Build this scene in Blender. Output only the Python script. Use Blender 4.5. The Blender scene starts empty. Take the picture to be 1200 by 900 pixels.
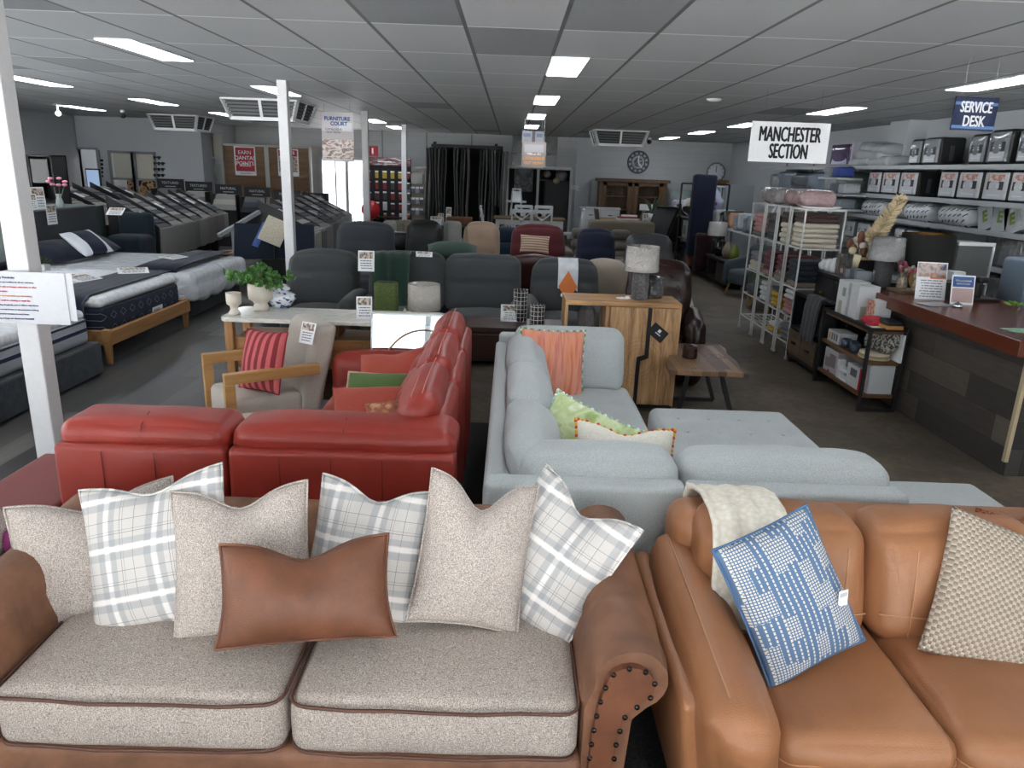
import bpy, math, random
from mathutils import Vector, Matrix, Euler, noise
PI = math.pi
R = math.radians
random.seed(7)
SC = bpy.context.scene
COL = SC.collection
FPX, EYE = 865.0, 1.83

# ---------------------------------------------------------------- camera frame
_yc = Vector((0, 252, -FPX)).normalized()
_zc = Vector((105, FPX * FPX / 252, FPX)).normalized()
_xc = _yc.cross(_zc)

def _ray(px, py):
    d = Vector((px - 600, 450 - py, -FPX))
    return Vector((d.dot(_xc), d.dot(_yc), d.dot(_zc)))

def G(px, py, z=0.0):
    """point of the horizontal plane at height z on the sight line of a photo pixel"""
    r = _ray(px, py); t = (z - EYE) / r.z
    return Vector((r.x * t, r.y * t, z))

def D(px, py, Y):
    """point of the plane at depth Y on the sight line of a photo pixel"""
    r = _ray(px, py); t = Y / r.y
    return Vector((r.x * t, Y, EYE + r.z * t))

def XP(px, py, X):
    r = _ray(px, py); t = X / r.x
    return Vector((X, r.y * t, EYE + r.z * t))

# ---------------------------------------------------------------- materials
def lin(h):
    if not isinstance(h, str):
        return tuple(h)[:3]
    h = h.lstrip('#'); o = []
    for i in (0, 2, 4):
        c = int(h[i:i + 2], 16) / 255.0
        o.append(c / 12.92 if c <= 0.04045 else ((c + 0.055) / 1.055) ** 2.4)
    return tuple(o)

_M = {}
class NT:
    """tiny node-tree helper"""
    def __init__(s, name):
        s.m = bpy.data.materials.new(name); s.m.use_nodes = True
        s.t = s.m.node_tree; s.n = s.t.nodes; s.n.clear()
        s.out = s.n.new('ShaderNodeOutputMaterial')
        s.b = s.n.new('ShaderNodeBsdfPrincipled')
        s.t.links.new(s.b.outputs[0], s.out.inputs[0])
        s.tc = s.n.new('ShaderNodeTexCoord')
    def L(s, a, b): s.t.links.new(a, b)
    def map(s, scale=(1, 1, 1), rot=(0, 0, 0), src='Object', loc=(0, 0, 0)):
        m = s.n.new('ShaderNodeMapping'); s.L(s.tc.outputs[src], m.inputs[0])
        m.inputs['Scale'].default_value = scale; m.inputs['Rotation'].default_value = rot
        m.inputs['Location'].default_value = loc
        return m.outputs[0]
    def noise(s, vec, scale=5, detail=3, rough=.5, dist=0):
        n = s.n.new('ShaderNodeTexNoise'); s.L(vec, n.inputs['Vector'])
        n.inputs['Scale'].default_value = scale; n.inputs['Detail'].default_value = detail
        n.inputs['Roughness'].default_value = rough; n.inputs['Distortion'].default_value = dist
        return n.outputs[0]
    def ramp(s, fac, stops, interp='LINEAR'):
        r = s.n.new('ShaderNodeValToRGB'); s.L(fac, r.inputs[0]); cr = r.color_ramp
        cr.interpolation = interp
        while len(cr.elements) < len(stops): cr.elements.new(.5)
        for e, (p, c) in zip(cr.elements, stops):
            e.position = p; e.color = (*lin(c), 1)
        return r.outputs[0]
    def math(s, op, a, b=None, c=None):
        m = s.n.new('ShaderNodeMath'); m.operation = op
        for i, v in enumerate((a, b, c)):
            if v is None: continue
            if isinstance(v, (int, float)): m.inputs[i].default_value = v
            else: s.L(v, m.inputs[i])
        return m.outputs[0]
    def sep(s, vec):
        x = s.n.new('ShaderNodeSeparateXYZ'); s.L(vec, x.inputs[0]); return x.outputs
    def mix(s, fac, a, b, mode='MIX'):
        m = s.n.new('ShaderNodeMix'); m.data_type = 'RGBA'; m.blend_type = mode
        if isinstance(fac, (int, float)): m.inputs[0].default_value = fac
        else: s.L(fac, m.inputs[0])
        for i, v in ((6, a), (7, b)):
            if isinstance(v, (str, tuple)): m.inputs[i].default_value = (*lin(v), 1)
            else: s.L(v, m.inputs[i])
        return m.outputs[2]
    def col(s, c):
        if isinstance(c, (str, tuple)): s.b.inputs['Base Color'].default_value = (*lin(c), 1)
        else: s.L(c, s.b.inputs['Base Color'])
        return s
    def bump(s, h, strength=.3, dist=.01):
        b = s.n.new('ShaderNodeBump'); s.L(h, b.inputs['Height'])
        b.inputs['Strength'].default_value = strength; b.inputs['Distance'].default_value = dist
        s.L(b.outputs[0], s.b.inputs['Normal']); return s
    def set(s, **k):
        for a, v in k.items(): s.b.inputs[a.replace('_', ' ')].default_value = v
        return s

def plain(c, rough=.6, metal=0, name=None, spec=.5):
    key = ('p', c, rough, metal, spec)
    if key not in _M:
        t = NT(name or 'plain')
        n = t.noise(t.map(), 40, 2)
        t.col(t.mix(n, c, tuple(min(1, v * .9) for v in lin(c))))
        t.set(Roughness=rough, Metallic=metal); t.b.inputs['Specular IOR Level'].default_value = spec
        _M[key] = t.m
    return _M[key]

def glow(c, s):
    key = ('g', c, s)
    if key not in _M:
        t = NT('glow'); t.col(c).set(Roughness=.5)
        t.b.inputs['Emission Color'].default_value = (*lin(c), 1)
        t.b.inputs['Emission Strength'].default_value = s
        _M[key] = t.m
    return _M[key]

def fabric(c, c2=None, scale=300, bump=.25, rough=.9, wr=0.0, mott=.25):
    key = ('f', c, c2, scale, bump, rough, wr, mott)
    if key not in _M:
        t = NT('fabric'); v = t.map()
        base = lin(c); d = lin(c2) if c2 else tuple(x * .78 for x in base)
        n = t.noise(v, scale, 2, .6)
        f = t.ramp(n, [(.38, (0, 0, 0)), (.62, (1, 1, 1))])
        cc = t.mix(f, base, d)
        big = t.noise(v, 3.5, 3)
        cc = t.mix(t.math('MULTIPLY', big, mott), cc, tuple(x * .7 for x in base))
        t.col(cc).set(Roughness=rough)
        t.b.inputs['Specular IOR Level'].default_value = .25
        t.b.inputs['Sheen Weight'].default_value = .15
        h = n
        if wr: h = t.math('ADD', t.math('MULTIPLY', n, .25), t.math('MULTIPLY', t.noise(v, 9, 4, .55, .6), wr))
        t.bump(h, bump, .006)
        _M[key] = t.m
    return _M[key]

def leather(c, c2=None, rough=.42, scale=2.5, wr=.6, coat=.0, cont=.5):
    key = ('l', c, c2, rough, scale, wr)
    if key not in _M:
        t = NT('leather'); v = t.map()
        base = lin(c); d = lin(c2) if c2 else tuple(x * .7 for x in base)
        n = t.noise(v, scale, 6, .62, .3)
        f = t.ramp(n, [(.5 - cont / 4, (0, 0, 0)), (.5 + cont / 4, (1, 1, 1))])
        t.col(t.mix(f, base, d)).set(Roughness=rough)
        t.b.inputs['Specular IOR Level'].default_value = .45
        vo = t.n.new('ShaderNodeTexVoronoi'); t.L(v, vo.inputs[0]); vo.inputs['Scale'].default_value = 260
        h = t.math('ADD', t.math('MULTIPLY', vo.outputs[0], .12), t.math('MULTIPLY', t.noise(v, 7, 5, .5, 1.0), wr))
        t.bump(h, .35, .012)
        _M[key] = t.m
    return _M[key]

def wood(c, c2, axis='x', scale=1.0, rough=.5, rings=7, bump=.1):
    key = ('w', c, c2, axis, scale, rough, rings)
    if key not in _M:
        t = NT('wood')
        s = {'x': (.6, 7, 7), 'y': (7, .6, 7), 'z': (7, 7, .6)}[axis]
        v = t.map(tuple(q * scale for q in s))
        n = t.noise(v, 2.2, 6, .62, .8)
        n2 = t.noise(v, rings * 3, 3, .7)
        f = t.math('ADD', t.math('MULTIPLY', n, .75), t.math('MULTIPLY', n2, .3))
        t.col(t.ramp(f, [(.32, c), (.68, c2)])).set(Roughness=rough)
        t.bump(f, bump, .004)
        _M[key] = t.m
    return _M[key]

def planks(cols, w=.16, l=1.2, along='y', rough=.6, gapc='#1c1a18', grain=1.0, lat='x', bump=.1):
    """boards running along one axis; lateral axis lat"""
    t = NT('planks'); v = t.map()
    xyz = dict(zip('xyz', t.sep(v)))
    a = t.math('DIVIDE', xyz[lat], w)
    row = t.math('FLOOR', a); fr = t.math('FRACT', a)
    wn = t.n.new('ShaderNodeTexWhiteNoise'); wn.noise_dimensions = '1D'; t.L(row, wn.inputs['W'])
    b = t.math('ADD', t.math('DIVIDE', xyz[along], l), t.math('MULTIPLY', wn.outputs[0], 5))
    cell = t.math('FLOOR', b); fb = t.math('FRACT', b)
    wn2 = t.n.new('ShaderNodeTexWhiteNoise'); wn2.noise_dimensions = '1D'
    t.L(t.math('ADD', t.math('MULTIPLY', row, 17.3), t.math('MULTIPLY', cell, 3.7)), wn2.inputs['W'])
    k = len(cols)
    base = t.ramp(wn2.outputs[0], [(i / max(1, k - 1), c) for i, c in enumerate(cols)])
    sc = [11, 11, 11]; sc['xyz'.index(along)] = .9
    g = t.noise(t.map(tuple(sc)), 2.0 * grain, 6, .65, 1.2)
    cc = t.mix(t.math('MULTIPLY', g, .75), base, gapc)
    gap = t.math('MAXIMUM', t.math('LESS_THAN', fr, .018), t.math('LESS_THAN', fb, .004))
    cc = t.mix(gap, cc, gapc)
    t.col(cc).set(Roughness=rough); t.bump(t.math('SUBTRACT', g, gap), bump, .004)
    return t.m

def plastic(c, rough=.22):
    """fabric or card under clear wrinkled wrap"""
    key = ('pl', c, rough)
    if key not in _M:
        t = NT('wrapped'); v = t.map((1, 1, 1))
        n = t.noise(v, 20, 4, .6, 2.5)
        t.col(t.mix(n, c, tuple(x * .75 for x in lin(c)))).set(Roughness=rough)
        t.b.inputs['Specular IOR Level'].default_value = .9
        t.b.inputs['Coat Weight'].default_value = .8; t.b.inputs['Coat Roughness'].default_value = .06
        t.bump(n, .9, .03)
        _M[key] = t.m
    return _M[key]

def glassy(c='#dfe6e6', alpha=.25, rough=.05):
    key = ('gl', c, alpha)
    if key not in _M:
        t = NT('clear_glass'); t.col(c).set(Roughness=rough, Alpha=alpha)
        t.b.inputs['Specular IOR Level'].default_value = .8
        _M[key] = t.m
    return _M[key]

def tone(cols, scale=4, rough=.7, stretch=(1, 1, 1), interp='LINEAR', detail=3):
    """print or pattern made of random patches of the given colours"""
    key = ('t', tuple(cols), scale, rough, stretch, interp)
    if key not in _M:
        t = NT('print'); n = t.noise(t.map(stretch), scale, detail)
        k = len(cols)
        t.col(t.ramp(n, [(.3 + .4 * i / max(1, k - 1), c) for i, c in enumerate(cols)], interp)).set(Roughness=rough)
        _M[key] = t.m
    return _M[key]

def stripes(c1, c2, axis='x', period=.04, duty=.5, rough=.8, bump=.2):
    key = ('s', c1, c2, axis, period, duty)
    if key not in _M:
        t = NT('striped'); x = t.sep(t.map())['xyz'.index(axis)]
        f = t.math('GREATER_THAN', t.math('FRACT', t.math('DIVIDE', x, period)), duty)
        n = t.noise(t.map(), 120, 2)
        t.col(t.mix(t.math('MULTIPLY', n, .4), t.mix(f, c1, c2), (.02, .02, .02))).set(Roughness=rough)
        t.bump(n, bump, .006)
        _M[key] = t.m
    return _M[key]

# ---------------------------------------------------------------- mesh builder
class MB:
    def __init__(s): s.v = []; s.f = []; s.mi = []; s.sm = []
    def add(s, vs, fs, m=0, M=None, smooth=False):
        o = len(s.v)
        s.v += [tuple(M @ Vector(p)) if M is not None else tuple(p) for p in vs]
        for f in fs: s.f.append([i + o for i in f]); s.mi.append(m); s.sm.append(smooth)
        return s
    def box(s, c, d, m=0, M=None, rot=None):
        x, y, z = (q / 2 for q in d)
        vs = [(a, b, e) for e in (-z, z) for b in (-y, y) for a in (-x, x)]
        T = Matrix.Translation(c)
        if rot: T = T @ Euler(rot).to_matrix().to_4x4()
        if M is not None: T = M @ T
        return s.add(vs, [(0, 2, 3, 1), (4, 5, 7, 6), (0, 1, 5, 4), (2, 6, 7, 3), (0, 4, 6, 2), (1, 3, 7, 5)], m, T)
    def bx(s, x0, x1, y0, y1, z0, z1, m=0, M=None):
        return s.box(((x0 + x1) / 2, (y0 + y1) / 2, (z0 + z1) / 2), (abs(x1 - x0), abs(y1 - y0), abs(z1 - z0)), m, M)
    def tube(s, pts, r, n=8, m=0, M=None, cap=True, smooth=True, closed=False):
        pts = [Vector(p) for p in pts]; k = len(pts)
        rr = r if isinstance(r, (list, tuple)) else [r] * k
        vs = []; up = None
        for i, p in enumerate(pts):
            if closed: t = pts[(i + 1) % k] - pts[i - 1]
            else: t = pts[min(i + 1, k - 1)] - pts[max(i - 1, 0)]
            t = t.normalized() if t.length > 1e-9 else Vector((0, 0, 1))
            if up is None:
                up = Vector((0, 0, 1)) if abs(t.z) < .9 else Vector((1, 0, 0))
            a = t.cross(up)
            if a.length < 1e-6: a = t.orthogonal()
            a.normalize(); b = a.cross(t).normalized(); up = b
            for j in range(n):
                an = 2 * PI * j / n
                vs.append(p + (a * math.cos(an) + b * math.sin(an)) * rr[i])
        fs = []
        for i in range(k if closed else k - 1):
            i2 = (i + 1) % k
            for j in range(n):
                fs.append((i * n + j, i * n + (j + 1) % n, i2 * n + (j + 1) % n, i2 * n + j))
        s.add(vs, fs, m, M, smooth)
        if cap and not closed:
            s.add(vs[:n][::-1], [tuple(range(n))], m, M); s.add(vs[-n:], [tuple(range(n))], m, M)
        return s
    def bar(s, a, b, w, h=None, m=0, M=None):
        """square-section bar from a to b"""
        a = Vector(a); b = Vector(b); d = b - a
        q = d.to_track_quat('Z', 'Y').to_matrix().to_4x4()
        T = Matrix.Translation((a + b) / 2) @ q
        if M is not None: T = M @ T
        return s.box((0, 0, 0), (w, h or w, d.length), m, T)
    def lathe(s, prof, n=24, m=0, M=None, smooth=True):
        vs = []; k = len(prof)
        for r, z in prof:
            for j in range(n):
                a = 2 * PI * j / n; vs.append((max(r, 1e-5) * math.cos(a), max(r, 1e-5) * math.sin(a), z))
        fs = [(i * n + j, i * n + (j + 1) % n, (i + 1) * n + (j + 1) % n, (i + 1) * n + j) for i in range(k - 1) for j in range(n)]
        return s.add(vs, fs, m, M, smooth)
    def prism(s, poly, y0, y1, m=0, M=None, smooth=False):
        """polygon given in (x,z), extruded along y"""
        n = len(poly)
        vs = [(x, y0, z) for x, z in poly] + [(x, y1, z) for x, z in poly]
        s.add(vs, [tuple(range(n))[::-1], tuple(range(n, 2 * n))], m, M)
        s.add(vs, [(i, (i + 1) % n, n + (i + 1) % n, n + i) for i in range(n)], m, M, smooth)
        return s
    def slab(s, poly, z0, z1, m=0, M=None):
        """polygon in (x,y) extruded along z"""
        n = len(poly)
        vs = [(x, y, z0) for x, y in poly] + [(x, y, z1) for x, y in poly]
        return s.add(vs, [tuple(range(n))[::-1], tuple(range(n, 2 * n))] + [(i, (i + 1) % n, n + (i + 1) % n, n + i) for i in range(n)], m, M)
    def quad(s, a, b, c, d, m=0, M=None): return s.add([a, b, c, d], [(0, 1, 2, 3)], m, M)
    def ball(s, c, r, m=0, M=None, n=10):
        rx, ry, rz = r if isinstance(r, (tuple, list)) else (r, r, r)
        prof = [(math.sin(PI * i / n), -math.cos(PI * i / n)) for i in range(n + 1)]
        T = Matrix.Translation(c) @ Matrix.Diagonal((rx, ry, rz, 1))
        if M is not None: T = M @ T
        return s.lathe(prof, n + 2, m, T)
    def soft(s, c, d, r=.05, puff=(0, 0, 0), n=8, m=0, M=None, tufts=(), wob=0, seed=0, shape=None):
        """rounded, puffed upholstery block; c centre, d size"""
        h = [q / 2 for q in d]; rr = [min(r, q * .98) for q in h]
        def ax(i):
            hh, q = h[i], rr[i]
            inner = [(-hh + q) + (2 * hh - 2 * q) * k / n for k in range(n + 1)]
            return [-hh + q * (1 - math.cos(a)) if False else -hh + q * a for a in (0, .12, .4, .7)] + inner + [hh - q * a for a in (.7, .4, .12, 0)]
        AX = [ax(0), ax(1), ax(2)]
        ids = {}; vs = []; fs = []
        def vert(p):
            k = tuple(round(x, 5) for x in p)
            if k in ids: return ids[k]
            q = [max(-(h[i] - rr[i]), min(h[i] - rr[i], p[i])) for i in range(3)]
            dd = [(p[i] - q[i]) / rr[i] for i in range(3)]
            L = math.sqrt(sum(x * x for x in dd))
            if L > 1e-6:
                nrm = max(abs(x) for x in dd)
                p2 = [q[i] + rr[i] * dd[i] / L * nrm for i in range(3)]
            else: p2 = list(p)
            u = [max(-1, min(1, p[i] / h[i])) for i in range(3)]
            o = list(p2)
            for i in range(3):
                if puff[i]:
                    a, b = [j for j in range(3) if j != i]
                    o[i] += puff[i] * u[i] * (1 - u[a] ** 2) * (1 - u[b] ** 2)
            if u[2] > .5:
                for (tx, ty, td, tr) in tufts:
                    e = ((o[0] - tx) ** 2 + (o[1] - ty) ** 2) / (tr * tr)
                    o[2] -= td * math.exp(-e)
            if wob:
                nv = noise.noise_vector(Vector((p2[0] * 6 + seed, p2[1] * 6, p2[2] * 6 + seed * 2)))
                for i in range(3): o[i] += nv[i] * wob
            if shape: o = shape(o, u)
            ids[k] = len(vs); vs.append(tuple(o)); return ids[k]
        for i in range(3):
            a, b = (i + 1) % 3, (i + 2) % 3
            for sg in (-1, 1):
                for ia in range(len(AX[a]) - 1):
                    for ib in range(len(AX[b]) - 1):
                        q = []
                        for (da, db) in ((0, 0), (1, 0), (1, 1), (0, 1)):
                            p = [0, 0, 0]; p[i] = sg * h[i]; p[a] = AX[a][ia + da]; p[b] = AX[b][ib + db]
                            q.append(vert(p))
                        fs.append(q if sg > 0 else q[::-1])
        T = Matrix.Translation(c)
        if M is not None: T = M @ T
        return s.add(vs, fs, m, T, True)
    def mesh(s, name, mats):
        me = bpy.data.meshes.new(name)
        me.from_pydata(s.v, [], s.f)
        me.polygons.foreach_set('material_index', s.mi)
        me.polygons.foreach_set('use_smooth', s.sm)
        for m in (mats if isinstance(mats, (list, tuple)) else [mats]): me.materials.append(m)
        me.update(); return me

def RT(loc=(0, 0, 0), rot=(0, 0, 0), sc=(1, 1, 1)):
    return Matrix.Translation(loc) @ Euler(rot).to_matrix().to_4x4() @ Matrix.Diagonal((*sc, 1))

# ---------------------------------------------------------------- objects
def OB(name, me, parent=None, loc=None, rot=None, bev=0):
    o = bpy.data.objects.new(name, me); COL.objects.link(o)
    if parent: o.parent = parent
    if loc is not None: o.location = loc
    if rot is not None: o.rotation_euler = rot
    if bev:
        b = o.modifiers.new('bevel', 'BEVEL'); b.width = bev; b.segments = 2; b.limit_method = 'ANGLE'
    return o

def THING(name, label, cat, loc=(0, 0, 0), rz=0, group=None, rot=None):
    o = OB(name, None, None, loc, rot or (0, 0, rz))
    o.empty_display_size = .1
    return tag(o, label, cat, group)

def tag(o, label, cat, group=None, kind=None):
    o['label'] = label; o['category'] = cat
    if group: o['group'] = group
    if kind: o['kind'] = kind
    return o

def PART(name, mb, mat, parent, loc=None, rot=None, bev=0, label=None):
    o = OB(name, mb.mesh(name, mat), parent, loc, rot, bev)
    if label: o['label'] = label
    return o

def ONE(name, mb, mat, label, cat, loc=None, rot=None, group=None, bev=0, kind=None):
    return tag(OB(name, mb.mesh(name, mat), None, loc, rot, bev), label, cat, group, kind)

def STRUCT(name, mb, mat, loc=None, rot=None, parent=None):
    o = OB(name, mb.mesh(name, mat), parent, loc, rot)
    if not parent: o['kind'] = 'structure'
    return o

def DUP(root, label, loc=None, rot=None, group=None, scale=None):
    r = root.copy(); COL.objects.link(r)
    for k in ('label',): r[k] = label
    if group: r['group'] = group
    if loc is not None: r.location = loc
    if rot is not None: r.rotation_euler = rot
    if scale is not None: r.scale = scale
    def kids(a, b):
        for ch in list(a.children):
            c = ch.copy(); COL.objects.link(c); c.parent = b
            kids(ch, c)
    kids(root, r)
    return r

_txt = {}
def textmesh(body, size, bold=.0, xs=1.0, align='CENTER', depth=.001):
    """lettering as a mesh in the local XZ plane, facing -Y"""
    cu = bpy.data.curves.new('lettering', 'FONT'); cu.body = body; cu.size = size
    cu.align_x = align; cu.align_y = 'CENTER'; cu.offset = bold; cu.extrude = depth
    cu.resolution_u = 3; cu.space_line = .85
    o = bpy.data.objects.new('lettering', cu); COL.objects.link(o)
    dg = bpy.context.evaluated_depsgraph_get(); dg.update()
    me = bpy.data.meshes.new_from_object(o.evaluated_get(dg))
    me.transform(Matrix.Diagonal((xs, 1, 1, 1))); me.transform(Matrix.Rotation(PI / 2, 4, 'X'))
    bpy.data.objects.remove(o); bpy.data.curves.remove(cu)
    return me

def TEXT(body, size, mat, parent, loc, rot=(0, 0, 0), bold=0, xs=1.0, align='CENTER', name='lettering'):
    me = textmesh(body, size, bold, xs, align); me.materials.clear(); me.materials.append(mat)
    return OB(name, me, parent, loc, rot)

# ---------------------------------------------------------------- cushions
def pillow(w, h, t, chop=0, pinch=.06, n=18, seed=0, wob=.006, sag=0, plump=.5):
    """cushion standing in the XZ plane, centre at origin, front towards -Y"""
    mb = MB()
    def edge(u, v):
        x = u * w / 2 * (1 - pinch * (1 - v * v)); z = v * h / 2 * (1 - pinch * (1 - u * u))
        if chop: z -= chop * math.exp(-(u / .42) ** 2) * max(0, (v + .3) / 1.3) ** 1.5
        if sag: x += sag * u * max(0, -v) ** 2
        return x, z
    vs = []; idx = {}
    pr = lambda a: math.copysign(1 - (1 - abs(a)) ** 1.35, a)
    for side in (-1, 1):
        for i in range(n + 1):
            for j in range(n + 1):
                u = pr(2 * i / n - 1); v = pr(2 * j / n - 1)
                bd = i in (0, n) or j in (0, n)
                if bd and (i, j, 0) in idx: idx[(i, j, side)] = idx[(i, j, 0)]; continue
                x, z = edge(u, v)
                q = max(0, (1 - u ** 2) * (1 - v ** 2)) ** plump
                th = t / 2 * q
                if chop: th *= 1 - .45 * math.exp(-(u / .3) ** 2) * max(0, v)
                ww = noise.noise(Vector((x * 9 + seed * 3.1, z * 9, side + seed))) * wob * (1.2 if not bd else .4)
                k = len(vs); vs.append((x, side * th + ww, z)); idx[(i, j, side)] = k
                if bd: idx[(i, j, 0)] = k
    fs = []
    for side in (-1, 1):
        for i in range(n):
            for j in range(n):
                q = [idx[(i, j, side)], idx[(i + 1, j, side)], idx[(i + 1, j + 1, side)], idx[(i, j + 1, side)]]
                fs.append(q if side < 0 else q[::-1])
    mb.add(vs, fs, 0, None, True)
    ring = [vs[idx[(i, 0, 0)]] for i in range(n)] + [vs[idx[(n, j, 0)]] for j in range(n)] + \
           [vs[idx[(i, n, 0)]] for i in range(n, 0, -1)] + [vs[idx[(0, j, 0)]] for j in range(n, 0, -1)]
    return mb, ring

def CUSHION(name, label, w, h, t, mat, loc, rot, pmat=None, pr=.004, group=None, cat='cushion', **k):
    mb, ring = pillow(w, h, t, **k)
    th = THING(name, label, cat, loc, group=group, rot=rot)
    PART('cushion_cover', mb, mat, th)
    if pmat: PART('piping', MB().tube(ring, pr, 6, closed=True), pmat, th)
    return th

def card_mb(w, h, rows, t=.004):
    """printed card standing in XZ facing -Y, bottom at z=0; rows = list of (u0,u1,v0,v1,slot)"""
    mb = MB().bx(-w / 2, w / 2, 0, t, 0, h, 0)
    for (u0, u1, v0, v1, m) in rows:
        mb.bx(-w / 2 + u0 * w, -w / 2 + u1 * w, -.0012, 0, v0 * h, v1 * h, m)
    return mb
def textrows(n, v0, v1, m, u0=.12, u1=.88, seed=1):
    rnd = random.Random(seed); o = []
    for i in range(n):
        a = v0 + (v1 - v0) * (i + .25) / n; b = v0 + (v1 - v0) * (i + .6) / n
        x = u0 + rnd.random() * .08
        while x < u1 - .05:
            e = min(u1, x + .05 + rnd.random() * .16); o.append((x, e, a, b, m)); x = e + .03
    return o
# ================================================================ room, light, camera
CH = 2.7; XL, XR, YF, YB = -10.5, 5.95, -2.4, 21.0
WALL = plain('#bfc4c8', .75)
WHITE = plain('#e8e9e9', .45); TRIMW = plain('#d9dcdd', .5); BLACK = plain('#0d0e0f', .55); DARK = plain('#1d1f21', .6)
CHROME = plain('#c9ccce', .22, 1); GREYM = plain('#8d9194', .5)

def floor_concrete():
    t = NT('floor_concrete'); v = t.map()
    n = t.noise(v, 1.3, 6, .65, .4); n2 = t.noise(v, 14, 5, .7)
    f = t.math('ADD', t.math('MULTIPLY', n, .65), t.math('MULTIPLY', n2, .35))
    t.col(t.ramp(f, [(.33, '#3a332a'), (.5, '#574e41'), (.68, '#776b5a')])).set(Roughness=.62)
    t.bump(n2, .15, .004); return t.m
def floor_mat():
    return planks(['#3c3b3a', '#66645f', '#4a4a4a', '#86847e', '#45464a', '#74726c'], .19, 1.3, 'y', .38, '#242526', 1, 'x', .05)
f = MB()
f.bx(-1.25, XR + .2, YF - .2, YB + 4, -.1, 0, 0); f.bx(XL - .2, -1.25, YF - .2, YB, -.1, 0, 1)
STRUCT('floor', f, [floor_concrete(), floor_mat()])
# dark entry carpet under the sofas
def matt():
    t = NT('carpet'); n = t.noise(t.map(), 90, 4, .7)
    t.col(t.ramp(n, [(.35, '#17181a'), (.65, '#33322f')])).set(Roughness=1); t.bump(n, .5, .01); return t.m
STRUCT('floor_mat', MB().bx(-1.25, 1.2, YF, 5.2, 0, .008), matt())

def ceil_mat():
    t = NT('ceiling_tiles'); X, Y, Z = t.sep(t.map())
    a = t.math('DIVIDE', t.math('ADD', X, .33 + 62), .62); b = t.math('DIVIDE', t.math('SUBTRACT', Y, 5.2 - 60), 1.2)
    fa, fb = t.math('FRACT', a), t.math('FRACT', b)
    la = t.math('MAXIMUM', t.math('LESS_THAN', fa, .022), t.math('GREATER_THAN', fa, .978))
    lb = t.math('LESS_THAN', t.math('ABSOLUTE', t.math('SUBTRACT', fb, .5)), .488)
    wn = t.n.new('ShaderNodeTexWhiteNoise'); wn.noise_dimensions = '1D'
    t.L(t.math('ADD', t.math('MULTIPLY', t.math('FLOOR', a), 13.7), t.math('MULTIPLY', t.math('FLOOR', b), 5.3)), wn.inputs['W'])
    n = t.noise(t.map(), 1.5, 3)
    tile = t.ramp(wn.outputs[0], [(0, '#959a9e'), (.03, '#979ca0'), (.05, '#c2c6c9'), (1, '#cacdd0')])
    tile = t.mix(t.math('MULTIPLY', n, .2), tile, '#9fa4a8')
    c = t.mix(lb, '#f4f6f7', tile); c = t.mix(la, c, '#6a6c6e')
    t.col(c).set(Roughness=.55)
    t.bump(t.math('MAXIMUM', la, t.math('SUBTRACT', 1, lb)), .3, .006); return t.m
STRUCT('ceiling', MB().bx(XL - .2, XR + .2, YF - .2, YB + .2, CH, CH + .1), ceil_mat())

w = MB(); w.bx(XR, XR + .15, YF, YB, 0, CH)
STRUCT('wall_right', w, WALL)
STRUCT('wall_left', MB().bx(XL - .15, XL, 9, YB, 0, CH), WALL)
STRUCT('trim_1', MB().bx(XR - .28, XR, 11.2, 11.75, 0, CH), WALL)          # pier on the right wall
STRUCT('trim_2', MB().bx(XL, XL + .25, 15.6, 16.1, 0, CH), WALL)
# back wall with the bright exit (X -4.55..-3.2) and the opening to the next showroom
ox0, ox1, oz = D(376, 200, YB).x, D(437, 200, YB).x, D(405, 184, YB).z
kx0, kx1, kz = D(595, 200, YB).x, D(670, 200, YB).x, D(630, 197, YB).z
w = MB()
w.bx(-7.7, ox0, YB, YB + .15, 0, CH); w.bx(ox0, ox1, YB, YB + .15, oz, CH); w.bx(ox1, kx0, YB, YB + .15, 0, CH)
w.bx(kx0, kx1, YB, YB + .15, kz, CH); w.bx(kx1, XR, YB, YB + .15, 0, CH)
def blockwall():
    t = NT('painted_blockwork'); br = t.n.new('ShaderNodeTexBrick')
    t.L(t.map((1, 1, 1), (PI / 2, 0, 0)), br.inputs[0])
    br.inputs['Scale'].default_value = 1; br.inputs['Brick Width'].default_value = 1.2; br.inputs['Row Height'].default_value = .2
    br.inputs['Mortar Size'].default_value = .008
    for k, c in (('Color1', '#bcc0c2'), ('Color2', '#b6babc'), ('Mortar', '#b0b4b7')): br.inputs[k].default_value = (*lin(c), 1)
    t.col(br.outputs[0]).set(Roughness=.75); return t.m
BLOCK = blockwall()
STRUCT('wall_back', w, BLOCK)
STRUCT('trim_3', MB().bx(kx1 + .1, kx1 + .5, YB - .12, YB, 0, CH), WALL)
t_ = MB()
for px in (392, 448, 500, 553): 
    x = D(px, 160, YB).x; t_.bx(x - .02, x + .02, YB - .012, YB, 0, CH)
STRUCT('trim_4', t_, GREYM)
# left recess wall, nearer, with an opening and a glazed office screen
YL = 18.7
a0, a1, az = D(80, 170, YL).x, D(114, 170, YL).x, D(95, 175, YL).z
b0, b1 = D(127, 170, YL).x, D(180, 170, YL).x
w = MB()
w.bx(XL, a0, YL, YL + .12, 0, CH); w.bx(a1, b0, YL, YL + .12, 0, CH); w.bx(b1, -7.62, YL, YL + .12, 0, CH)
w.bx(a0, a1, YL, YL + .12, az, CH); w.bx(b0, b1, YL, YL + .12, az, CH)
w.bx(-7.62, -7.5, YL, YB, 0, CH)
STRUCT('wall_back_left', w, WALL)
fr = MB()
for x in (b0, (b0 + b1) / 2, b1, b0 + .55, b1 - .5): fr.bx(x - .03, x + .03, YL - .03, YL + .03, 0, az)
fr.bx(b0, b1, YL - .03, YL + .03, az - .06, az); fr.bx(b0, b1, YL - .03, YL + .03, 1.25, 1.3)
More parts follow.
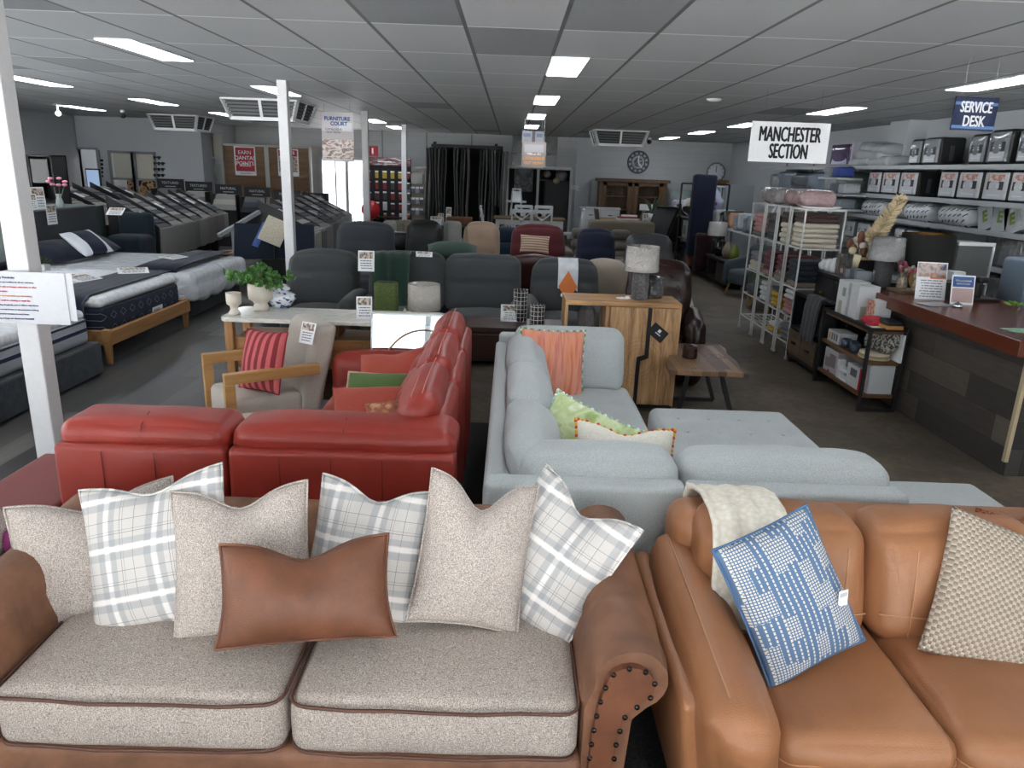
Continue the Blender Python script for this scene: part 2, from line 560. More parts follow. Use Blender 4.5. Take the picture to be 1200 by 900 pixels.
wo = STRUCT('window_1', fr, GREYM)
fr = MB()
for x in (a0, a1): fr.bx(x - .04, x + .04, YL - .04, YL + .02, 0, az)
fr.bx(a0, a1, YL - .04, YL + .02, az, az + .05)
STRUCT('door_1', fr, GREYM)
bk = MB()
bk.bx(XL, -7.7, YL + 2.2, YL + 2.3, 0, CH, 0)
bk.bx(a0 + .75, a0 + 1.4, YL + 1.6, YL + 1.7, 0, 2.2, 1)
STRUCT('wall_office', bk, [plain('#ece4d2', .8), plain('#d9c0a0', .7)])
bl = MB()
for x0, x1 in ((b0 + .05, b0 + .5), (b0 + .58, (b0 + b1) / 2 - .05), ((b0 + b1) / 2 + .05, b1 - .52), (b1 - .48, b1 - .05)):
    bl.bx(x0, x1, YL + .04, YL + .05, 1.3, az - .06)
ONE('roller_blind', bl, plain('#d8d4c8', .8), 'pale blinds half drawn inside the glazed office screen on far left wall', 'blind')
cb = ONE('storage_shelf', MB().bx(b0 + .1, b0 + .95, YL + .5, YL + .95, .1, 1.25), tone(['#2a2018', '#c09a70', '#3a2c20', '#d8b488'], 9, .8, interp='CONSTANT'),
    'shelf crammed with tan bundles seen through the office glass', 'shelf')
ONE('office_partition', MB().bx((b0 + b1) / 2 + .1, b1 - .05, YL + .6, YL + .66, 0, 1.9), plain('#cbb79c', .8), 'beige partition panel seen through right office panes', 'partition')

# front shop window behind the camera
fr = MB()
xs = [XL + i * (XR - XL) / 9 for i in range(10)]
for x in xs: fr.bx(x - .05, x + .05, YF - .06, YF + .06, 0, CH)
fr.bx(XL, XR, YF - .06, YF + .06, 0, .12); fr.bx(XL, XR, YF - .06, YF + .06, CH - .12, CH)
for i in range(6):
    y = YF + i * (9 - YF) / 5; fr.bx(XL - .06, XL + .06, y - .05, y + .05, 0, CH)
fr.bx(XL - .06, XL + .06, YF, 9, 0, .12); fr.bx(XL - .06, XL + .06, YF, 9, CH - .12, CH)
w2 = STRUCT('window_2', fr, TRIMW)
gl = NT('window_glass'); tr = gl.n.new('ShaderNodeBsdfTransparent'); gg = gl.n.new('ShaderNodeBsdfGlossy'); mx = gl.n.new('ShaderNodeMixShader')
gg.inputs['Roughness'].default_value = .02; mx.inputs[0].default_value = .06
gl.L(tr.outputs[0], mx.inputs[1]); gl.L(gg.outputs[0], mx.inputs[2]); gl.L(mx.outputs[0], gl.out.inputs[0])
WGLASS = gl.m
OB('window_pane', MB().bx(XL, XR, YF - .005, YF + .005, .12, CH - .12).bx(XL - .005, XL + .005, YF, 9, .12, CH - .12).mesh('window_pane', WGLASS), w2)
STRUCT('floor_outside', MB().bx(-30, 30, -30, YF - .2, -.2, -.1).bx(-40, XL - .2, YF - .2, 25, -.2, -.1), plain('#cbcac8', .9))
STRUCT('floor_yard', MB().bx(-14, 2, YB + .2, YB + 12, -.2, -.02), plain('#d6d2ca', .9))
# rear exit: frame, outside fence
fr = MB()
xm = (ox0 + ox1) / 2
for x in (ox0, xm, ox1): fr.bx(x - .04, x + .04, YB - .03, YB + .1, 0, oz)
fr.bx(ox0, ox1, YB - .03, YB + .1, oz - .08, oz)
STRUCT('door_2', fr, plain('#c9cdd2', .4))
fn = MB()
for i in range(16):
    x = ox0 - .5 + i * .15
    fn.bar((x, YB + 1.5, 0), (x, YB + 1.5, 1.9), .05)
fn.bx(ox0 - 1, ox1 + .8, YB + 1.48, YB + 1.52, .3, .36); fn.bx(ox0 - 1, ox1 + .8, YB + 1.48, YB + 1.52, 1.6, 1.66)
ONE('yard_fence', fn, plain('#e6e8ea', .5), 'white slatted fence outside in daylight beyond the rear exit', 'fence')
ONE('timber_lengths', (lambda m: [m.bar((xm + .05 + i * .09, YB + .5, .02), (xm + .2 + i * .05, YB + 1.0, 1.9), .05) for i in range(9)] and m)(MB()),
    plain('#f0efe8', .5), 'white lengths leaning upright outside the rear exit', 'battens')
ONE('roller_cabinet', MB().bx(ox0 + .1, xm - .1, YB + .8, YB + 1.1, 0, 1.55), plain('#d6dbe8', .6), 'pale blue white panel standing outside left half of rear exit', 'panel')

# next showroom seen through the opening
rm = MB()
rm.bx(kx0 - .6, kx1 + .6, YB + 3.6, YB + 3.7, 0, CH); rm.bx(kx0 - .7, kx0 - .6, YB + .15, YB + 3.7, 0, CH)
rm.bx(kx1 + .6, kx1 + .7, YB + .15, YB + 3.7, 0, CH); rm.bx(kx0 - .7, kx1 + .7, YB + .15, YB + 3.7, CH, CH + .1)
STRUCT('wall_showroom', rm, plain('#4a4d50', .7))
fr = MB(); kxm = D(631, 200, YB).x
for x in (kx0, kxm, kx1): fr.bx(x - .035, x + .035, YB - .03, YB + .1, 0, kz)
fr.bx(kx0, kx1, YB - .03, YB + .1, kz - .03, kz + .05)
STRUCT('door_3', fr, TRIMW)
pd = tag(OB('display_window', MB().bx(kx0 + .2, kxm - .05, YB + 3.4, YB + 3.5, 1.15, 1.85).mesh('dw', tone(['#20303c', '#e8f0f4', '#5c7080', '#f4f8fa', '#7d9a58'], 2.4, .3)), None),  # car reflections and bright patches painted into the pane colour
         'window painted with bright car reflections through the rear opening', 'window')
cu = MB().soft((0, 0, .75), (.85, .06, 1.5), .03, n=10, shape=lambda o, u: [o[0], o[1] + .03 * math.sin(o[0] * 40), o[2]])
ONE('hanging_curtain', cu, fabric('#77787a', None, 60), 'grey curtain panel hanging in the right half of rear opening', 'curtain', (D(655, 220, YB + 1).x, YB + 1, .05))
for i, (px, py, r, c, q) in enumerate([(641, 204, .11, '#b9b4ac', 'beige'), (658, 206, .17, '#a8a4b4', 'lilac grey'), (652, 212, .1, '#e8dcae', 'warm white'), (632, 205, .1, '#3b3d42', 'charcoal')]):  # round balls, each in one plain colour
    p = D(px, py, YB + .8); ONE('pendant_shade', MB().ball((0, 0, 0), (r, r, r * .9)).tube([(0, 0, r * .8), (0, 0, CH - p.z)], .006), plain(c, .5), '%s round pendant in the rear opening' % q, 'pendant', p, group='pendants in the rear opening')
ONE('wall_shelf', MB().bx(kxm + .05, kx1 - .05, YB + .9, YB + 1.2, kz - .35, kz - .3), plain('#6d5c48', .6), 'thin brown shelf high in the right half of the rear opening', 'shelf')
# high windows over the opening
for i, (pa, pb, pc, pdn) in enumerate([(601, 158, 614, 195), (639, 159, 652, 195)]):
    A = D(pa, pb, YB - .02); B = D(pc, pdn, YB - .02)
    m = MB().bx(A.x, B.x, YB - .03, YB, B.z, A.z, 0)
    zz = A.z - (A.z - B.z) * .6
    m.bx(A.x - .02, B.x + .02, YB - .04, YB, zz - .015, zz + .015, 1)
    o = STRUCT('window_%d' % (3 + i), m, [tone(['#202a28', '#34443c', '#1c2022'], 2, .2), GREYM])
STRUCT('window_5', MB().bx(D(615, 160, YB).x, D(638, 160, YB).x, YB - .02, YB, D(600, 195, YB).z, D(600, 158, YB).z), tone(['#2b3432', '#39473f'], 2, .2))

# ---------------------------------------------------------------- ceiling fittings
PANEL = glow('#f4f8ff', 14.0)
def troffer():
    th = THING('ceiling_light', 'x', 'ceiling light', (0, 0, CH), group='white recessed ceiling light panels')
    PART('light_frame', MB().bx(-.155, .155, -.6, -.585, -.008, 0).bx(-.155, .155, .585, .6, -.008, 0).bx(-.155, -.14, -.6, .6, -.008, 0).bx(.14, .155, -.6, .6, -.008, 0), WHITE, th)
    PART('diffuser', MB().bx(-.14, .14, -.585, .585, -.012, -.004), PANEL, th)
    return th
L0 = troffer()
lights = [(.44, 6.95, 'nearest of the centre column of ceiling lights'), (.41, 10.2, 'second ceiling light of the centre column'), (.38, 13.3, 'third ceiling light of the centre column, small'),
 (-3.14, 6.85, 'long ceiling light at upper left above beds'), (-6.1, 10.1, 'ceiling light right beside the near white column top at far left'), (-8.5, 15.5, 'ceiling light farthest left near the corner'),
 (-5.98, 13.1, 'ceiling light just in front of the left air unit'), (-3.07, 10.25, 'ceiling light behind the second white column'), (-5.85, 16.0, 'small ceiling light left of the middle air unit'),
 (-2.9, 16.4, 'small ceiling light between two far columns'), (-2.83, 18.8, 'tiny ceiling light beside the farthest column'),
 (4.17, 10.2, 'ceiling light above the black lettered hanging sign'), (4.25, 6.95, 'ceiling light above the navy hanging sign, cut by right edge'), (4.02, 13.55, 'ceiling light behind the left edge of black lettered sign'),
 (3.93, 16.3, 'small ceiling light right of the far air unit'), (3.85, 19.2, 'smallest ceiling light near the rear wall'),
 (.44, 3.6, 'a'), (.44, .3, 'a'), (-3.14, 3.5, 'a'), (-3.14, .2, 'a'), (4.2, 3.7, 'a'), (4.2, .4, 'a'), (-6.1, 6.9, 'a'), (-6.1, 3.6, 'a'), (-8.6, 12, 'a'), (-8.6, 8, 'a'), (.38, 16.4, 'a'), (-9.2, 19.9, 'a'), (-8.3, 19.9, 'a')]
for i, (x, y, l) in enumerate(lights):
    if l == 'a': l = 'white recessed ceiling light outside the view'
    if i == 0: L0['label'] = l; L0.location = (x, y, CH)
    else:
        DUP(L0, l, (x, y, CH))
def acunit(w, d, h, label, loc, rz=0):
    th = THING('air_conditioner', label, 'air unit', loc, rz, 'grilled air units under the ceiling')
    b = MB(); q = .82
    vs = [(-w / 2, -d / 2, 0), (w / 2, -d / 2, 0), (w / 2, d / 2, 0), (-w / 2, d / 2, 0)]
    lo = [(x * q, y * q, -h) for x, y, _ in vs]
    b.add(vs + lo, [(0, 1, 2, 3), (7, 6, 5, 4), (0, 4, 5, 1), (1, 5, 6, 2), (2, 6, 7, 3), (3, 7, 4, 0)])
    PART('housing', b, DARK, th)
    f = MB()
    for (A, B, C, E_) in ((0, 1, 4, 5), (1, 2, 5, 6), (3, 0, 7, 4)):
        V = [Vector(p) for p in vs + lo]
        f.bar(V[A], V[B], .05); f.bar(V[C], V[E_], .05); f.bar(V[A], V[C], .05); f.bar(V[B], V[E_], .05)
        f.bar((V[A] + V[B]) / 2, (V[C] + V[E_]) / 2, .04)
    PART('housing_frame', f, WHITE, th)
    s = MB()
    for k in range(6):
        e = (k + .5) / 6; V = [Vector(a) * (1 - e) + Vector(c) * e for a, c in zip(vs, lo)]
        for a, c in ((0, 1), (1, 2), (3, 0)): s.bar(V[a] * 1.01, V[c] * 1.01, .012, .03)
    PART('louvre', s, plain('#55585b', .5), th)
    return th
acunit(1.05, .9, .3, 'air unit above the office screen on the left', (-7.25, 17.1, CH))
acunit(1.12, 1.0, .28, 'wide air unit behind the second white column', (-3.75, 12.1, CH))
acunit(1.15, .9, .3, 'air unit in front of the rear wall left of the clocks', (2.3, 17.0, CH))
# small detectors, cameras, fans
ONE('smoke_detector', MB().lathe([(0, -.03), (.06, -.028), (.085, -.01), (.09, 0)]), WHITE, 'flat white round detector on ceiling right of centre lights', 'detector', G(837, 116, CH))
for px, py, l in ((761, 166, 'black ceiling camera right of the far air unit'), (144, 135, 'small camera at the top of the far left wall')):
    p = G(px, py, CH - .1); m = MB().ball((0, 0, 0), .06, 0).lathe([(.03, 0), (.05, .1)], 10, 1)
    ONE('security_camera', m, [BLACK, WHITE], l, 'camera', p)
p = G(68, 131, CH - .12)
ONE('sprinkler_cluster', MB().tube([(0, 0, .12), (0, 0, -.02)], .015).ball((0, 0, -.03), .05), glow('#ffffff', 3), 'bright small spotlight at the far left ceiling corner', 'spotlight', p)

# ---------------------------------------------------------------- columns
def column(x, y, label):
    th = THING('column', label, 'column', (x, y, 0), group='white square steel columns')
    PART('shaft', MB().bx(-.055, .055, -.055, .055, .01, CH), plain('#dadbdc', .45), th, bev=.006)
    PART('base_plate', MB().bx(-.09, .09, -.09, .09, 0, .012), GREYM, th)
column(D(18, 240, 3.86).x, 3.86, 'nearest white square column with a paper notice at left')
column(-2.62, 8.95, 'second white column rising beside the charcoal recliner')
column(-2.56, 13.48, 'third white column right of the hanging catalogue poster')
column(-2.45, 17.5, 'farthest white column in front of the tool display')

# ---------------------------------------------------------------- camera, world
cam_d = bpy.data.cameras.new('camera'); cam = bpy.data.objects.new('camera', cam_d); COL.objects.link(cam)
cam_d.sensor_width = 36; cam_d.lens = FPX / 1200 * 36; cam_d.clip_start = .05; cam_d.clip_end = 200
M3 = Matrix((_xc, _yc, _zc))      # rows: world axes expressed in camera coordinates
cam.matrix_world = Matrix.Translation((0, 0, EYE)) @ M3.to_4x4()
SC.camera = cam
wd = bpy.data.worlds.new('sky'); SC.world = wd; wd.use_nodes = True
nt = wd.node_tree; bg = nt.nodes['Background']
sky = nt.nodes.new('ShaderNodeTexSky'); sky.sky_type = 'HOSEK_WILKIE'; sky.sun_direction = Vector((-.3, .5, .8)).normalized(); sky.turbidity = 6
mxs = nt.nodes.new('ShaderNodeMix'); mxs.data_type = 'RGBA'; mxs.inputs[0].default_value = .8
nt.links.new(sky.outputs[0], mxs.inputs[6]); mxs.inputs[7].default_value = (.92, .96, 1, 1)
nt.links.new(mxs.outputs[2], bg.inputs[0]); bg.inputs[1].default_value = 3.6
sd = bpy.data.lights.new('sun', 'SUN'); sd.energy = 85; sd.angle = R(2); sd.color = (.98, .99, 1)
so = bpy.data.objects.new('sun', sd); COL.objects.link(so); so.rotation_euler = (R(-22), R(-6), 0)
for nm, loc, rot, sx, sy in (('window_portal', ((XL + XR) / 2, YF + .02, CH / 2), (PI / 2, 0, 0), XR - XL, CH), ('exit_portal', ((ox0 + ox1) / 2, YB - .02, oz / 2), (-PI / 2, 0, 0), ox1 - ox0, oz),
                             ('side_portal', (XL + .02, (9 + YF) / 2, CH / 2), (PI / 2, 0, -PI / 2), 9 - YF, CH)):
    ld = bpy.data.lights.new(nm, 'AREA'); ld.shape = 'RECTANGLE'; ld.size = sx; ld.size_y = sy
    ld.cycles.is_portal = True
    lo = bpy.data.objects.new(nm, ld); COL.objects.link(lo); lo.location = loc; lo.rotation_euler = rot
SC.view_settings.view_transform = 'Standard'; SC.view_settings.look = 'None'
SC.view_settings.exposure = 0; SC.view_settings.gamma = 1; SC.view_settings.use_curve_mapping = False
SC.cycles.use_denoising = True; SC.cycles.max_bounces = 7; SC.cycles.diffuse_bounces = 4; SC.cycles.glossy_bounces = 3
SC.cycles.transparent_max_bounces = 8; SC.cycles.sample_clamp_indirect = 80; SC.cycles.caustics_reflective = False; SC.cycles.caustics_refractive = False
# ================================================================ foreground seating
def rot3(tilt=0, roll=0, yaw=0):
    """tilt back, roll clockwise in the cushion's own plane, yaw counter-clockwise from above (degrees)"""
    m = Matrix.Rotation(R(yaw), 3, 'Z') @ Matrix.Rotation(R(-tilt), 3, 'X') @ Matrix.Rotation(R(roll), 3, 'Y')
    return m.to_euler()

def drape(path, w, thick=.02, n=14, axis='x', wob=.01, seed=0, taper=0):
    """cloth hanging along a path of (y,z) points, width along x"""
    P = [Vector((0, a, b)) for a, b in path]; mb = MB(); vs = []
    k = len(P)
    for side in (0, 1):
        for i, p in enumerate(P):
            t = (P[min(i + 1, k - 1)] - P[max(i - 1, 0)]).normalized(); nr = Vector((0, -t.z, t.y))
            for j in range(n + 1):
                u = j / n - .5
                q = p + nr * (thick * side) + Vector((u * w * (1 - taper * i / k), 0, 0))
                z = noise.noise(Vector((u * 7 + seed, i * .25, seed))) + .6 * math.sin(u * 22 + seed + i * .12)
                q += nr * z * wob * min(1, .3 + i / k); vs.append(q)
    a = (n + 1) * k; fs = []
    for i in range(k - 1):
        for j in range(n):
            b = i * (n + 1) + j
            fs.append((b, b + 1, b + n + 2, b + n + 1)); fs.append((a + b + n + 1, a + b + n + 2, a + b + 1, a + b))
    for i in range(k - 1):
        for j in (0, n):
            b = i * (n + 1) + j; fs.append((b, b + n + 1, a + b + n + 1, a + b))
    for i in (0, k - 1):
        for j in range(n):
            b = i * (n + 1) + j; fs.append((b, b + 1, a + b + 1, a + b))
    return mb.add(vs, fs, 0, None, True)

def tweed(name, c1, c2, c3, sc=420):
    t = NT(name); v = t.map(); n = t.noise(v, sc, 2, .7); n2 = t.noise(v, sc * .45, 2, .6)
    a = t.ramp(n, [(.36, c1), (.5, c2), (.64, c3)])
    t.col(t.mix(t.math('MULTIPLY', n2, .5), a, c2)).set(Roughness=.95)
    t.b.inputs['Specular IOR Level'].default_value = .15
    t.bump(t.math('ADD', n, t.math('MULTIPLY', t.noise(v, 8, 3), .9)), .5, .005); return t.m
TWEED = tweed('tweed', '#6c6057', '#ab9f95', '#d7cec5', 330)
TWEED2 = tweed('tweed_cushion', '#786d65', '#b1a69d', '#dad2ca', 330)
BROWN = leather('#8e6349', '#654532', .55, 4.5, .35, cont=.7)
BROWN2 = leather('#7a4b32', '#573422', .5, 6, .35, cont=.8)
PIPE = plain('#5b3a2c', .6)
def plaid():
    t = NT('plaid'); X, Y, Z = t.sep(t.map()); n = t.noise(t.map(), 500, 2)
    def band(c, period, lo, hi):
        f = t.math('FRACT', t.math('ADD', t.math('DIVIDE', c, period), 10.13))
        return t.math('MULTIPLY', t.math('GREATER_THAN', f, lo), t.math('LESS_THAN', f, hi))
    c = t.mix(n, '#cdc9c3', '#bfbbb5')
    for ax in (X, Z):
        g = band(ax, .145, .10, .24); w = band(ax, .145, .26, .36); g2 = band(ax, .145, .38, .50)
        l1 = band(ax, .145, .60, .613); l2 = band(ax, .145, .86, .873); l3 = band(ax, .145, .655, .664)
        c = t.mix(t.math('MULTIPLY', t.math('MAXIMUM', g, g2), .45), c, '#8d9196')
        c = t.mix(t.math('MULTIPLY', w, .75), c, '#e6e3de')
        c = t.mix(t.math('MULTIPLY', t.math('MAXIMUM', l1, t.math('MAXIMUM', l2, l3)), .6), c, '#62676f')
    t.col(c).set(Roughness=.9); t.b.inputs['Specular IOR Level'].default_value = .15
    t.bump(t.math('ADD', n, t.noise(t.map(), 9, 3)), .35, .005); return t.m
PLAID = plaid()

# ---- brown rolled-arm sofa
sx0, sx1 = -1.30, .225
sf = THING('sofa', 'brown suede leather sofa with rolled studded arms and speckled tweed seat cushions', 'sofa', (0, 0, 0), group=None)
b = MB().soft((-.54, 1.97, .2), (1.56, .76, .28), .03, n=6)
PART('sofa_base', b, BROWN, sf)
PART('leg', MB().bx(-1.45, -1.38, 1.56, 1.63, 0, .1), plain('#2b1d15', .5), sf)
lg = PART('leg', MB().bx(.28, .35, 1.56, 1.63, 0, .1), plain('#2b1d15', .5), sf)
PART('leg', MB().bx(-1.45, -1.38, 2.26, 2.33, 0, .1), plain('#2b1d15', .5), sf); PART('leg', MB().bx(.28, .35, 2.26, 2.33, 0, .1), plain('#2b1d15', .5), sf)
bk = MB().soft((-.54, 2.26, .47), (1.56, .20, .46), .09, (0, .02, .01), n=10, wob=.006, shape=lambda o, u: [o[0], o[1] + .06 * u[2], o[2]])
PART('sofa_back', bk, BROWN, sf)
def armprof(side):
    cx = sx1 + .105; pts = [(sx1 - .0, .07), (sx1 + .115, .07), (sx1 + .125, .3), (sx1 + .135, .47)]
    for k in range(0, 15):
        a = R(-62 + k * 18); 
        if a > R(195): break
        pts.append((cx + .02 + .098 * math.cos(a), .585 + .09 * math.sin(a)))
    pts.append((sx1 - .0, .5))
    if side < 0: pts = [(-1.08 - x, z) for x, z in pts][::-1]
    return pts
for sd_ in (1, -1):
    pf = armprof(sd_)
    mb = MB(); ring = len(pf); vs = []; N = 14
    cxm = sum(p[0] for p in pf) / ring; czm = .4
    for i in range(N + 1):
        y = 1.60 + .78 * i / N; s_ = 1.0
        e = 0
        if i == 0: s_ = .93; 
        dz = .03 * (i / N) ** 1.5
        for (x, z) in pf:
            w_ = noise.noise(Vector((x * 8, y * 7, z * 8))) * .006
            xx = cxm + (x - cxm) * s_ ; zz = z if s_ == 1 else z - (z - czm) * .03
            vs.append((xx + w_, y + (0.015 if i == 1 else 0) * 0, zz + dz + w_))
    fs = [(i * ring + j, i * ring + (j + 1) % ring, (i + 1) * ring + (j + 1) % ring, (i + 1) * ring + j) for i in range(N) for j in range(ring)]
    mb.add(vs, fs, 0, None, True)
    mb.add(vs[:ring], [tuple(range(ring))]); mb.add(vs[-ring:], [tuple(range(ring))])
    ar = PART('arm', mb, BROWN, sf, bev=.012)
    # studded face panel
    inner = []
    for k in range(0, 12):
        a = R(-35 + k * 21)
        if a > R(190): break
        inner.append((sx1 + .118 + .062 * math.cos(a), .583 + .056 * math.sin(a)))
    path = [(sx1 + .088, .12), (sx1 + .088, .22), (sx1 + .09, .32), (sx1 + .094, .42), (sx1 + .112, .5)] + inner + [(sx1 + .04, .52), (sx1 + .03, .42), (sx1 + .026, .32), (sx1 + .026, .22), (sx1 + .026, .12)]
    if sd_ < 0: path = [(-1.08 - x, z) for x, z in path]
    fp = PART('arm_facing', MB().prism(path, 1.578, 1.605), BROWN2, ar, bev=.006)
    # brass studs along the outline
    segs = [Vector((x, 0, z)) for x, z in path]; L = [0]
    for i in range(1, len(segs)): L.append(L[-1] + (segs[i] - segs[i - 1]).length)
    nn = 26; nail = None
    for k in range(nn):
        d_ = L[-1] * (k + .5) / nn
        i = max(j for j in range(len(L)) if L[j] <= d_); i = min(i, len(segs) - 2)
        p = segs[i].lerp(segs[i + 1], (d_ - L[i]) / max(1e-6, L[i + 1] - L[i]))
        if nail is None:
            nail = PART('stud', MB().ball((0, 0, 0), (.0075, .006, .0075), n=8), plain('#3a322d', .25, .9), fp, (p.x, 1.576, p.z)); nail0 = nail
        else:
            c = nail.copy(); COL.objects.link(c); c.parent = fp; c.location = (p.x, 1.576, p.z)
def pipe_loop(x0, x1, y0, y1, z, r=.05, puffx=0):
    pts = []
    for (cx, cy, a0) in ((x1 - r, y0 + r, -90), (x1 - r, y1 - r, 0), (x0 + r, y1 - r, 90), (x0 + r, y0 + r, 180)):
        for k in range(5):
            a = R(a0 + 22.5 * k); pts.append((cx + r * math.cos(a), cy + r * math.sin(a), z))
    out = []
    for i in range(len(pts)):
        a, b_ = Vector(pts[i]), Vector(pts[(i + 1) % len(pts)])
        out += [a.lerp(b_, t / 6) for t in range(6)] if (a - b_).length > .1 else [a]
    return out
for x0, x1 in ((sx0 + .003, -.548), (-.532, sx1 - .004)):
    cx = (x0 + x1) / 2
    cu = PART('seat_cushion', MB().soft((cx, 1.915, .418), (x1 - x0, .66, .17), .04, (.008, .018, .035), n=12, wob=.004, seed=x0), TWEED, sf)
    for z in (.490, .348):
        lp = pipe_loop(x0, x1, 1.585, 2.235, z, .045)
        lp = [Vector((q.x, q.y + (-.012 if q.y < 1.64 else 0) * (1 - ((q.x - cx) / (x1 - x0) * 2) ** 2), q.z + .003 * math.sin(q.x * 20))) for q in lp]
        PART('piping', MB().tube(lp, .0048, 6, closed=True), PIPE, cu)

def PIL(name, label, px, py, Y, w, h, t, mat, tilt, roll, yaw, pm=None, group='scatter cushions on the brown sofa', **k):
    return CUSHION(name, label, w, h, t, mat, D(px, py, Y), rot3(tilt, roll, yaw), pm, group=group, **k)
PIPW = plain('#cfccc6', .8)
PIL('throw_pillow', 'speckled tweed cushion at the left arm, half behind a plaid one', 116, 655, 2.04, .49, .42, .17, TWEED2, 24, -9, 10, TWEED2, chop=.05, pinch=.06, seed=1)
PIL('throw_pillow', 'grey plaid cushion leaning left, leftmost of the plaid ones', 186, 645, 1.95, .44, .44, .15, PLAID, 24, -14, -4, PLAID, chop=.04, pinch=.07, seed=2)
PIL('throw_pillow', 'speckled tweed cushion just behind the small brown cushion', 284, 655, 1.90, .39, .42, .17, TWEED2, 24, -5, 4, TWEED2, chop=.055, pinch=.06, seed=3)
PIL('throw_pillow', 'grey plaid cushion in the middle, upright, beside the small brown cushion', 433, 645, 2.0, .37, .41, .15, PLAID, 22, 4, -8, PLAID, chop=.05, pinch=.06, seed=4)
PIL('throw_pillow', 'speckled tweed cushion with a deep dented top, second from right', 556, 646, 1.95, .33, .44, .17, TWEED2, 24, 13, 14, TWEED2, chop=.09, pinch=.06, seed=5)
PIL('throw_pillow', 'grey plaid cushion slumped against the right rolled arm', 649, 654, 2.02, .36, .45, .15, PLAID, 26, 23, -22, PLAID, chop=.06, pinch=.06, seed=6)
PIL('throw_pillow', 'small oblong brown leather cushion in front of the others', 358, 692, 1.74, .45, .27, .16, BROWN2, 26, -4, 3, BROWN2, chop=.05, pinch=.05, seed=7, plump=.5, sag=.012)
CUSHION('throw_pillow', 'grey tweed cushion corner at far left edge beside the dull red ottoman', .45, .4, .15, TWEED2, (-1.78, 2.05, .62), rot3(30, -40, 60), TWEED2)
ONE('side_chair_seat', MB().soft((0, 0, 0), (.5, .5, .5), .06), BROWN, 'brown padded block under the cushion at the far left edge', 'seat', (-1.95, 2.0, .25))

# ---- tan leather sofa
TAN = leather('#a3704c', '#90603f', .40, 1.6, .35, cont=.6); STI = plain('#bb8a62', .6)
tf = THING('leather_sofa', 'tan leather sofa with sloping padded arm and stitched back cushions', 'sofa')
PART('sofa_base', MB().soft((1.5, 1.93, .2), (1.9, .78, .3), .04, n=6), TAN, tf)
def arm_shape(o, u):
    x, y, z = o
    return [x - .05 * u[2] * .6 - .02 * (1 - u[1]) * max(0, u[2]) * 0, y - .05 * u[2] * (1 if u[1] < 0 else 0), z + .035 * u[1] * max(0, u[2])]
am = PART('arm', MB().soft((.63, 1.90, .385), (.19, .86, .49), .085, (.025, .03, .01), n=10, wob=.004, shape=arm_shape), TAN, tf)
am2 = PART('arm', MB().soft((2.31, 1.90, .385), (.19, .86, .49), .085, (.025, .03, .01), n=10, wob=.004, shape=lambda o, u: [o[0] + .03 * u[2], o[1] - .05 * u[2] * (1 if u[1] < 0 else 0), o[2] + .035 * u[1] * max(0, u[2])]), TAN, tf)
PART('arm_panel', MB().soft((.535, 1.96, .32), (.07, .80, .46), .03, (.01, 0, 0), n=6, shape=lambda o, u: [o[0] - .03 * u[2], o[1], o[2]]), TAN, am)
pts = [(.585 + .0 * k, 1.40 + .02 * math.sin(k), .2 + .0 * k) for k in range(1)]
PART('stitching', MB().tube([(.565, 1.42 + .88 * k / 12, .622 + .04 * k / 12 + .004) for k in range(1, 12)], .0022, 5), STI, am)
PART('sofa_back', MB().soft((1.5, 2.28, .49), (1.86, .2, .56), .07, n=8), TAN, tf)
for i, (x0, x1) in enumerate(((.63, 1.15), (1.16, 1.70), (1.71, 2.25))):
    cx = (x0 + x1) / 2; w_ = x1 - x0
    c = PART('back_cushion', MB().soft((cx, 2.12, .625), (w_, .22, .36), .075, (.005, .03, .02), n=12, wob=.005, seed=i * 3 + 1, shape=lambda o, u: [o[0], o[1] + .05 * u[2], o[2]]), TAN, tf)
    st = MB()
    off = .32 if i == 0 else -.3
    xs_ = cx + off * w_
    st.tube([(xs_, 2.12 + .04 * e - .112 - .03 * (1 - (e * 2 - .0) ** 2 * .25) * .9, .625 + e * .33) for e in (-.45, -.3, -.15, 0, .15, .3, .42)], .0022, 5)
    st.tube([(cx + q * w_, 2.105 - .112 - .03 * (1 - (2 * q) ** 2), .55) for q in (-.47, -.35, -.2, 0, .2, .35, .47)], .0022, 5)
    PART('stitching', st, STI, c)
for i, (x0, x1) in enumerate(((.725, 1.195), (1.2, 1.69), (1.695, 2.2))):
    cx = (x0 + x1) / 2; w_ = x1 - x0
    c = PART('seat_cushion', MB().soft((cx, 1.87, .37), (w_, .68, .20), .05, (.005, .015, .025), n=12, wob=.004, seed=i + 9), TAN, tf)
    PART('stitching', MB().tube(pipe_loop(x0, x1, 1.522, 2.2, .405, .05), .0022, 5, closed=True), STI, c)
for x in (.7, 2.3):
    for y in (1.52, 2.24): PART('leg', MB().lathe([(.02, 0), (.028, .1)], 12, M=RT((x, y, 0))), plain('#33231a', .4), tf)
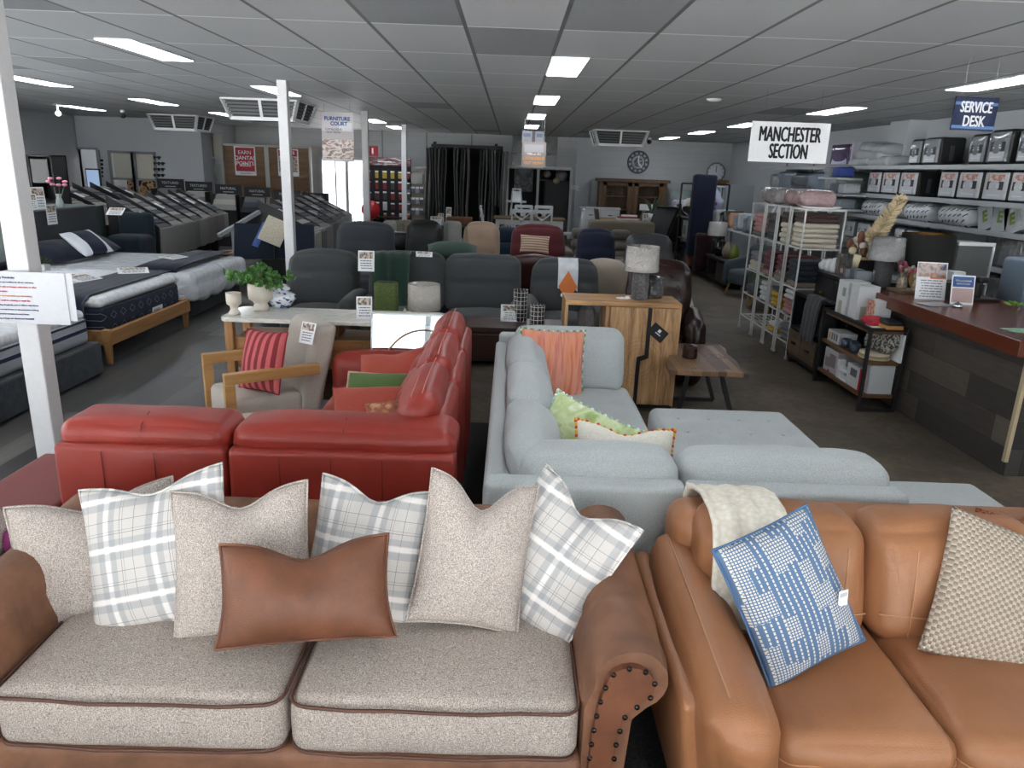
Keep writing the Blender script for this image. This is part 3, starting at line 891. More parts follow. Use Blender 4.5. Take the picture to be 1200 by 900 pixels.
# knitted throw, cushions
def knit():
    t = NT('knit'); v = t.map((1, 1, 1)); w_ = t.n.new('ShaderNodeTexVoronoi'); t.L(v, w_.inputs[0]); w_.inputs['Scale'].default_value = 55
    t.col(t.ramp(w_.outputs[0], [(0, '#efeadd'), (.8, '#d8d0bd')])).set(Roughness=.95); t.bump(w_.outputs[0], -1.0, .012); return t.m
pth = [(2.43, .42), (2.42, .6), (2.41, .74), (2.37, .80), (2.30, .825), (2.2, .85), (2.1, .845), (2.03, .82), (1.985, .74), (1.965, .64), (1.96, .56), (1.96, .50)]
ONE('knitted_throw', drape(pth, .24, .018, wob=.008, seed=3), knit(), 'cream chunky knit throw over left end of tan sofa back', 'throw', (.765, 0, 0), (0, 0, R(0)))
def bluebasket():
    t = NT('blue_weave'); X, Y, Z = t.sep(t.map())
    def fl(x, p): return t.math('FLOOR', t.math('DIVIDE', x, p))
    def fr_(x, p): return t.math('FRACT', t.math('ADD', t.math('DIVIDE', x, p), 50))
    col_ = fl(X, .035)
    wn = t.n.new('ShaderNodeTexWhiteNoise'); wn.noise_dimensions = '1D'; t.L(col_, wn.inputs['W'])
    zz = t.math('ADD', Z, t.math('MULTIPLY', wn.outputs[0], .3))
    row = fl(zz, .07)
    wn2 = t.n.new('ShaderNodeTexWhiteNoise'); wn2.noise_dimensions = '2D'
    cb_ = t.n.new('ShaderNodeCombineXYZ'); t.L(col_, cb_.inputs[0]); t.L(row, cb_.inputs[1]); t.L(cb_.outputs[0], wn2.inputs[0])
    kind = t.math('GREATER_THAN', wn2.outputs[0], .6)
    grid = t.math('MULTIPLY', t.math('GREATER_THAN', fr_(X, .0085), .35), t.math('GREATER_THAN', fr_(Z, .0085), .35))
    line = t.math('MULTIPLY', t.math('GREATER_THAN', fr_(X, .035 / 2), .72), t.math('GREATER_THAN', fr_(Z, .012), .3))
    f = t.math('ADD', t.math('MULTIPLY', kind, grid), t.math('MULTIPLY', t.math('SUBTRACT', 1, kind), line))
    t.col(t.mix(f, '#526d8d', '#cbc8bc')).set(Roughness=.9); t.bump(f, .4, .004); return t.m
CUSHION('throw_pillow', 'blue and cream woven geometric cushion in the corner of the tan sofa', .32, .42, .15, bluebasket(), D(925, 698, 1.84), rot3(22, -21, 10), plain('#4d6c90', .8), seed=11, pinch=.04)
def checkweave(name, c1, c2, s_=.0105):
    t = NT(name); ch = t.n.new('ShaderNodeTexChecker'); t.L(t.map((1, 1, 1), (0, 0, 0)), ch.inputs[0])
    X, Y, Z = t.sep(t.map())
    a = t.math('GREATER_THAN', t.math('SINE', t.math('MULTIPLY', X, PI / s_)), 0); b_ = t.math('GREATER_THAN', t.math('SINE', t.math('MULTIPLY', Z, PI / s_)), 0)
    x_ = t.math('ABSOLUTE', t.math('SUBTRACT', a, b_)); n = t.noise(t.map(), 300, 2)
    s2 = t.math('MULTIPLY', t.math('ABSOLUTE', t.math('SINE', t.math('MULTIPLY', X, PI / s_))), t.math('ABSOLUTE', t.math('SINE', t.math('MULTIPLY', Z, PI / s_))))
    t.col(t.mix(t.math('MULTIPLY', n, .3), t.mix(x_, c1, c2), '#4a4038')).set(Roughness=.95); t.bump(t.math('ADD', s2, t.math('MULTIPLY', n, .4)), .9, .006); return t.m
CUSHION('throw_pillow', 'beige and cream check woven cushion on the tan sofa', .56, .45, .16, checkweave('check_weave', '#ae9a86', '#d5cbbb'), D(1196, 712, 1.96), rot3(26, 20, 4), None, seed=12, pinch=.05)
CUSHION('throw_pillow', 'rust coloured woven cushion behind the beige check cushion', .42, .42, .12, checkweave('rust_weave', '#8a4a2e', '#a86444', .010), D(1204, 684, 2.10), rot3(14, 8, -4), None, seed=13)
tg = ONE('swing_tag', MB().bx(-.016, .016, 0, .001, -.05, 0, 0).bx(-.012, .012, -.001, 0, -.02, -.008, 1), [WHITE, plain('#b9bcc0')], 'white price tag hanging at right edge of blue cushion', 'tag', D(989, 692, 1.80), (0, R(-6), R(20)))
tg2 = None

# ---- red leather corner suite
RED = leather('#9a3529', '#862b22', .38, 1.4, .3, cont=.7); REDS = plain('#6b1d18', .5); SEAMR = plain('#c98a7d', .6)
rs = THING('red_sectional', 'red leather corner sofa with raised headrests, backs to the camera', 'sofa')
def seam(mb, pts, r=.0022): return mb.tube(pts, r, 5)
xr = [D(58, 522, 2.6).x, D(263, 522, 2.6).x, D(535, 522, 2.6).x]
def redback(x0, x1, k):
    c = PART('back_panel', MB().soft(((x0 + x1) / 2, 2.66, .43), (x1 - x0 - .008, .12, .70), .025, (0, .006, 0), n=8, wob=.003, seed=k), RED, rs)
    s_ = MB()
    for px in ((122, 183) if k == 0 else (328, 388, 448)):
        x = D(px, 550, 2.6).x; seam(s_, [(x, 2.592, .76), (x, 2.5895, .5), (x, 2.592, .12)])
    PART('seam', s_, REDS, c)
    h = PART('headrest', MB().soft(((x0 + x1) / 2, 2.76, .797), (x1 - x0 - .02, .25, .12), .05, (.01, .012, .022), n=14, wob=.009, seed=k * 5 + 2), RED, rs)
    s_ = MB(); xm_ = (x0 + x1) / 2
    seam(s_, [(xm_, 2.632, .77), (xm_, 2.63, .81), (xm_, 2.647, .85), (xm_, 2.72, .88)])
    PART('seam', s_, REDS, h)
redback(xr[0], xr[1], 0); redback(xr[1], xr[2], 1)
PART('seat_cushion', MB().soft((-1.35, 3.2, .33), (.66, .85, .24), .06, (0, 0, .02)), RED, rs)
PART('seat_cushion', MB().soft((-.75, 3.2, .33), (.52, .85, .24), .06, (0, 0, .02)), RED, rs)
PART('sofa_base', MB().soft((-.95, 3.15, .16), (1.45, .9, .2), .03), RED, rs)
PART('sofa_base', MB().soft((-.66, 4.2, .16), (.8, 1.25, .2), .03), RED, rs)
Xo = -.225
ys = [2.78, 3.44, 4.08, 4.72]
for k in range(3):
    y0, y1 = ys[k], ys[k + 1]; ym = (y0 + y1) / 2
    PART('back_panel', MB().soft((Xo - .06, ym, .45), (.12, y1 - y0 - .006, .78), .035, (.008, 0, .01), n=8, wob=.004, seed=k + 20), RED, rs)
    h = PART('headrest', MB().soft((Xo - .135, ym, .835), (.17, y1 - y0 - .02, .21), .075, (.012, .01, .02), n=10, wob=.01, seed=k + 30, shape=lambda o, u: [o[0] + .02 * u[2], o[1], o[2]]), RED, rs)
    bc = PART('back_cushion', MB().soft((Xo - .235, ym, .60), (.24, y1 - y0 - .015, .38), .09, (.02, .01, .01), n=10, wob=.01, seed=k + 40, shape=lambda o, u: [o[0] + .07 * u[2], o[1], o[2]]), RED, rs)
    s_ = MB()
    for dx, dz in ((-.125, -.032), (-.17, -.05)):
        seam(s_, [(Xo + dx + .02, y0 + .04 + (y1 - y0 - .08) * q / 8, .99 + dz + .012 * math.sin(PI * q / 8)) for q in range(9)])
    PART('seam', s_, SEAMR, h)
    if k: PART('seat_cushion', MB().soft((-.78, ym, .35), (.6, y1 - y0 - .01, .22), .06, (.01, .005, .02)), RED, rs)
PART('arm', MB().soft((-.80, 4.80, .36), (.72, .20, .52), .085, (0, .01, .02), n=10, wob=.005), RED, rs)
# ottoman beside it
ONE('ottoman', MB().soft((0, 0, 0), (.36, .95, .53), .02, n=6), leather('#7d302b', '#74302c', .5, 1.2, .15), 'dull red padded ottoman beside the left end of red sofa', 'ottoman', (-1.875, 2.62, .275))
ONE('magenta_cloth', MB().soft((0, 0, 0), (.16, .12, .08), .035, n=4, wob=.02), plain('#7c1f5e', .7), 'crumpled magenta cloth at the far left edge beside the brown sofa arm', 'cloth', D(12, 628, 2.25))
CORAL = fabric('#b4513f', '#8f3d30', 350, .3, .9, .6)
CUSHION('throw_pillow', 'coral linen cushion farthest along the red sofa seat', .44, .36, .15, CORAL, D(462, 441, 4.30), rot3(42, -14, -14), CORAL, seed=21, chop=.02, group='cushions on the red sofa')
CUSHION('throw_pillow', 'olive green cushion with coral trim between two coral cushions', .46, .40, .13, fabric('#56703a', '#445c2c', 350, .3), D(450, 470, 3.85), rot3(55, -2, -4), plain('#c9a58c'), .007, seed=22, group='cushions on the red sofa')
CUSHION('throw_pillow', 'coral cushion nearest on the red sofa, in front of the green one', .46, .36, .14, CORAL, D(443, 488, 3.50), rot3(50, -3, 4), CORAL, seed=23, group='cushions on the red sofa')
CUSHION('throw_pillow', 'cushion with tan pattern peeping over the red sofa back', .28, .28, .12, tone(['#c08a5a', '#8f4a34', '#d9b184'], 20), D(468, 500, 3.2), rot3(40, -8, 10), None, seed=24, group='cushions on the red sofa')

# ---- pale grey corner sofa
GREY = fabric('#bcc1c0', '#a4abab', 260, .35, .92, .35, .15)
gs = THING('grey_sectional', 'pale grey blue fabric corner sofa, backs to the camera', 'sofa')
gx = [-.065, .68, 1.49]
for k in range(2):
    x0, x1 = gx[k], gx[k + 1]; cx = (x0 + x1) / 2
    PART('back_panel', MB().soft((cx, 2.505, .42), (x1 - x0 - .006, .11, .64), .022, (0, .004, 0), n=6, wob=.002, seed=k), GREY, gs)
    x0c = .06 if k == 0 else x0
    PART('back_cushion', MB().soft(((x0c + x1) / 2, 2.67, .645), (x1 - x0c - .02, .24, .32), .075, (.01, .015, .02), n=12, wob=.007, seed=k + 3), GREY, gs)
PART('seat_cushion', MB().soft((.95, 3.08, .33), (1.05, .7, .2), .05, (0, 0, .02), tufts=[(x, y, .02, .05) for x in (-.3, 0, .3) for y in (-.1, .15)]), GREY, gs)
PART('sofa_base', MB().soft((.72, 2.95, .19), (1.5, .9, .22), .03), GREY, gs)
PART('sofa_base', MB().soft((.35, 4.15, .19), (.8, 1.6, .22), .03), GREY, gs)
PART('back_panel', MB().soft((-.02, 3.72, .38), (.10, 2.42, .64), .025, n=8), GREY, gs)
ys = [2.62, 3.33, 4.02, 4.72]
for k in range(3):
    ym = (ys[k] + ys[k + 1]) / 2
    PART('back_cushion', MB().soft((.145, ym, .63), (.22, ys[k + 1] - ys[k] - .015, .36), .09, (.015, .01, .015), n=12, wob=.009, seed=k + 13, shape=lambda o, u: [o[0] - .04 * u[2], o[1], o[2]]), GREY, gs)
for y0, y1 in ((2.75, 3.78), (3.79, 4.78)):
    PART('seat_cushion', MB().soft((.53, (y0 + y1) / 2, .35), (.6, y1 - y0, .2), .05, (.01, .01, .02), n=14, wob=.003, tufts=[(x, y, .018, .05) for x in (-.12, .14) for y in (-.25, .02, .28)]), GREY, gs)
PART('back_panel', MB().soft((.37, 4.93, .42), (.84, .1, .68), .03, n=6), GREY, gs)
PART('back_cushion', MB().soft((.42, 4.80, .63), (.72, .2, .38), .06, (.01, .02, .01), n=12, wob=.005, seed=33, shape=lambda o, u: [o[0], o[1] + .05 * u[2], o[2]]), GREY, gs)
PART('chaise', MB().soft((1.88, 2.93, .32), (.86, .82, .24), .05, (.01, .01, .015), n=16, tufts=[(x, y, .02, .05) for x in (-.25, 0, .25) for y in (-.2, .05, .28)]), GREY, gs)
PART('chaise_base', MB().soft((1.88, 2.93, .14), (.84, .8, .16), .03), GREY, gs)
for x, y in ((.0, 2.55), (1.44, 2.55), (2.25, 3.28), (.02, 4.9), (.7, 4.9)):
    PART('leg', MB().lathe([(.018, 0), (.025, .1)], 10, M=RT((x, y, 0))), BLACK, gs)
ot = THING('ottoman', 'large square tufted pale grey ottoman behind the grey sofa', 'ottoman', (1.31, 3.92, 0))
PART('seat', MB().soft((0, 0, .34), (.84, .86, .22), .05, (.01, .01, .02), n=18, tufts=[(x, y, .03, .07) for x in (-.27, -.09, .09, .27) for y in (-.24, 0, .24)]), GREY, ot)
PART('ottoman_base', MB().soft((0, 0, .17), (.80, .82, .18), .02), GREY, ot)
for x in (-.34, .34):
    for y in (-.34, .34): PART('leg', MB().lathe([(.018, 0), (.022, .09)], 10, M=RT((x, y, 0))), BLACK, ot)
PART('button', (lambda m: [m.ball((x, y, .442), (.009, .009, .004)) for x in (-.27, -.09, .09, .27) for y in (-.24, 0, .24)] and m)(MB()), GREY, ot)
# cushions
def pom(name, label, w, h, t_, mat, loc, rot, c1, c2, **k):
    mb, ring = pillow(w, h, t_, **k); th = THING(name, label, 'cushion', loc, rot=rot, group='cushions on the pale grey sofa')
    PART('cushion_cover', mb, mat, th)
    p = MB(); n = len(ring)
    for i, q in enumerate(ring): p.ball(q, .0085, i % 2, n=5)
    PART('pompom_trim', p, [plain(c1, .9), plain(c2, .9)], th); return th
def orange():
    t = NT('orange_streak'); n = t.noise(t.map((16, 4, 1.6), (0, .3, 0)), 1.6, 4)
    t.col(t.ramp(n, [(.3, '#c4604e'), (.42, '#d68a64'), (.52, '#d99480'), (.62, '#c87464'), (.75, '#dba27c')])).set(Roughness=.85)
    t.bump(t.noise(t.map(), 25, 3), .4, .008); return t.m
pom('throw_pillow', 'orange streaked cushion with green pompom edge at the far end of grey sofa', .42, .46, .15, orange(), D(647, 428, 4.55), rot3(16, 3, 10), '#6f9a86', '#d8e0c0', seed=31)
GRN = tone(['#8fa868', '#c9d6a8', '#b0c088', '#e2e8d2'], 9, .85)
pom('throw_pillow', 'leafy green and white cushion with frilled edge on grey sofa', .46, .40, .13, GRN, (.34, 3.12, .63), rot3(35, 16, -25), '#e4efe6', '#a8cfc0', seed=32)
pom('throw_pillow', 'white cushion with yellow and orange pompoms on grey sofa', .44, .32, .13, fabric('#e9e6da', '#d6d1c2', 200, .3), (.52, 2.96, .64), rot3(30, 6, 4), '#e2b43a', '#d9562f', seed=33, chop=.04)
# ================================================================ middle of the store
OAK = wood('#b98a55', '#8d6236', 'x', 1.0, .45); OAKZ = wood('#c0915c', '#94693c', 'z', 1.0, .45); OAKY = wood('#b98a55', '#8d6236', 'y', 1.0, .45)
ACA = wood('#e0b785', '#805732', 'z', 1.1, .4, 4); ACAX = wood('#d9ae7a', '#8f6338', 'x', 1.1, .4, 4)
WALN = wood('#4b3024', '#2b1b14', 'x', 1, .35); DWOOD = wood('#2e2a27', '#1d1a18', 'x', 1, .5)
INK = plain('#5c6068', .6); PAPER = plain('#eef0f1', .6); REDP = plain('#b0122a', .5); BLUEP = plain('#28508f', .5); ORP = plain('#d9742c', .5)
PIC = tone(['#8a6a52', '#d8cbb8', '#5a4a44', '#b89880'], 30, .5)

def card(name, label, w, h, loc, yaw=0, lean=12, mats=None, rows=None, cat='price card', group='printed price cards', holder=False):
    rows = rows or ([(.08, .92, .62, .94, 1)] + textrows(4, .1, .58, 2, seed=int(abs(loc[0]) * 97)))
    t = ONE(name, card_mb(w, h, rows), mats or [PAPER, PIC, INK], label, cat, loc, (R(-lean), 0, R(yaw)), group)
    return t

# ---- generic recliner, faces -Y
def recliner(name, label, loc, rz, W, H, m, seatz=.46, Dp=.88, armh=.60, armw=.2, arms=True, segs=2, cat='recliner', group=None, bw=None, chan=False, seed=0):
    th = THING(name, label, cat, loc, rz, group)
    iw = W - (2 * armw if arms else 0); bw = bw or (iw + (.1 if arms else 0))
    PART('base', MB().soft((0, .02, .18), (W - .08, Dp - .12, .26), .04, n=5), m, th)
    PART('seat_cushion', MB().soft((0, -.06, seatz - .09), (iw - .01, Dp - .22, .2), .07, (.0, .02, .025), n=8, wob=.006, seed=seed), m, th)
    PART('footrest', MB().soft((0, -Dp / 2 + .05, .27), (iw - .02, .12, .32), .05, (0, .02, 0), n=6), m, th)
    def sh(o, u): return [o[0] * (1 - .05 * max(0, u[2])), o[1] + .09 * u[2], o[2]]
    hb = H - seatz + .05; z0 = seatz - .05
    b = PART('backrest', MB().soft((0, .27, z0 + hb / 2), (bw, .22, hb), .10, (.01, .03, .02), n=12, wob=.008, seed=seed + 2,
             shape=lambda o, u: [o[0] * (1 - .05 * max(0, u[2])), o[1] + .09 * u[2] + (.022 * math.exp(-((u[2] - .28) / .07) ** 2) if u[1] < 0 and segs > 1 else 0) + (.02 * math.exp(-((u[2] + .25) / .06) ** 2) if u[1] < 0 and segs > 2 else 0), o[2] + .015 * math.cos(u[0] * 2.2)]), m, th)
    if arms:
        for s_ in (-1, 1):
            PART('arm', MB().soft((s_ * (W - armw) / 2, -.03, armh / 2 + .02), (armw, Dp - .08, armh - .02), .09, (.012, .02, .02), n=8, wob=.006, seed=seed + s_), m, th)
    return th
CHAR = fabric('#434647', '#323536', 300, .35, .9, .5); CHAR2 = fabric('#3d4146', '#2f3337', 300, .35, .9, .5)
recliner('recliner', 'charcoal fabric recliner behind the marble topped sideboard', (D(380, 320, 7.5).x, 7.2, 0), 0, .92, .96, CHAR, armw=.19, segs=2, seed=1, group='recliners in the front row', bw=.72)
# two-seat reclining sofa
s2 = THING('reclining_sofa', 'grey fabric two seat reclining sofa with a green throw', 'sofa', (D(522, 330, 7.5).x, 7.2, 0))
s2.scale = (1.08, 1, .95)
PART('base', MB().soft((0, .02, .18), (1.46, .76, .26), .04), CHAR, s2)
for k, cx in enumerate((-.352, .352)):
    PART('seat_cushion', MB().soft((cx, -.06, .40), (.62, .66, .2), .07, (0, .02, .025), n=8, wob=.006, seed=k), CHAR, s2)
    PART('backrest', MB().soft((cx, .27, .74), (.70, .22, .58), .10, (.01, .03, .02), n=12, wob=.008, seed=k + 8,
         shape=lambda o, u: [o[0], o[1] + .09 * u[2] + (.022 * math.exp(-((u[2] - .1) / .07) ** 2) if u[1] < 0 else 0), o[2]]), CHAR, s2)
for s_ in (-1, 1): PART('arm', MB().soft((s_ * .68, -.03, .31), (.16, .8, .58), .09, (.012, .02, .02), n=8), CHAR, s2)
recliner('recliner', 'charcoal recliner wearing a silver and orange banner', (D(662, 330, 7.5).x, 7.2, 0), 0, .86, .96, CHAR, armw=.17, seed=5, group='recliners in the front row', bw=.68)
# banner on it
bn = THING('backrest_banner', 'silver banner with orange diamond hanging over the charcoal recliner', 'banner', (D(664, 330, 7.5).x, 7.27, -.055))
PART('banner_cloth', drape([(.36, .9), (.33, 1.02), (.22, 1.045), (.12, 1.0), (.09, .92), (.07, .8), (.045, .62), (.03, .5)], .2, .006, wob=.002), tone(['#c9ccd0', '#b3b7bb', '#dfe1e3'], 3, .3), bn)
d = MB(); 
for (cz, h_) in ((.80, .17), (.60, .10)):
    y = .055 if cz > .7 else .03
    d.add([(-.095, y - .006, cz - .02), (0, y + .01, cz + h_ * .8), (.095, y - .006, cz - .02), (0, y - .02, cz - h_)], [(0, 1, 2, 3)])
PART('orange_diamond', d, ORP, bn)
d = MB()
for x in (-.05, 0, .05): d.lathe([(0, 0), (.021, 0), (.021, .002), (0, .002)], 12, M=RT((x, .015, .70), (PI / 2, 0, 0)))
PART('badge', d, PAPER, bn)
ONE('green_throw', drape([(.44, .5), (.42, .8), (.38, 1.0), (.28, 1.045), (.14, 1.02), (.09, .95), (.06, .8), (.02, .62), (-.02, .5), (-.2, .47)], .36, .02, wob=.016, seed=4), fabric('#263f33', '#1c3027', 200, .3), 'dark green throw over left half of the grey two seat sofa', 'throw', (D(462, 330, 7.5).x, 7.21, -.045))
ONE('green_pillow', pillow(.55, .3, .2, seed=44)[0], fabric('#3c5147', '#2f4138', 200, .3), 'flat green cushion lying on top of the grey two seat sofa back', 'cushion', (-.62, 8.1, .95), (R(-70), 0, R(4)))
ONE('pillow_stand', MB().soft((0, 0, .42), (.7, .5, .84), .05), CHAR2, 'charcoal padded seat block behind the grey two seat sofa', 'seat', (-.6, 8.15, 0))
# second row of recliners
SEC = 'recliners in the second row'
def atback(px, py, z): p = G(px, py, z); return p.x, p.y
x, y = atback(429, 262, 1.06); recliner('recliner', 'blue grey high back recliner, leftmost of the second row', (x, y - .35, 0), 0, .98, 1.06, CHAR2, segs=2, seed=9, group=SEC, bw=.78)
x, y = atback(498, 260, 1.06); recliner('recliner', 'black leather swivel recliner between blue grey and beige chairs', (x, y - .35, 0), 0, .72, 1.06, leather('#121314', '#0c0d0e', .5, 2, .3), segs=2, armw=.1, seed=10, group=SEC, bw=.52)
x, y = atback(565, 262, 1.06); recliner('recliner', 'beige fabric recliner with headrest roll, in the second row', (x, y - .35, 0), 0, .66, 1.06, fabric('#a48f7a', '#86735f', 300, .3), segs=3, armw=.1, seed=11, group=SEC, bw=.52)
x, y = atback(631, 265, 1.06); recliner('recliner', 'burgundy fabric recliner with a striped cushion before it', (x, y - .35, 0), 0, .92, 1.06, fabric('#5c2228', '#461a1f', 300, .3, .9, .5), segs=3, armw=.16, seed=12, group=SEC, bw=.76)
x, y = atback(699, 270, 1.04); recliner('recliner', 'navy blue recliner with three back rolls', (x, y - .35, 0), 0, .62, 1.04, fabric('#1c2238', '#151a2b', 300, .3, .9, .5), segs=3, armw=.09, seed=13, group=SEC, bw=.54)
x, y = atback(761, 276, 1.0); recliner('recliner', 'dark grey leather recliner behind the wrapped silver lamp', (x, y - .35, 0), 0, .84, 1.0, leather('#44464a', '#36383c', .4, 2, .3), segs=2, armw=.14, seed=14, group=SEC, bw=.66)
MAR = leather('#431c1b', '#2f1413', .35, 2, .3)
mr = recliner('recliner', 'maroon leather recliner back holding the striped cushion', (.30, 9.0, 0), PI, .80, .86, MAR, segs=1, armw=.12, seed=15, group=SEC, bw=.66)
p = D(626, 293, 9.2)
ONE('throw_pillow', pillow(.36, .22, .12, seed=50)[0], stripes('#d9c9b0', '#a8806c', 'z', .03, .4), 'small striped cream cushion before the burgundy recliner', 'cushion', (p.x, 9.1, .96), (R(-18), R(2), 0), 'cushions on recliners')
BRL = leather('#2f1d19', '#211412', .25, 2, .3)
x, y = atback(786, 312, 1.05); recliner('recliner', 'glossy dark brown leather recliner behind the wooden cabinet', (1.38, 6.72, 0), R(-10), .84, 1.03, BRL, segs=3, armw=.16, seed=16, armh=.62, group='recliners in the front row', bw=.6)
recliner('armchair', 'cream fabric armchair behind the dark brown leather recliner', (1.58, 7.75, 0), R(170), .74, .9, fabric('#c3bdb2', '#aaa499', 300, .3), segs=1, armw=.13, seed=17, cat='armchair', bw=.55)
recliner('armchair', 'beige armchair right of the bannered recliner with panelled back', (1.02, 8.25, 0), PI, .55, .92, fabric('#b5aa9a', '#9d9284', 300, .3), segs=1, armw=.06, seed=18, cat='armchair', arms=False, bw=.52)
# third row sofas
def longsofa(label, x0, x1, y, H, m, n, group='sofas in the third row', seed=0, rolls=2):
    th = THING('sofa', label, 'sofa', ((x0 + x1) / 2, y, 0), 0, group); W = x1 - x0; iw = W - .4
    PART('base', MB().soft((0, 0, .2), (W - .1, .8, .3), .04), m, th)
    for k in range(n):
        cx = -iw / 2 + iw * (k + .5) / n
        PART('seat_cushion', MB().soft((cx, -.08, .4), (iw / n - .01, .68, .18), .06, (0, 0, .02), n=5), m, th)
        for q in range(rolls):
            hh = (H - .42) / rolls
            PART('back_cushion', MB().soft((cx, .26 + .04 * q, .42 + hh * (q + .5)), (iw / n - .01, .22, hh), .07, (0, .02, 0), n=6), m, th)
    for s_ in (-1, 1): PART('arm', MB().soft((s_ * (W - .2) / 2, -.02, .32), (.2, .84, .6), .07, n=5), m, th)
    return th
p = G(535, 264, .92); q = G(622, 264, .92)
longsofa('navy blue fabric sofa behind the beige recliner', p.x, q.x + .1, p.y - .3, .92, fabric('#223546', '#1a2a38', 200, .3), 2)
p = G(656, 267, .92); q = G(740, 267, .92)
longsofa('taupe fabric reclining sofa behind the navy recliner', p.x, q.x + .1, p.y - .3, .92, fabric('#716b64', '#5f5953', 200, .3), 3, rolls=3)
p = G(712, 267, .98)
ONE('upholstered_bench', MB().soft((0, 0, .5), (1.15, .5, 1.0), .05), fabric('#7a7161', '#686050', 200, .3), 'olive beige padded sofa back in front of the oak dining table', 'sofa', (2.0, 13.6, 0), None)
longsofa('black leather sofa left of the black recliner', -2.15, -1.1, 12.0, .78, leather('#141517', '#0e0f10', .3, 2, .3), 2, rolls=1)

# ---- small signs among the recliners
for i, (px, py, Y, w, h, l) in enumerate([(429, 318, 6.9, .15, .19, 'blue striped price card on arm between two charcoal recliners'), (497, 301, 7.3, .16, .05, 'small white price card below the black recliner'), (704, 274 + 50, 8.6, .15, .05, 'small white price card below the navy recliner'),
     (344, 402, 4.36, .0, .0, '')]):
    if not w: continue
    p = D(px, py, Y); card('price_card', l, w, h, (p.x, p.y, p.z), 0, 10)

# ---- marble topped sideboard
sb = THING('sideboard', 'long oak sideboard with rounded marble top behind the armchair', 'sideboard', (-1.24, 5.32, 0))
hw = .78
def marble():
    t = NT('marble'); n = t.noise(t.map((1.5, 3, 3)), 3, 6, .6, 1.2)
    t.col(t.ramp(n, [(.42, '#c9c9bd'), (.5, '#dcdcd2'), (.56, '#d0d0c5'), (.75, '#e2e2da')])).set(Roughness=.12); return t.m
top = MB(); pts = []
for (cx, cy, a0) in ((hw - .07, -.17, -90), (hw - .07, .15, 0), (-hw + .07, .15, 90), (-hw + .07, -.17, 180)):
    for k in range(6): a = R(a0 + 18 * k); pts.append((cx + .07 * math.cos(a), cy + .07 * math.sin(a)))
PART('marble_top', top.slab(pts, .735, .765), marble(), sb, bev=.006)
for x in (-hw + .06, hw - .06):
    for y in (-.19, .17): PART('leg', MB().bx(x - .03, x + .03, y - .03, y + .03, 0, .735), OAKZ, sb, bev=.006)
PART('cabinet_body', MB().bx(-hw + .09, hw - .09, -.19, .17, .40, .62), OAK, sb, bev=.004)
PART('back_rail', MB().bx(-hw + .09, hw - .09, .1, .14, .69, .735).bx(-.03, .03, -.1, .1, .62, .735), OAK, sb)
for k in range(3):
    w_ = (2 * hw - .22) / 3; cx = -hw + .11 + w_ * (k + .5)
    d = PART('drawer', MB().bx(cx - w_ / 2 + .008, cx + w_ / 2 - .008, -.212, -.19, .41, .61), OAK, sb, bev=.003)
PART('lower_cabinet', MB().bx(-.1, hw - .05, -.1, .17, .14, .39), wood('#6f5138', '#523a27', 'x', 1, .5), sb)
PART('glass_shelf', MB().bx(-hw + .08, -.1, -.16, .14, .2, .212), glassy(), sb)
# things on it
PORC = plain('#d3cabd', .6)
ONE('goblet_vase', MB().lathe([(0, .0), (.042, .0), (.04, .012), (.026, .035), (.03, .06), (.05, .075), (.053, .10), (.053, .155), (.048, .155), (.046, .09), (0, .085)]), PORC, 'small stone coloured goblet vase at the left end of marble top', 'vase', tuple(G(216 + 4, 507 / 4 + 240 + 1, .766))[:2] + (.766,) if False else (G(275, 368, .766).x, G(275, 368, .766).y, .766))
pp = G(300, 367, .766)
pot = THING('potted_plant', 'leafy green plant in a footed stone pot on marble top', 'plant', (pp.x, pp.y + .12, .766))
PART('pot', MB().lathe([(0, 0), (.055, 0), (.055, .03), (.045, .05), (.06, .07), (.085, .085), (.088, .12), (.088, .20), (.08, .20), (.078, .1), (0, .1)]), PORC, pot)
PART('soil', MB().lathe([(0, .18), (.08, .178)]), plain('#2a2018', .9), pot)
def leaf(mb, M, L=.05, W=.03):
    mb.add([(0, 0, 0), (W / 2, 0, L * .35), (W * .42, .004, L * .7), (0, .008, L), (-W * .42, .004, L * .7), (-W / 2, 0, L * .35), (0, -.008, L * .5)],
           [(0, 1, 6), (1, 2, 6), (2, 3, 6), (3, 4, 6), (4, 5, 6), (5, 0, 6)], 0, M)
fm = MB(); stm = MB(); rnd = random.Random(5)
for i in range(34):
    a = rnd.random() * 2 * PI; rr_ = .03 + rnd.random() * .13; hh = .22 + rnd.random() * .12 - rr_ * .5
    if i < 6: a = rnd.choice((0.1, .3, PI - .1, PI + .2)); rr_ = .17 + rnd.random() * .07; hh = .2 + rnd.random() * .06
    e = Vector((rr_ * math.cos(a), rr_ * math.sin(a), hh)); stm.tube([(0, 0, .17), e * .5 + Vector((0, 0, .12)), e], .002, 4)
    for k in range(5):
        leaf(fm, RT(tuple(e + Vector((rnd.uniform(-.025, .025), rnd.uniform(-.025, .025), rnd.uniform(-.03, .02)))), (rnd.uniform(-1.4, 1.4), rnd.uniform(-1.2, 1.2), rnd.random() * 6)), .045 + rnd.random() * .02, .035)
PART('foliage', fm, tone(['#2f5a24', '#4f8038', '#3c6c2c', '#6f9c4c'], 30, .45), pot); PART('stems', stm, plain('#4d6b32', .6), pot)
p = G(324, 364, .766)
gj = THING('ginger_jar', 'blue and white lidded ginger jar beside the potted plant', 'jar', (p.x, p.y + .13, .766))
gj.scale = (1.35, 1.35, .92)
BW = tone(['#e6eaf0', '#e6eaf0', '#3a558c', '#24407a'], 28, .12, interp='CONSTANT')
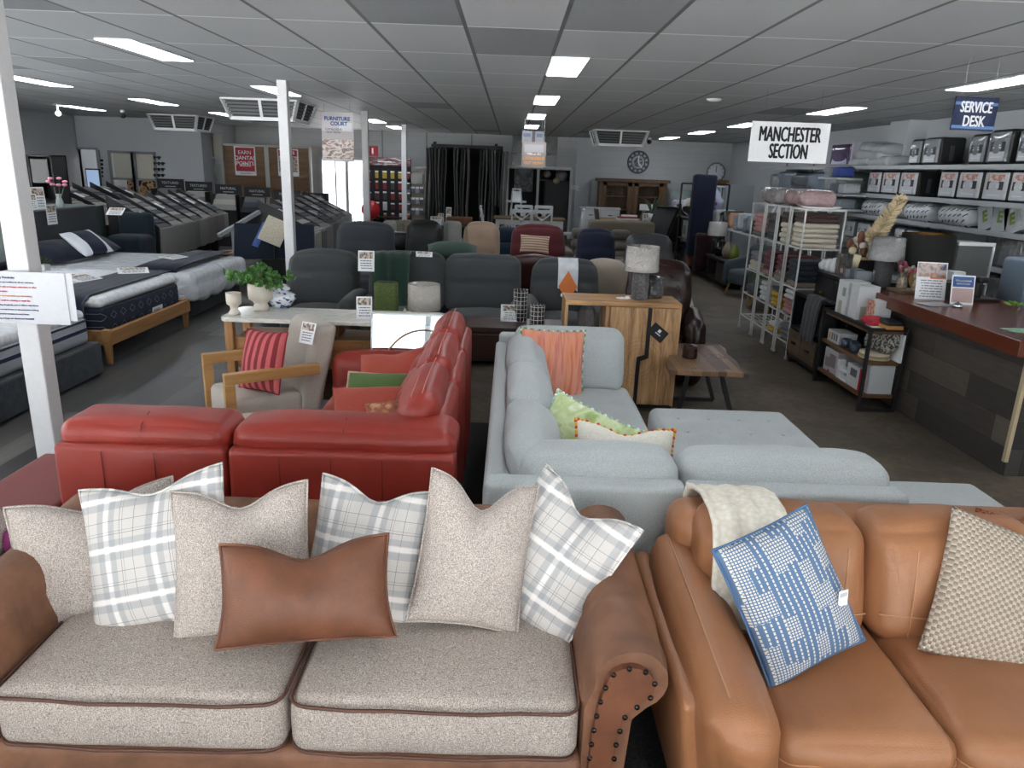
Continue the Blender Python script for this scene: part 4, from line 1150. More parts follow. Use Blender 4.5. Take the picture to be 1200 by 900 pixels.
PART('jar_body', MB().lathe([(0, 0), (.045, 0), (.055, .03), (.08, .075), (.078, .105), (.05, .13), (.035, .138), (.035, .15)]), BW, gj)
lid = PART('lid', MB().lathe([(.05, .15), (.052, .158), (.035, .185), (.012, .2)]), BW, gj); PART('knob', MB().ball((0, 0, .212), .013), BW, lid)
p = G(427, 374, .766); card('price_card', 'striped price card standing at right end of the marble top', .11, .16, (p.x, p.y, .766), 8, 14)
# mirror leaning in front of the sideboard's right end
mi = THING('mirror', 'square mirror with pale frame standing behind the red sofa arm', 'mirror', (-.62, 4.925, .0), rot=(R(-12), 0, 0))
A = D(443, 366, 5.18); 
PART('mirror_glass', MB().bx(-.32, .3, -.006, 0, 0, .84), plain('#dfe5e8', .02, 1), mi)
PART('frame', MB().bx(-.33, .31, 0, .012, 0, .85).bx(-.33, -.318, -.01, 0, 0, .85).bx(-.33, .31, -.01, 0, .838, .85), plain('#b9bdbf', .3, .6), mi)
PART('hoop_reflection', MB().tube([((.05 + .3 * math.cos(R(a))), -.014, .42 + .32 * math.sin(R(a))) for a in range(0, 181, 9)], .006), plain('#b08a55', .3, .8), mi)  # gold arc modelled on the glass, standing in for a round frame's reflection
ONE('mirror_stand', MB().bx(-.3, .3, -.1, .1, 0, .35), DWOOD, 'dark low block carrying the square mirror behind red sofa', 'stand', (-.6, 5.1 - .02, 0)) if False else None

# ---- dark console with vases
ct = THING('console_table', 'low dark walnut console table behind the red and grey sofas', 'table', (-.02, 5.93, 0))
PART('tabletop', MB().bx(-.52, .5, -.2, .22, .585, .62), WALN, ct, bev=.004)
PART('table_body', MB().bx(-.50, .48, -.18, .2, .36, .585), WALN, ct)
for k in range(2): PART('drawer', MB().bx(-.48 + k * .48, -.02 + k * .48, -.195, -.18, .39, .56), WALN, ct, bev=.003)
for x in (-.47, .45):
    for y in (-.16, .18): PART('leg', MB().bx(x - .03, x + .03, y - .02, y + .02, 0, .36), WALN, ct)
p = G(600, 377, .62); card('price_card', 'white framed price card beside the black grid vases', .19, .14, (p.x, p.y, .62), 0, 8)
def gridmat():
    t = NT('grid_glaze'); X, Y, Z = t.sep(t.map()); a = t.math('DIVIDE', t.math('ARCTAN2', Y, X), 2 * PI / 12)
    g = t.math('MAXIMUM', t.math('LESS_THAN', t.math('FRACT', t.math('ADD', a, 20)), .12), t.math('LESS_THAN', t.math('FRACT', t.math('DIVIDE', Z, .034)), .1))
    t.col(t.mix(g, '#141414', '#d9d6cf')).set(Roughness=.3); return t.m
GRID = gridmat()
for px, py, h, l in ((609, 374, .26, 'taller black vase with white grid lines behind the shorter one'), (629, 384, .185, 'shorter black vase with white grid lines at the table end')):
    p = G(px, py, .62)
    ONE('grid_vase', MB().lathe([(0, .0), (.058, .0), (.06, .004), (.06, h), (.054, h), (.054, .02), (0, .02)], 28), GRID, l, 'vase', (p.x, min(6.05, p.y), .62), group='black grid vases')
# mossy vase, lamp and leaf ornament on a ledge behind the mirror
ld = ONE('side_table', MB().bx(-.42, .4, -.14, .14, .585, .615).bx(-.4, -.36, -.12, .12, 0, .585).bx(.34, .38, -.12, .12, 0, .585).bx(-.36, .34, -.1, .1, .1, .13), WALN, 'narrow dark table behind the mirror holding mossy vase and lamp', 'table', (-.86, 5.92, 0))
p = D(453, 364, 5.92)
ONE('moss_vase', MB().soft((0, 0, .155), (.185, .1, .31), .02, n=6).bx(-.07, .07, -.03, .03, .30, .316, 1), [tone(['#2c3a16', '#5a6a34', '#3c4c20', '#7a8650'], 60, .8), BLACK], 'mossy green square vase behind the mirror', 'vase', (p.x, 5.92, .616))
p = D(497, 364, 5.95)
lp = THING('table_lamp', 'small lamp with cream drum shade in plastic and wooden base', 'lamp', (p.x, 5.95, .616))
PART('lamp_base', MB().lathe([(0, 0), (.085, 0), (.045, .07), (.025, .095), (.01, .14)], 20), OAKZ, lp)
PART('lamp_shade', MB().lathe([(.135, .095), (.137, .10), (.13, .30), (.126, .30), (.13, .10)], 32), plastic('#cfc8bd'), lp)
p = D(476, 364, 5.8)
m = MB()
for a, L in ((-.6, .09), (-.2, .12), (.25, .11), (.7, .07), (1.3, .06)): leaf(m, RT((0, 0, 0), (0, a, 0)), L, .05)
ONE('leaf_ornament', m, plain('#c9bfa4', .6), 'pale leaf shaped ornament beside the small cream lamp', 'ornament', (p.x, 5.86, .616))

# ---- acacia cabinet with open shelf
cb = THING('wooden_cabinet', 'acacia cabinet with two doors, black zigzag handle and open end shelf', 'cabinet', (0, 5.7, 0))
PART('cabinet_top', MB().bx(.45, 1.36, -.01, .37, .83, .865), ACAX, cb, bev=.004)
PART('cabinet_body', MB().bx(.80, 1.355, .012, .36, .03, .83), ACA, cb)
PART('plinth', MB().bx(.80, 1.355, .02, .36, 0, .03), BLACK, cb)
PART('side_panel', MB().bx(1.335, 1.36, -.008, .36, .03, .83), ACA, cb)
PART('end_frame', MB().bx(.45, .475, 0, .36, .0, .83).bx(.77, .80, 0, .36, 0, .83), ACA, cb, bev=.002)
PART('open_shelf', MB().bx(.475, .77, 0, .36, .545, .57), ACAX, cb)
def cface(x, z): return (x, z)
PART('door', MB().prism([(.805, .04), (1.045, .04), (1.045, .42), (1.10, .45), (1.10, .825), (.805, .825)], -.012, .012), ACA, cb)
d2 = PART('door', MB().prism([(1.06, .04), (1.333, .04), (1.333, .825), (1.125, .825), (1.125, .44), (1.06, .41)], -.012, .012), ACA, cb)
PART('handle', MB().prism([(1.035, .04), (1.065, .04), (1.068, .40), (1.13, .425), (1.13, .825), (1.10, .825), (1.098, .45), (1.038, .43)], -.02, -.008), BLACK, cb)
rg = MB()
for r_ in (.10, .13, .16, .19): rg.tube([(1.06 + r_ * math.cos(R(a)) * 1.0, -.013, .40 + r_ * math.sin(R(a))) for a in range(0, 360, 10)], .0012, 4, closed=True)
PART('etched_rings', rg, plain('#a37a4e', .5), cb)
tg = THING('swing_tag', 'black booklet tag hanging on the right cabinet door', 'tag', D(771, 390, 5.68), rot=(0, R(38), 0), group=None)
PART('tag_card', MB().bx(-.07, .07, -.004, .004, -.05, .05), BLACK, tg); PART('tag_mark', MB().bx(-.012, .012, -.006, -.004, .005, .03).bx(-.02, .03, -.006, -.004, -.012, -.005), PAPER, tg)
ONE('ornament_vase', MB().lathe([(0, 0), (.05, 0), (.075, .08), (.08, .15), (.065, .2), (.03, .235), (0, .24)], 7, smooth=False), fabric('#6f6c6b', '#5c5958', 100, .3), 'faceted grey stone vase on the open end shelf', 'vase', (.64, 5.86, .571))
lp = THING('table_lamp', 'lamp with pleated grey base and silver shade wrapped in plastic, on the cabinet', 'lamp', (1.05, 5.86, .866))
PART('lamp_base', MB().lathe([(0, 0), (.06, 0), (.066, .01), (.07, .12), (.066, .2), (.05, .225), (.012, .23), (.01, .26)], 16, smooth=False), fabric('#6a6868', '#4c4a4a', 60, .6, .4), lp)
PART('lamp_shade', MB().lathe([(.135, .225), (.137, .23), (.128, .42), (.124, .42), (.13, .23)], 32), plastic('#b9b4ae', .18), lp)
ONE('lamp_shade_boxed', MB().lathe([(0, 0), (.09, 0), (.092, .01), (.088, .165), (.084, .165), (.08, .01)], 28), plastic('#2a2b2d', .15), 'dark lampshade in clear wrap beside the silver lamp', 'lampshade', (1.17, 5.98, .866))
ONE('coiled_cord', MB().tube([(.04 * math.cos(i * .7) + i * .0012, .03 * math.sin(i * .7), .006 + .002 * (i % 3)) for i in range(34)], .004, 5).box((.05, 0, .015), (.03, .02, .02)), WHITE, 'white lamp cord coiled on the cabinet top', 'cord', (.90, 5.83, .867))
# ---- live edge side table
st = THING('side_table', 'live edge striped wood side table on black trapezoid legs', 'table', (0, 0, 0))
SW = planks(['#a07c5a', '#5f4232', '#b8946c', '#4f3629', '#a8835c'], .06, 3, 'y', .4, '#3a281e', 1.3)
pts = [(1.20, 5.22), (1.40, 5.20), (1.58, 5.215), (1.78, 5.19), (1.765, 5.35), (1.80, 5.55), (1.79, 5.8), (1.83, 6.0), (1.82, 6.14), (1.65, 6.12), (1.48, 6.14), (1.40, 6.0), (1.30, 5.7), (1.22, 5.45)]
PART('tabletop', MB().slab(pts, .42, .455), SW, st, bev=.006)
for y in (5.36, 5.96):
    PART('leg', MB().bar((1.38, y, .42), (1.32, y, .015), .03).bar((1.62, y, .42), (1.76, y, .015), .03).bar((1.32, y, .015), (1.76, y, .015), .03).bar((1.38, y, .405), (1.62, y, .405), .03), BLACK, st)
ONE('candle_jar', MB().lathe([(0, 0), (.055, 0), (.06, .01), (.058, .08), (.05, .1), (.02, .108), (0, .11)], 10, smooth=False), plain('#3b2724', .12, .3), 'brown faceted glass candle jar at the cabinet end of table', 'jar', (1.44, 5.62, .456))
ONE('wire_ornament', MB().tube([(.08 * math.cos(R(a * 50)), .05 * math.sin(R(a * 83)), .01 + .05 * abs(math.sin(a))) for a in range(12)], .0015, 4), CHROME, 'small clear wire ornament lying on the live edge table', 'ornament', (1.60, 5.50, .456))

# ---- cream armchair with oak frame
CRM = fabric('#c2bbaf', '#a9a297', 280, .3, .9, .2, .1)
ac = THING('armchair', 'cream fabric armchair with chunky blond wood arms', 'armchair', (-1.64, 4.72, 0), R(-56))
ac.scale = (.88, .79, .97)
PART('seat', MB().soft((0, -.02, .26), (.56, .62, .26), .05, (0, .01, .02), n=8), CRM, ac)
PART('backrest', MB().soft((0, .30, .50), (.56, .22, .66), .06, (0, .01, .01), n=8, shape=lambda o, u: [o[0], o[1] + .20 * (u[2] + 1) / 2, o[2]]), CRM, ac)
for s_ in (-1, 1):
    PART('arm', MB().bx(s_ * .325 - .03, s_ * .325 + .03, -.36, .40, .52, .59).bx(s_ * .325 - .03, s_ * .325 + .03, -.36, -.28, 0, .52), wood('#c99f6a', '#a97c48', 'y', 1, .45), ac, bev=.006)
PINK = stripes('#8f2730', '#d9686a', 'x', .062, .5, .85, .5)
CUSHION('throw_pillow', 'pink and red striped cushion in the cream armchair', .38, .40, .14, PINK, D(308, 423, 4.62), rot3(18, -4, -32), plain('#7c1f2a', .8), seed=61)
p = D(345, 403, 4.30); card('price_card', 'printed price card hanging over the cream armchair back', .12, .14, (-1.30, 4.66, .70), -30, 18)
ONE('pouf', MB().soft((0, 0, .2), (.42, .42, .38), .12, (0, 0, .03), n=6), fabric('#bdb6a4', '#a59e8c', 200, .3), 'round cream pouf just behind the red sofa headrests', 'pouf', (-1.42, 4.0, 0))
ONE('sun_glasses_tray', MB().tube([(-.1, 0, 0), (-.05, 0, .03), (0, 0, 0), (.05, 0, .03), (.1, 0, 0)], .004).bx(-.12, .12, -.05, .05, -.01, 0), plain('#54402c', .3), 'small wire ornament on the low glass shelf of sideboard', 'ornament', (-1.9, 5.1, .224))

# ================================================================ beds
NAVY = fabric('#141c33', '#0f1628', 300, .25); VEL = fabric('#394046', '#272c31', 14, .2, .8, .3, .5)
QUILT = fabric('#e4e7e9', '#cfd3d6', 30, .6, .8, .5)
def scallop():
    t = NT('scallop_border'); X, Y, Z = t.sep(t.map())
    def sc_(off, zo):
        a = t.math('SUBTRACT', t.math('FRACT', t.math('ADD', t.math('DIVIDE', Y, .07), 50 + off)), .5)
        b_ = t.math('SUBTRACT', t.math('FRACT', t.math('ADD', t.math('DIVIDE', Z, .045), 50 + zo)), .1)
        d_ = t.math('SQRT', t.math('ADD', t.math('MULTIPLY', a, a), t.math('MULTIPLY', t.math('MULTIPLY', b_, b_), .3)))
        return t.math('GREATER_THAN', t.math('SINE', t.math('MULTIPLY', d_, 55)), .25)
    f = sc_(0, 0)
    zb = t.math('MULTIPLY', t.math('GREATER_THAN', Z, .40), t.math('LESS_THAN', Z, .43))
    c = t.mix(f, '#d5d9de', '#2a3252'); c = t.mix(zb, c, '#1c2342')
    t.col(c).set(Roughness=.85); return t.m
def diamond():
    t = NT('navy_diamond'); X, Y, Z = t.sep(t.map())
    a = t.math('ABSOLUTE', t.math('SUBTRACT', t.math('FRACT', t.math('ADD', t.math('DIVIDE', Y, .17), 50)), .5))
    b_ = t.math('ABSOLUTE', t.math('SUBTRACT', t.math('FRACT', t.math('ADD', t.math('DIVIDE', Z, .12), 50.0)), .5))
    d_ = t.math('ADD', a, b_); f = t.math('MULTIPLY', t.math('GREATER_THAN', d_, .27), t.math('LESS_THAN', d_, .31))
    t.col(t.mix(f, '#1b2338', '#8a93a8')).set(Roughness=.8); return t.m
# bed 1 (nearest)
b1 = THING('bed', 'bed with navy scalloped mattress on dark velvet base behind the near column', 'bed', (0, 0, 0), group='display beds')
PART('bed_base', MB().soft((-4.45, 5.38, .155), (1.95, 1.6, .27), .02, n=4), VEL, b1)
PART('mattress', MB().soft((-4.48, 5.36, .405), (1.9, 1.52, .22), .045, (.01, .01, 0), n=8), scallop(), b1)
PART('pillow_top', MB().soft((-4.48, 5.36, .535), (1.88, 1.50, .09), .04, (0, 0, .01), n=14, tufts=[(x / 4.5, y / 4.5, .012, .05) for x in range(-3, 4) for y in range(-3, 4)]), QUILT, b1)
PART('mattress_tape', MB().tube(pipe_loop(-5.43, -3.53, 4.60, 6.12, .49, .045), .009, 6, closed=True), NAVY, b1)
# bed 2, oak frame
b2 = THING('bed', 'navy plush mattress on an oak bed frame with tapered legs', 'bed', (0, 0, 0), group='display beds')
PART('bed_frame', MB().bx(-3.60, -3.55, 6.48, 8.18, .18, .31).bx(-5.5, -3.6, 6.48, 6.53, .18, .31).bx(-5.5, -3.6, 8.13, 8.18, .18, .31), OAKY, b2, bev=.008)
for x in (-3.60, -5.45):
    for y in (6.51, 8.15): PART('leg', MB().add([(x - .02, y - .02, 0), (x + .02, y - .02, 0), (x + .02, y + .02, 0), (x - .02, y + .02, 0), (x - .035, y - .035, .32), (x + .035, y - .035, .32), (x + .035, y + .035, .32), (x - .035, y + .035, .32)], [(0, 3, 2, 1), (4, 5, 6, 7), (0, 1, 5, 4), (1, 2, 6, 5), (2, 3, 7, 6), (3, 0, 4, 7)]), OAKZ, b2, bev=.004)
PART('mattress', MB().soft((-4.56, 7.33, .39), (1.86, 1.58, .24), .05, (.01, .01, 0), n=8), diamond(), b2)
PART('mattress_tape', MB().tube(pipe_loop(-5.48, -3.64, 6.56, 8.10, .485, .06), .012, 6, closed=True), NAVY, b2)
PART('pillow_top', MB().soft((-4.56, 7.33, .545), (1.84, 1.56, .10), .05, (.01, .01, .015), n=16, tufts=[(x / 5, y / 5, .012, .05) for x in range(-4, 5) for y in range(-3, 4)]), QUILT, b2)
ONE('bed_runner', (lambda m: m)(drape([(-.96, .30), (-.955, .45), (-.94, .56), (-.84, .607), (-.5, .612), (0, .612), (.5, .612), (.83, .607)], .46, .008, wob=.004, seed=8)), NAVY, 'navy embroidered runner across the oak framed bed', 'bed runner', (-3.98, 7.42, 0), (0, 0, 0), group='bed runners')
TEXT('dreamline', .09, PAPER, bpy.data.objects['bed_runner'], (-.02, -.7, .622), (R(-90), 0, R(90)), .001) if False else None
for i, (x, y, r_, l) in enumerate([(-4.0, 7.9, 30, 'printed card lying at far corner of the oak framed bed'), (-4.55, 7.35, -20, 'dark leaflet lying in the middle of the oak framed bed'), (-4.15, 7.35, 75, 'wide leaflet on the navy runner of the oak framed bed')]):
    o = card('leaflet', l, .3, .2, (x, y, .625), r_, 80, group='leaflets on the beds', cat='leaflet')
ONE('mattress_label', MB().bx(-3.632, -3.624, -.13, .13, -.055, .055), PAPER, 'white label card on the end of navy diamond mattress', 'label', (0, D(186, 364, 7.6).y, .43)) if False else None
lb = ONE('mattress_label', MB().bx(-.005, 0, -.11, .11, -.05, .05, 0).bx(0, .002, -.09, .04, -.02, .03, 1), [PAPER, plain('#9aa0a6')], 'white label card on the end of the navy diamond mattress', 'label', (-3.618, XP(185, 364, -3.62).y, XP(185, 364, -3.62).z))
# bed 3, plastic covered
b3 = THING('bed', 'queen bed with mattress under white plastic and tall charcoal headboard', 'bed', (0, 0, 0), group='display beds')
PART('bed_base', MB().soft((-4.72, 9.42, .14), (1.95, 1.72, .26), .03, n=4), VEL, b3)
PART('mattress', MB().soft((-4.68, 9.42, .39), (1.98, 1.72, .26), .07, (.01, .01, .01), n=10, wob=.01), QUILT, b3)
def plasticsheet():
    t = NT('plastic_sheet'); v = t.map((1, 1, 1)); n = t.noise(v, 6, 5, .6, 1.2)
    t.col(t.mix(n, '#f4f7f9', '#ccd4da')).set(Roughness=.2, Alpha=.9); t.b.inputs['Specular IOR Level'].default_value = .8; t.bump(n, 1, .05); return t.m
sh = MB().soft((-4.66, 9.40, .40), (2.06, 1.80, .30), .08, (0, 0, .01), n=16, wob=.0, shape=lambda o, u: [o[0] * (1 + (.03 if u[2] < 0 else 0)) , o[1] * (1 + (.02 if u[2] < 0 else 0)), o[2] + (-.05 * abs(math.sin(o[1] * 8)) - .03 * abs(math.sin(o[0] * 7)) if u[2] < 0 else 0) + .008 * noise.noise(Vector((o[0] * 5, o[1] * 5, 0)))])
PART('plastic_cover', sh, plasticsheet(), b3, label='clear white plastic sheet')
hb = PART('headboard', MB().soft((-5.72, 9.45, .60), (.09, 1.9, 1.12), .025, (.01, 0, 0), n=10, shape=lambda o, u: [o[0] - (.012 * math.exp(-(o[1] / .02) ** 2) if u[0] > 0 else 0), o[1], o[2]]), fabric('#383c40', '#2e3236', 200, .3), b3)
ONE('bed_runner', drape([(-.93, .30), (-.92, .45), (-.88, .585), (-.5, .605), (0, .605), (.5, .605), (.85, .60)], .5, .01, wob=.006, seed=9), NAVY, 'navy runner across the plastic covered queen bed', 'bed runner', (-4.08, 9.45, .0), None, group='bed runners')
for (x, y, rr, m_, l) in ((-5.45, 8.95, -12, NAVY, 'navy pillow nearest the headboard end on plastic covered bed'), (-5.45, 9.9, 10, NAVY, 'far navy pillow on the plastic covered bed')):
    ONE('bed_pillow', pillow(.66, .42, .17, seed=int(y * 3))[0], m_, l, 'pillow', (x, y, .70), (R(-62), R(0), R(90 + rr)), 'pillows on the plastic covered bed')
t = NT('white_navy_pillow'); X, Y, Z = t.sep(t.map()); t.col(t.mix(t.math('LESS_THAN', t.math('ABSOLUTE', X), .17), '#e4e8ec', '#161f38')).set(Roughness=.8)
bp = ONE('bed_pillow', pillow(.66, .40, .17, seed=77)[0], t.m, 'white and navy pillow leaning in the middle of the plastic covered bed', 'pillow', (-5.30, 9.4, .76), (R(-48), 0, R(90)), 'pillows on the plastic covered bed')
card('leaflet', 'white leaflet lying on the navy runner of plastic covered bed', .32, .2, (-4.1, 9.3, .622), 80, 84, group='leaflets on the beds', cat='leaflet')
p = XP(66, 259, -5.66)
card('price_card', 'price card hanging over top of the charcoal headboard', .2, .24, (-5.64, 9.3, .98), 90, 0)
# bedside between the beds
bs = THING('bedside_table', 'dark bedside table with small plant between two beds', 'bedside table', (-5.35, 8.38, 0))
PART('table_body', MB().bx(-.22, .22, -.13, .1, .1, .52), DWOOD, bs, bev=.006)
for x in (-.18, .18): PART('leg', MB().bx(x - .02, x + .02, -.1, -.06, 0, .1).bx(x - .02, x + .02, .04, .08, 0, .1), DWOOD, bs)
pl = THING('potted_plant', 'small plant in white cube pot on the dark bedside table', 'plant', (-5.25, 8.36, .52))
PART('pot', MB().soft((0, 0, .05), (.11, .11, .1), .01, n=3), WHITE, pl)
m = MB(); rnd = random.Random(3)
for i in range(40): leaf(m, RT((rnd.uniform(-.04, .04), rnd.uniform(-.04, .04), .1 + rnd.random() * .05), (rnd.uniform(-1, 1), rnd.uniform(-1, 1), rnd.random() * 6)), .06, .03)
PART('foliage', m, plain('#3a4a2a', .6), pl)
# another headboard / navy bed at the far left edge
lb_ = THING('bed', 'bed corner with navy mattress at the left edge behind the near column', 'bed', (-6.5, 8.3, 0), group='display beds')
PART('bed_base', MB().soft((0, 0, .2), (1.0, 1.6, .3), .03, n=4), fabric('#8d8778', '#777163', 100), lb_); PART('mattress', MB().soft((0, 0, .45), (1.0, 1.6, .22), .05, n=6), NAVY, lb_)
# dresser behind headboard with signs and pink flowers
dr = THING('tallboy', 'dull green low cabinet behind the charcoal headboard', 'cabinet', (-6.35, 10.2, 0))
PART('cabinet_body', MB().bx(-.45, .4, -.9, .9, .05, 1.12), plain('#4f6059', .6), dr, bev=.01); PART('plinth', MB().bx(-.42, .38, -.86, .86, 0, .05), BLACK, dr)
for i, (px, py, l) in enumerate(((48, 250, 'tall price card with food pictures behind charcoal headboard'), (36, 246, 'small price card half hidden by the near column'))):
    p = XP(px, py, -6.1); card('price_card', l, .17 if i == 0 else .2, .28 if i == 0 else .2, (-6.1, p.y, 1.12), 60, 5)
p = XP(71, 246, -6.1)
fv = THING('flower_vase', 'glass vase of pink flowers behind the charcoal headboard', 'vase', (-6.1, p.y, 1.12))
PART('vase', MB().lathe([(0, 0), (.04, 0), (.05, .06), (.03, .14), (.04, .18)]), glassy('#cfd6d6', .5), fv)
m = MB(); m2 = MB()
for i in range(7):
    a = i * .9; e = (.1 * math.cos(a), .1 * math.sin(a), .3 + .04 * (i % 3)); m.tube([(0, 0, .05), e], .003, 4); m2.ball(e, (.035, .035, .02), n=6)
PART('stems', m, plain('#46583a'), fv); PART('petals', m2, plain('#d88aa4', .7), fv)
# ================================================================ carpet section and rear wall
ORD = ['first', 'second', 'third', 'fourth', 'fifth', 'sixth', 'seventh', 'eighth', 'ninth', 'tenth', 'eleventh', 'twelfth', 'thirteenth', 'fourteenth', 'fifteenth', 'sixteenth',
       'seventeenth', 'eighteenth', 'nineteenth', 'twentieth', 'twenty-first', 'twenty-second', 'twenty-third', 'twenty-fourth', 'twenty-fifth', 'twenty-sixth', 'twenty-seventh', 'twenty-eighth', 'twenty-ninth', 'thirtieth']
CARP = [fabric(c, None, 120, .5) for c in ('#6b6c6d', '#908f8c', '#4b4f55', '#a09e99', '#33373c', '#757370', '#918f8e', '#5c6066', '#b0aca3', '#2a3346')]
def bay(loc, label, group, seed, W=.50, slope=.68, rise=.36, hang=.46, zf=.80):
    """carpet sample stand; faces +X: sloping overlapped samples and hanging lengths in front"""
    th = THING('carpet_stand', label, 'carpet display', loc, 0, group); rnd = random.Random(seed)
    PART('side_frame', MB().prism([(-slope, 0), (0, 0), (.05, zf + .03), (.0, zf + .075), (-slope, zf + rise + .11)], -W / 2, -W / 2 + .025), BLACK, th)
    n = 7; a = math.atan2(rise, slope); L = math.hypot(slope, rise)
    for i in range(n):
        t0 = i / n; c = Vector((-slope * t0, 0, zf + rise * t0))
        PART('carpet_sample', MB().box((-.0, 0, .018), (L / n * 1.25, W - .05, .022), 0, RT((c.x - slope / n / 2, 0, c.z + rise / n / 2), (0, a - .12, 0))), rnd.choice(CARP), th)
    k = rnd.choice((1, 1, 2)); w_ = (W - .05) / k
    for j in range(k):
        y = -W / 2 + .025 + w_ * (j + .5)
        PART('hanging_sample', MB().soft((.045, y, zf - hang / 2 + .02), (.05, w_ - .008, hang), .02, n=3), rnd.choice([CARP[0], CARP[1], CARP[3], CARP[6], CARP[8], CARP[1]]), th)
    if rnd.random() < .7:
        q = rnd.uniform(.3, .7); PART('sample_card', MB().box((0, 0, 0), (.16, .13, .006), 0, RT((-slope * q, rnd.uniform(-.1, .1), zf + rise * q + .055), (0, a, .2))), PAPER, th)
    return th
r1a = XP(186, 268, -4.8); n1 = 7
for i in range(n1):
    y = 11.25 + i * .56; bay((-5.18 - .07 * i, y, 0), 'grey carpet sample stand, %s from the near end of the middle row' % ORD[i], 'middle row of carpet stands', i * 7 + 1)
for i in range(6):
    y = 11.5 + i * .82; bay((-2.95 - .09 * i, y, 0), 'grey carpet sample stand, %s from the near end of the right row' % ORD[i], 'right row of carpet stands', i * 5 + 3, W=.74, slope=.75)
for i in range(5):
    y = 12.95 + i * .58; bay((-7.25, y, 0), 'dark carpet sample stand, %s from the near end of the left row' % ORD[i], 'left row of carpet stands', i * 9 + 2, W=.54, slope=.7, hang=.3, zf=.9, rise=.32)
# row of headed stands across the back
LET = plain('#a5a8ac', .6)
hx = [(184, 'TEXTURED'), (217, 'TEXTURED'), (252, 'NATURAL'), (286, 'NATURAL'), (321, 'NATURAL'), (354, 'NATURAL')]
for i, (px, tx) in enumerate(hx):
    Y = 16.6 - .0 * i; A = D(px, 209 + i * 3.3, Y); B = D(px + 31, 211 + i * 3.3, Y)
    th = THING('carpet_stand', 'carpet stand under black header reading %s, %s from the left' % (tx.title(), ORD[i]), 'carpet display', ((A.x + B.x) / 2, Y, 0), 0, 'headed carpet stands')
    W = (B.x - A.x); zt = A.z
    PART('header', MB().bx(-W / 2, W / 2, -.02, .02, zt - .20, zt), BLACK, th)
    TEXT(tx, .075, LET, th, (0, -.024, zt - .085), bold=.001)
    PART('header_line', MB().bx(-W * .2, W * .2, -.022, -.02, zt - .165, zt - .15), LET, th)
    for k in range(3): PART('carpet_sample', MB().box((0, -.1 - .12 * k, zt - .27 - .1 * k), (W - .04, .03, .13), 0, None, (R(-35), 0, 0)), CARP[(i * 3 + k * 2) % 9], th)
    PART('stand_body', MB().bx(-W / 2 + .02, W / 2 - .02, -.3, .1, 0, zt - .5), DARK, th)
    PART('side_frame', MB().bx(-W / 2, -W / 2 + .03, -.35, .02, 0, zt - .2).bx(W / 2 - .03, W / 2, -.35, .02, 0, zt - .2), BLACK, th)
# timber poster boards
Yb = 19.3
for i, (pa, pb) in enumerate(((259, 311), (313, 363))):
    A = D(pa, 169 + i * 2, Yb); B = D(pb, 171 + i * 2, Yb)
    th = THING('display_board', 'wood grained display board with a red poster, %s one' % ('left' if i == 0 else 'right, behind the second column'), 'board', ((A.x + B.x) / 2, Yb, 0), 0, 'poster boards behind carpets')
    W = B.x - A.x; H_ = A.z
    PART('board', MB().bx(-W / 2, W / 2, 0, .05, .1, H_), wood('#8a6a4a', '#6a4e34', 'x', .5, .6), th)
    PART('frame', MB().bx(-W / 2, W / 2, -.03, .06, H_ - .03, H_ + .02).bx(-W / 2 - .02, -W / 2 + .03, -.03, .06, 0, H_).bx(W / 2 - .03, W / 2 + .02, -.03, .06, 0, H_), plain('#b9bab6', .5), th)
    P0 = D(273 if i == 0 else 324, 171 + i * 3, Yb - .05); P1 = D(300 if i == 0 else 350, 206 + i, Yb - .05)
    po = THING('poster', 'red and white points poster on %s wood grained board' % ('left' if i == 0 else 'right'), 'poster', ((P0.x + P1.x) / 2, Yb - .009, P1.z), 0, 'red posters')
    w_, h_ = P1.x - P0.x, P0.z - P1.z
    PART('paper', MB().bx(-w_ / 2, w_ / 2, 0, .008, 0, h_), PAPER, po)
    if i == 0:
        PART('red_panel', MB().bx(-w_ / 2 + .03, w_ / 2 - .03, -.003, 0, .1, h_ - .03), REDP, po)
        for k, s_ in enumerate(('EARN', 'QANTAS', 'POINTS')): TEXT(s_, .13, PAPER, po, (0, -.006, h_ - .15 - k * .13), bold=-.001 if k == 0 else .002)
        PART('small_print', MB().bx(-.14, .14, -.005, -.003, .22, .24).bx(-.1, .1, -.005, -.003, .27, .29), PAPER, po)
        TEXT('Qantas Points', .05, BLUEP, po, (0, -.004, .05))
    else:
        PART('red_panel', MB().bx(-w_ / 2 + .03, w_ / 2 - .03, -.003, 0, h_ - .18, h_ - .03), REDP, po)
        PART('photo', MB().bx(-w_ / 2 + .03, w_ / 2 - .03, -.003, 0, .1, h_ - .19), PIC, po)
        TEXT('POINTS', .1, PAPER, po, (0, -.006, h_ - .1), bold=.004)
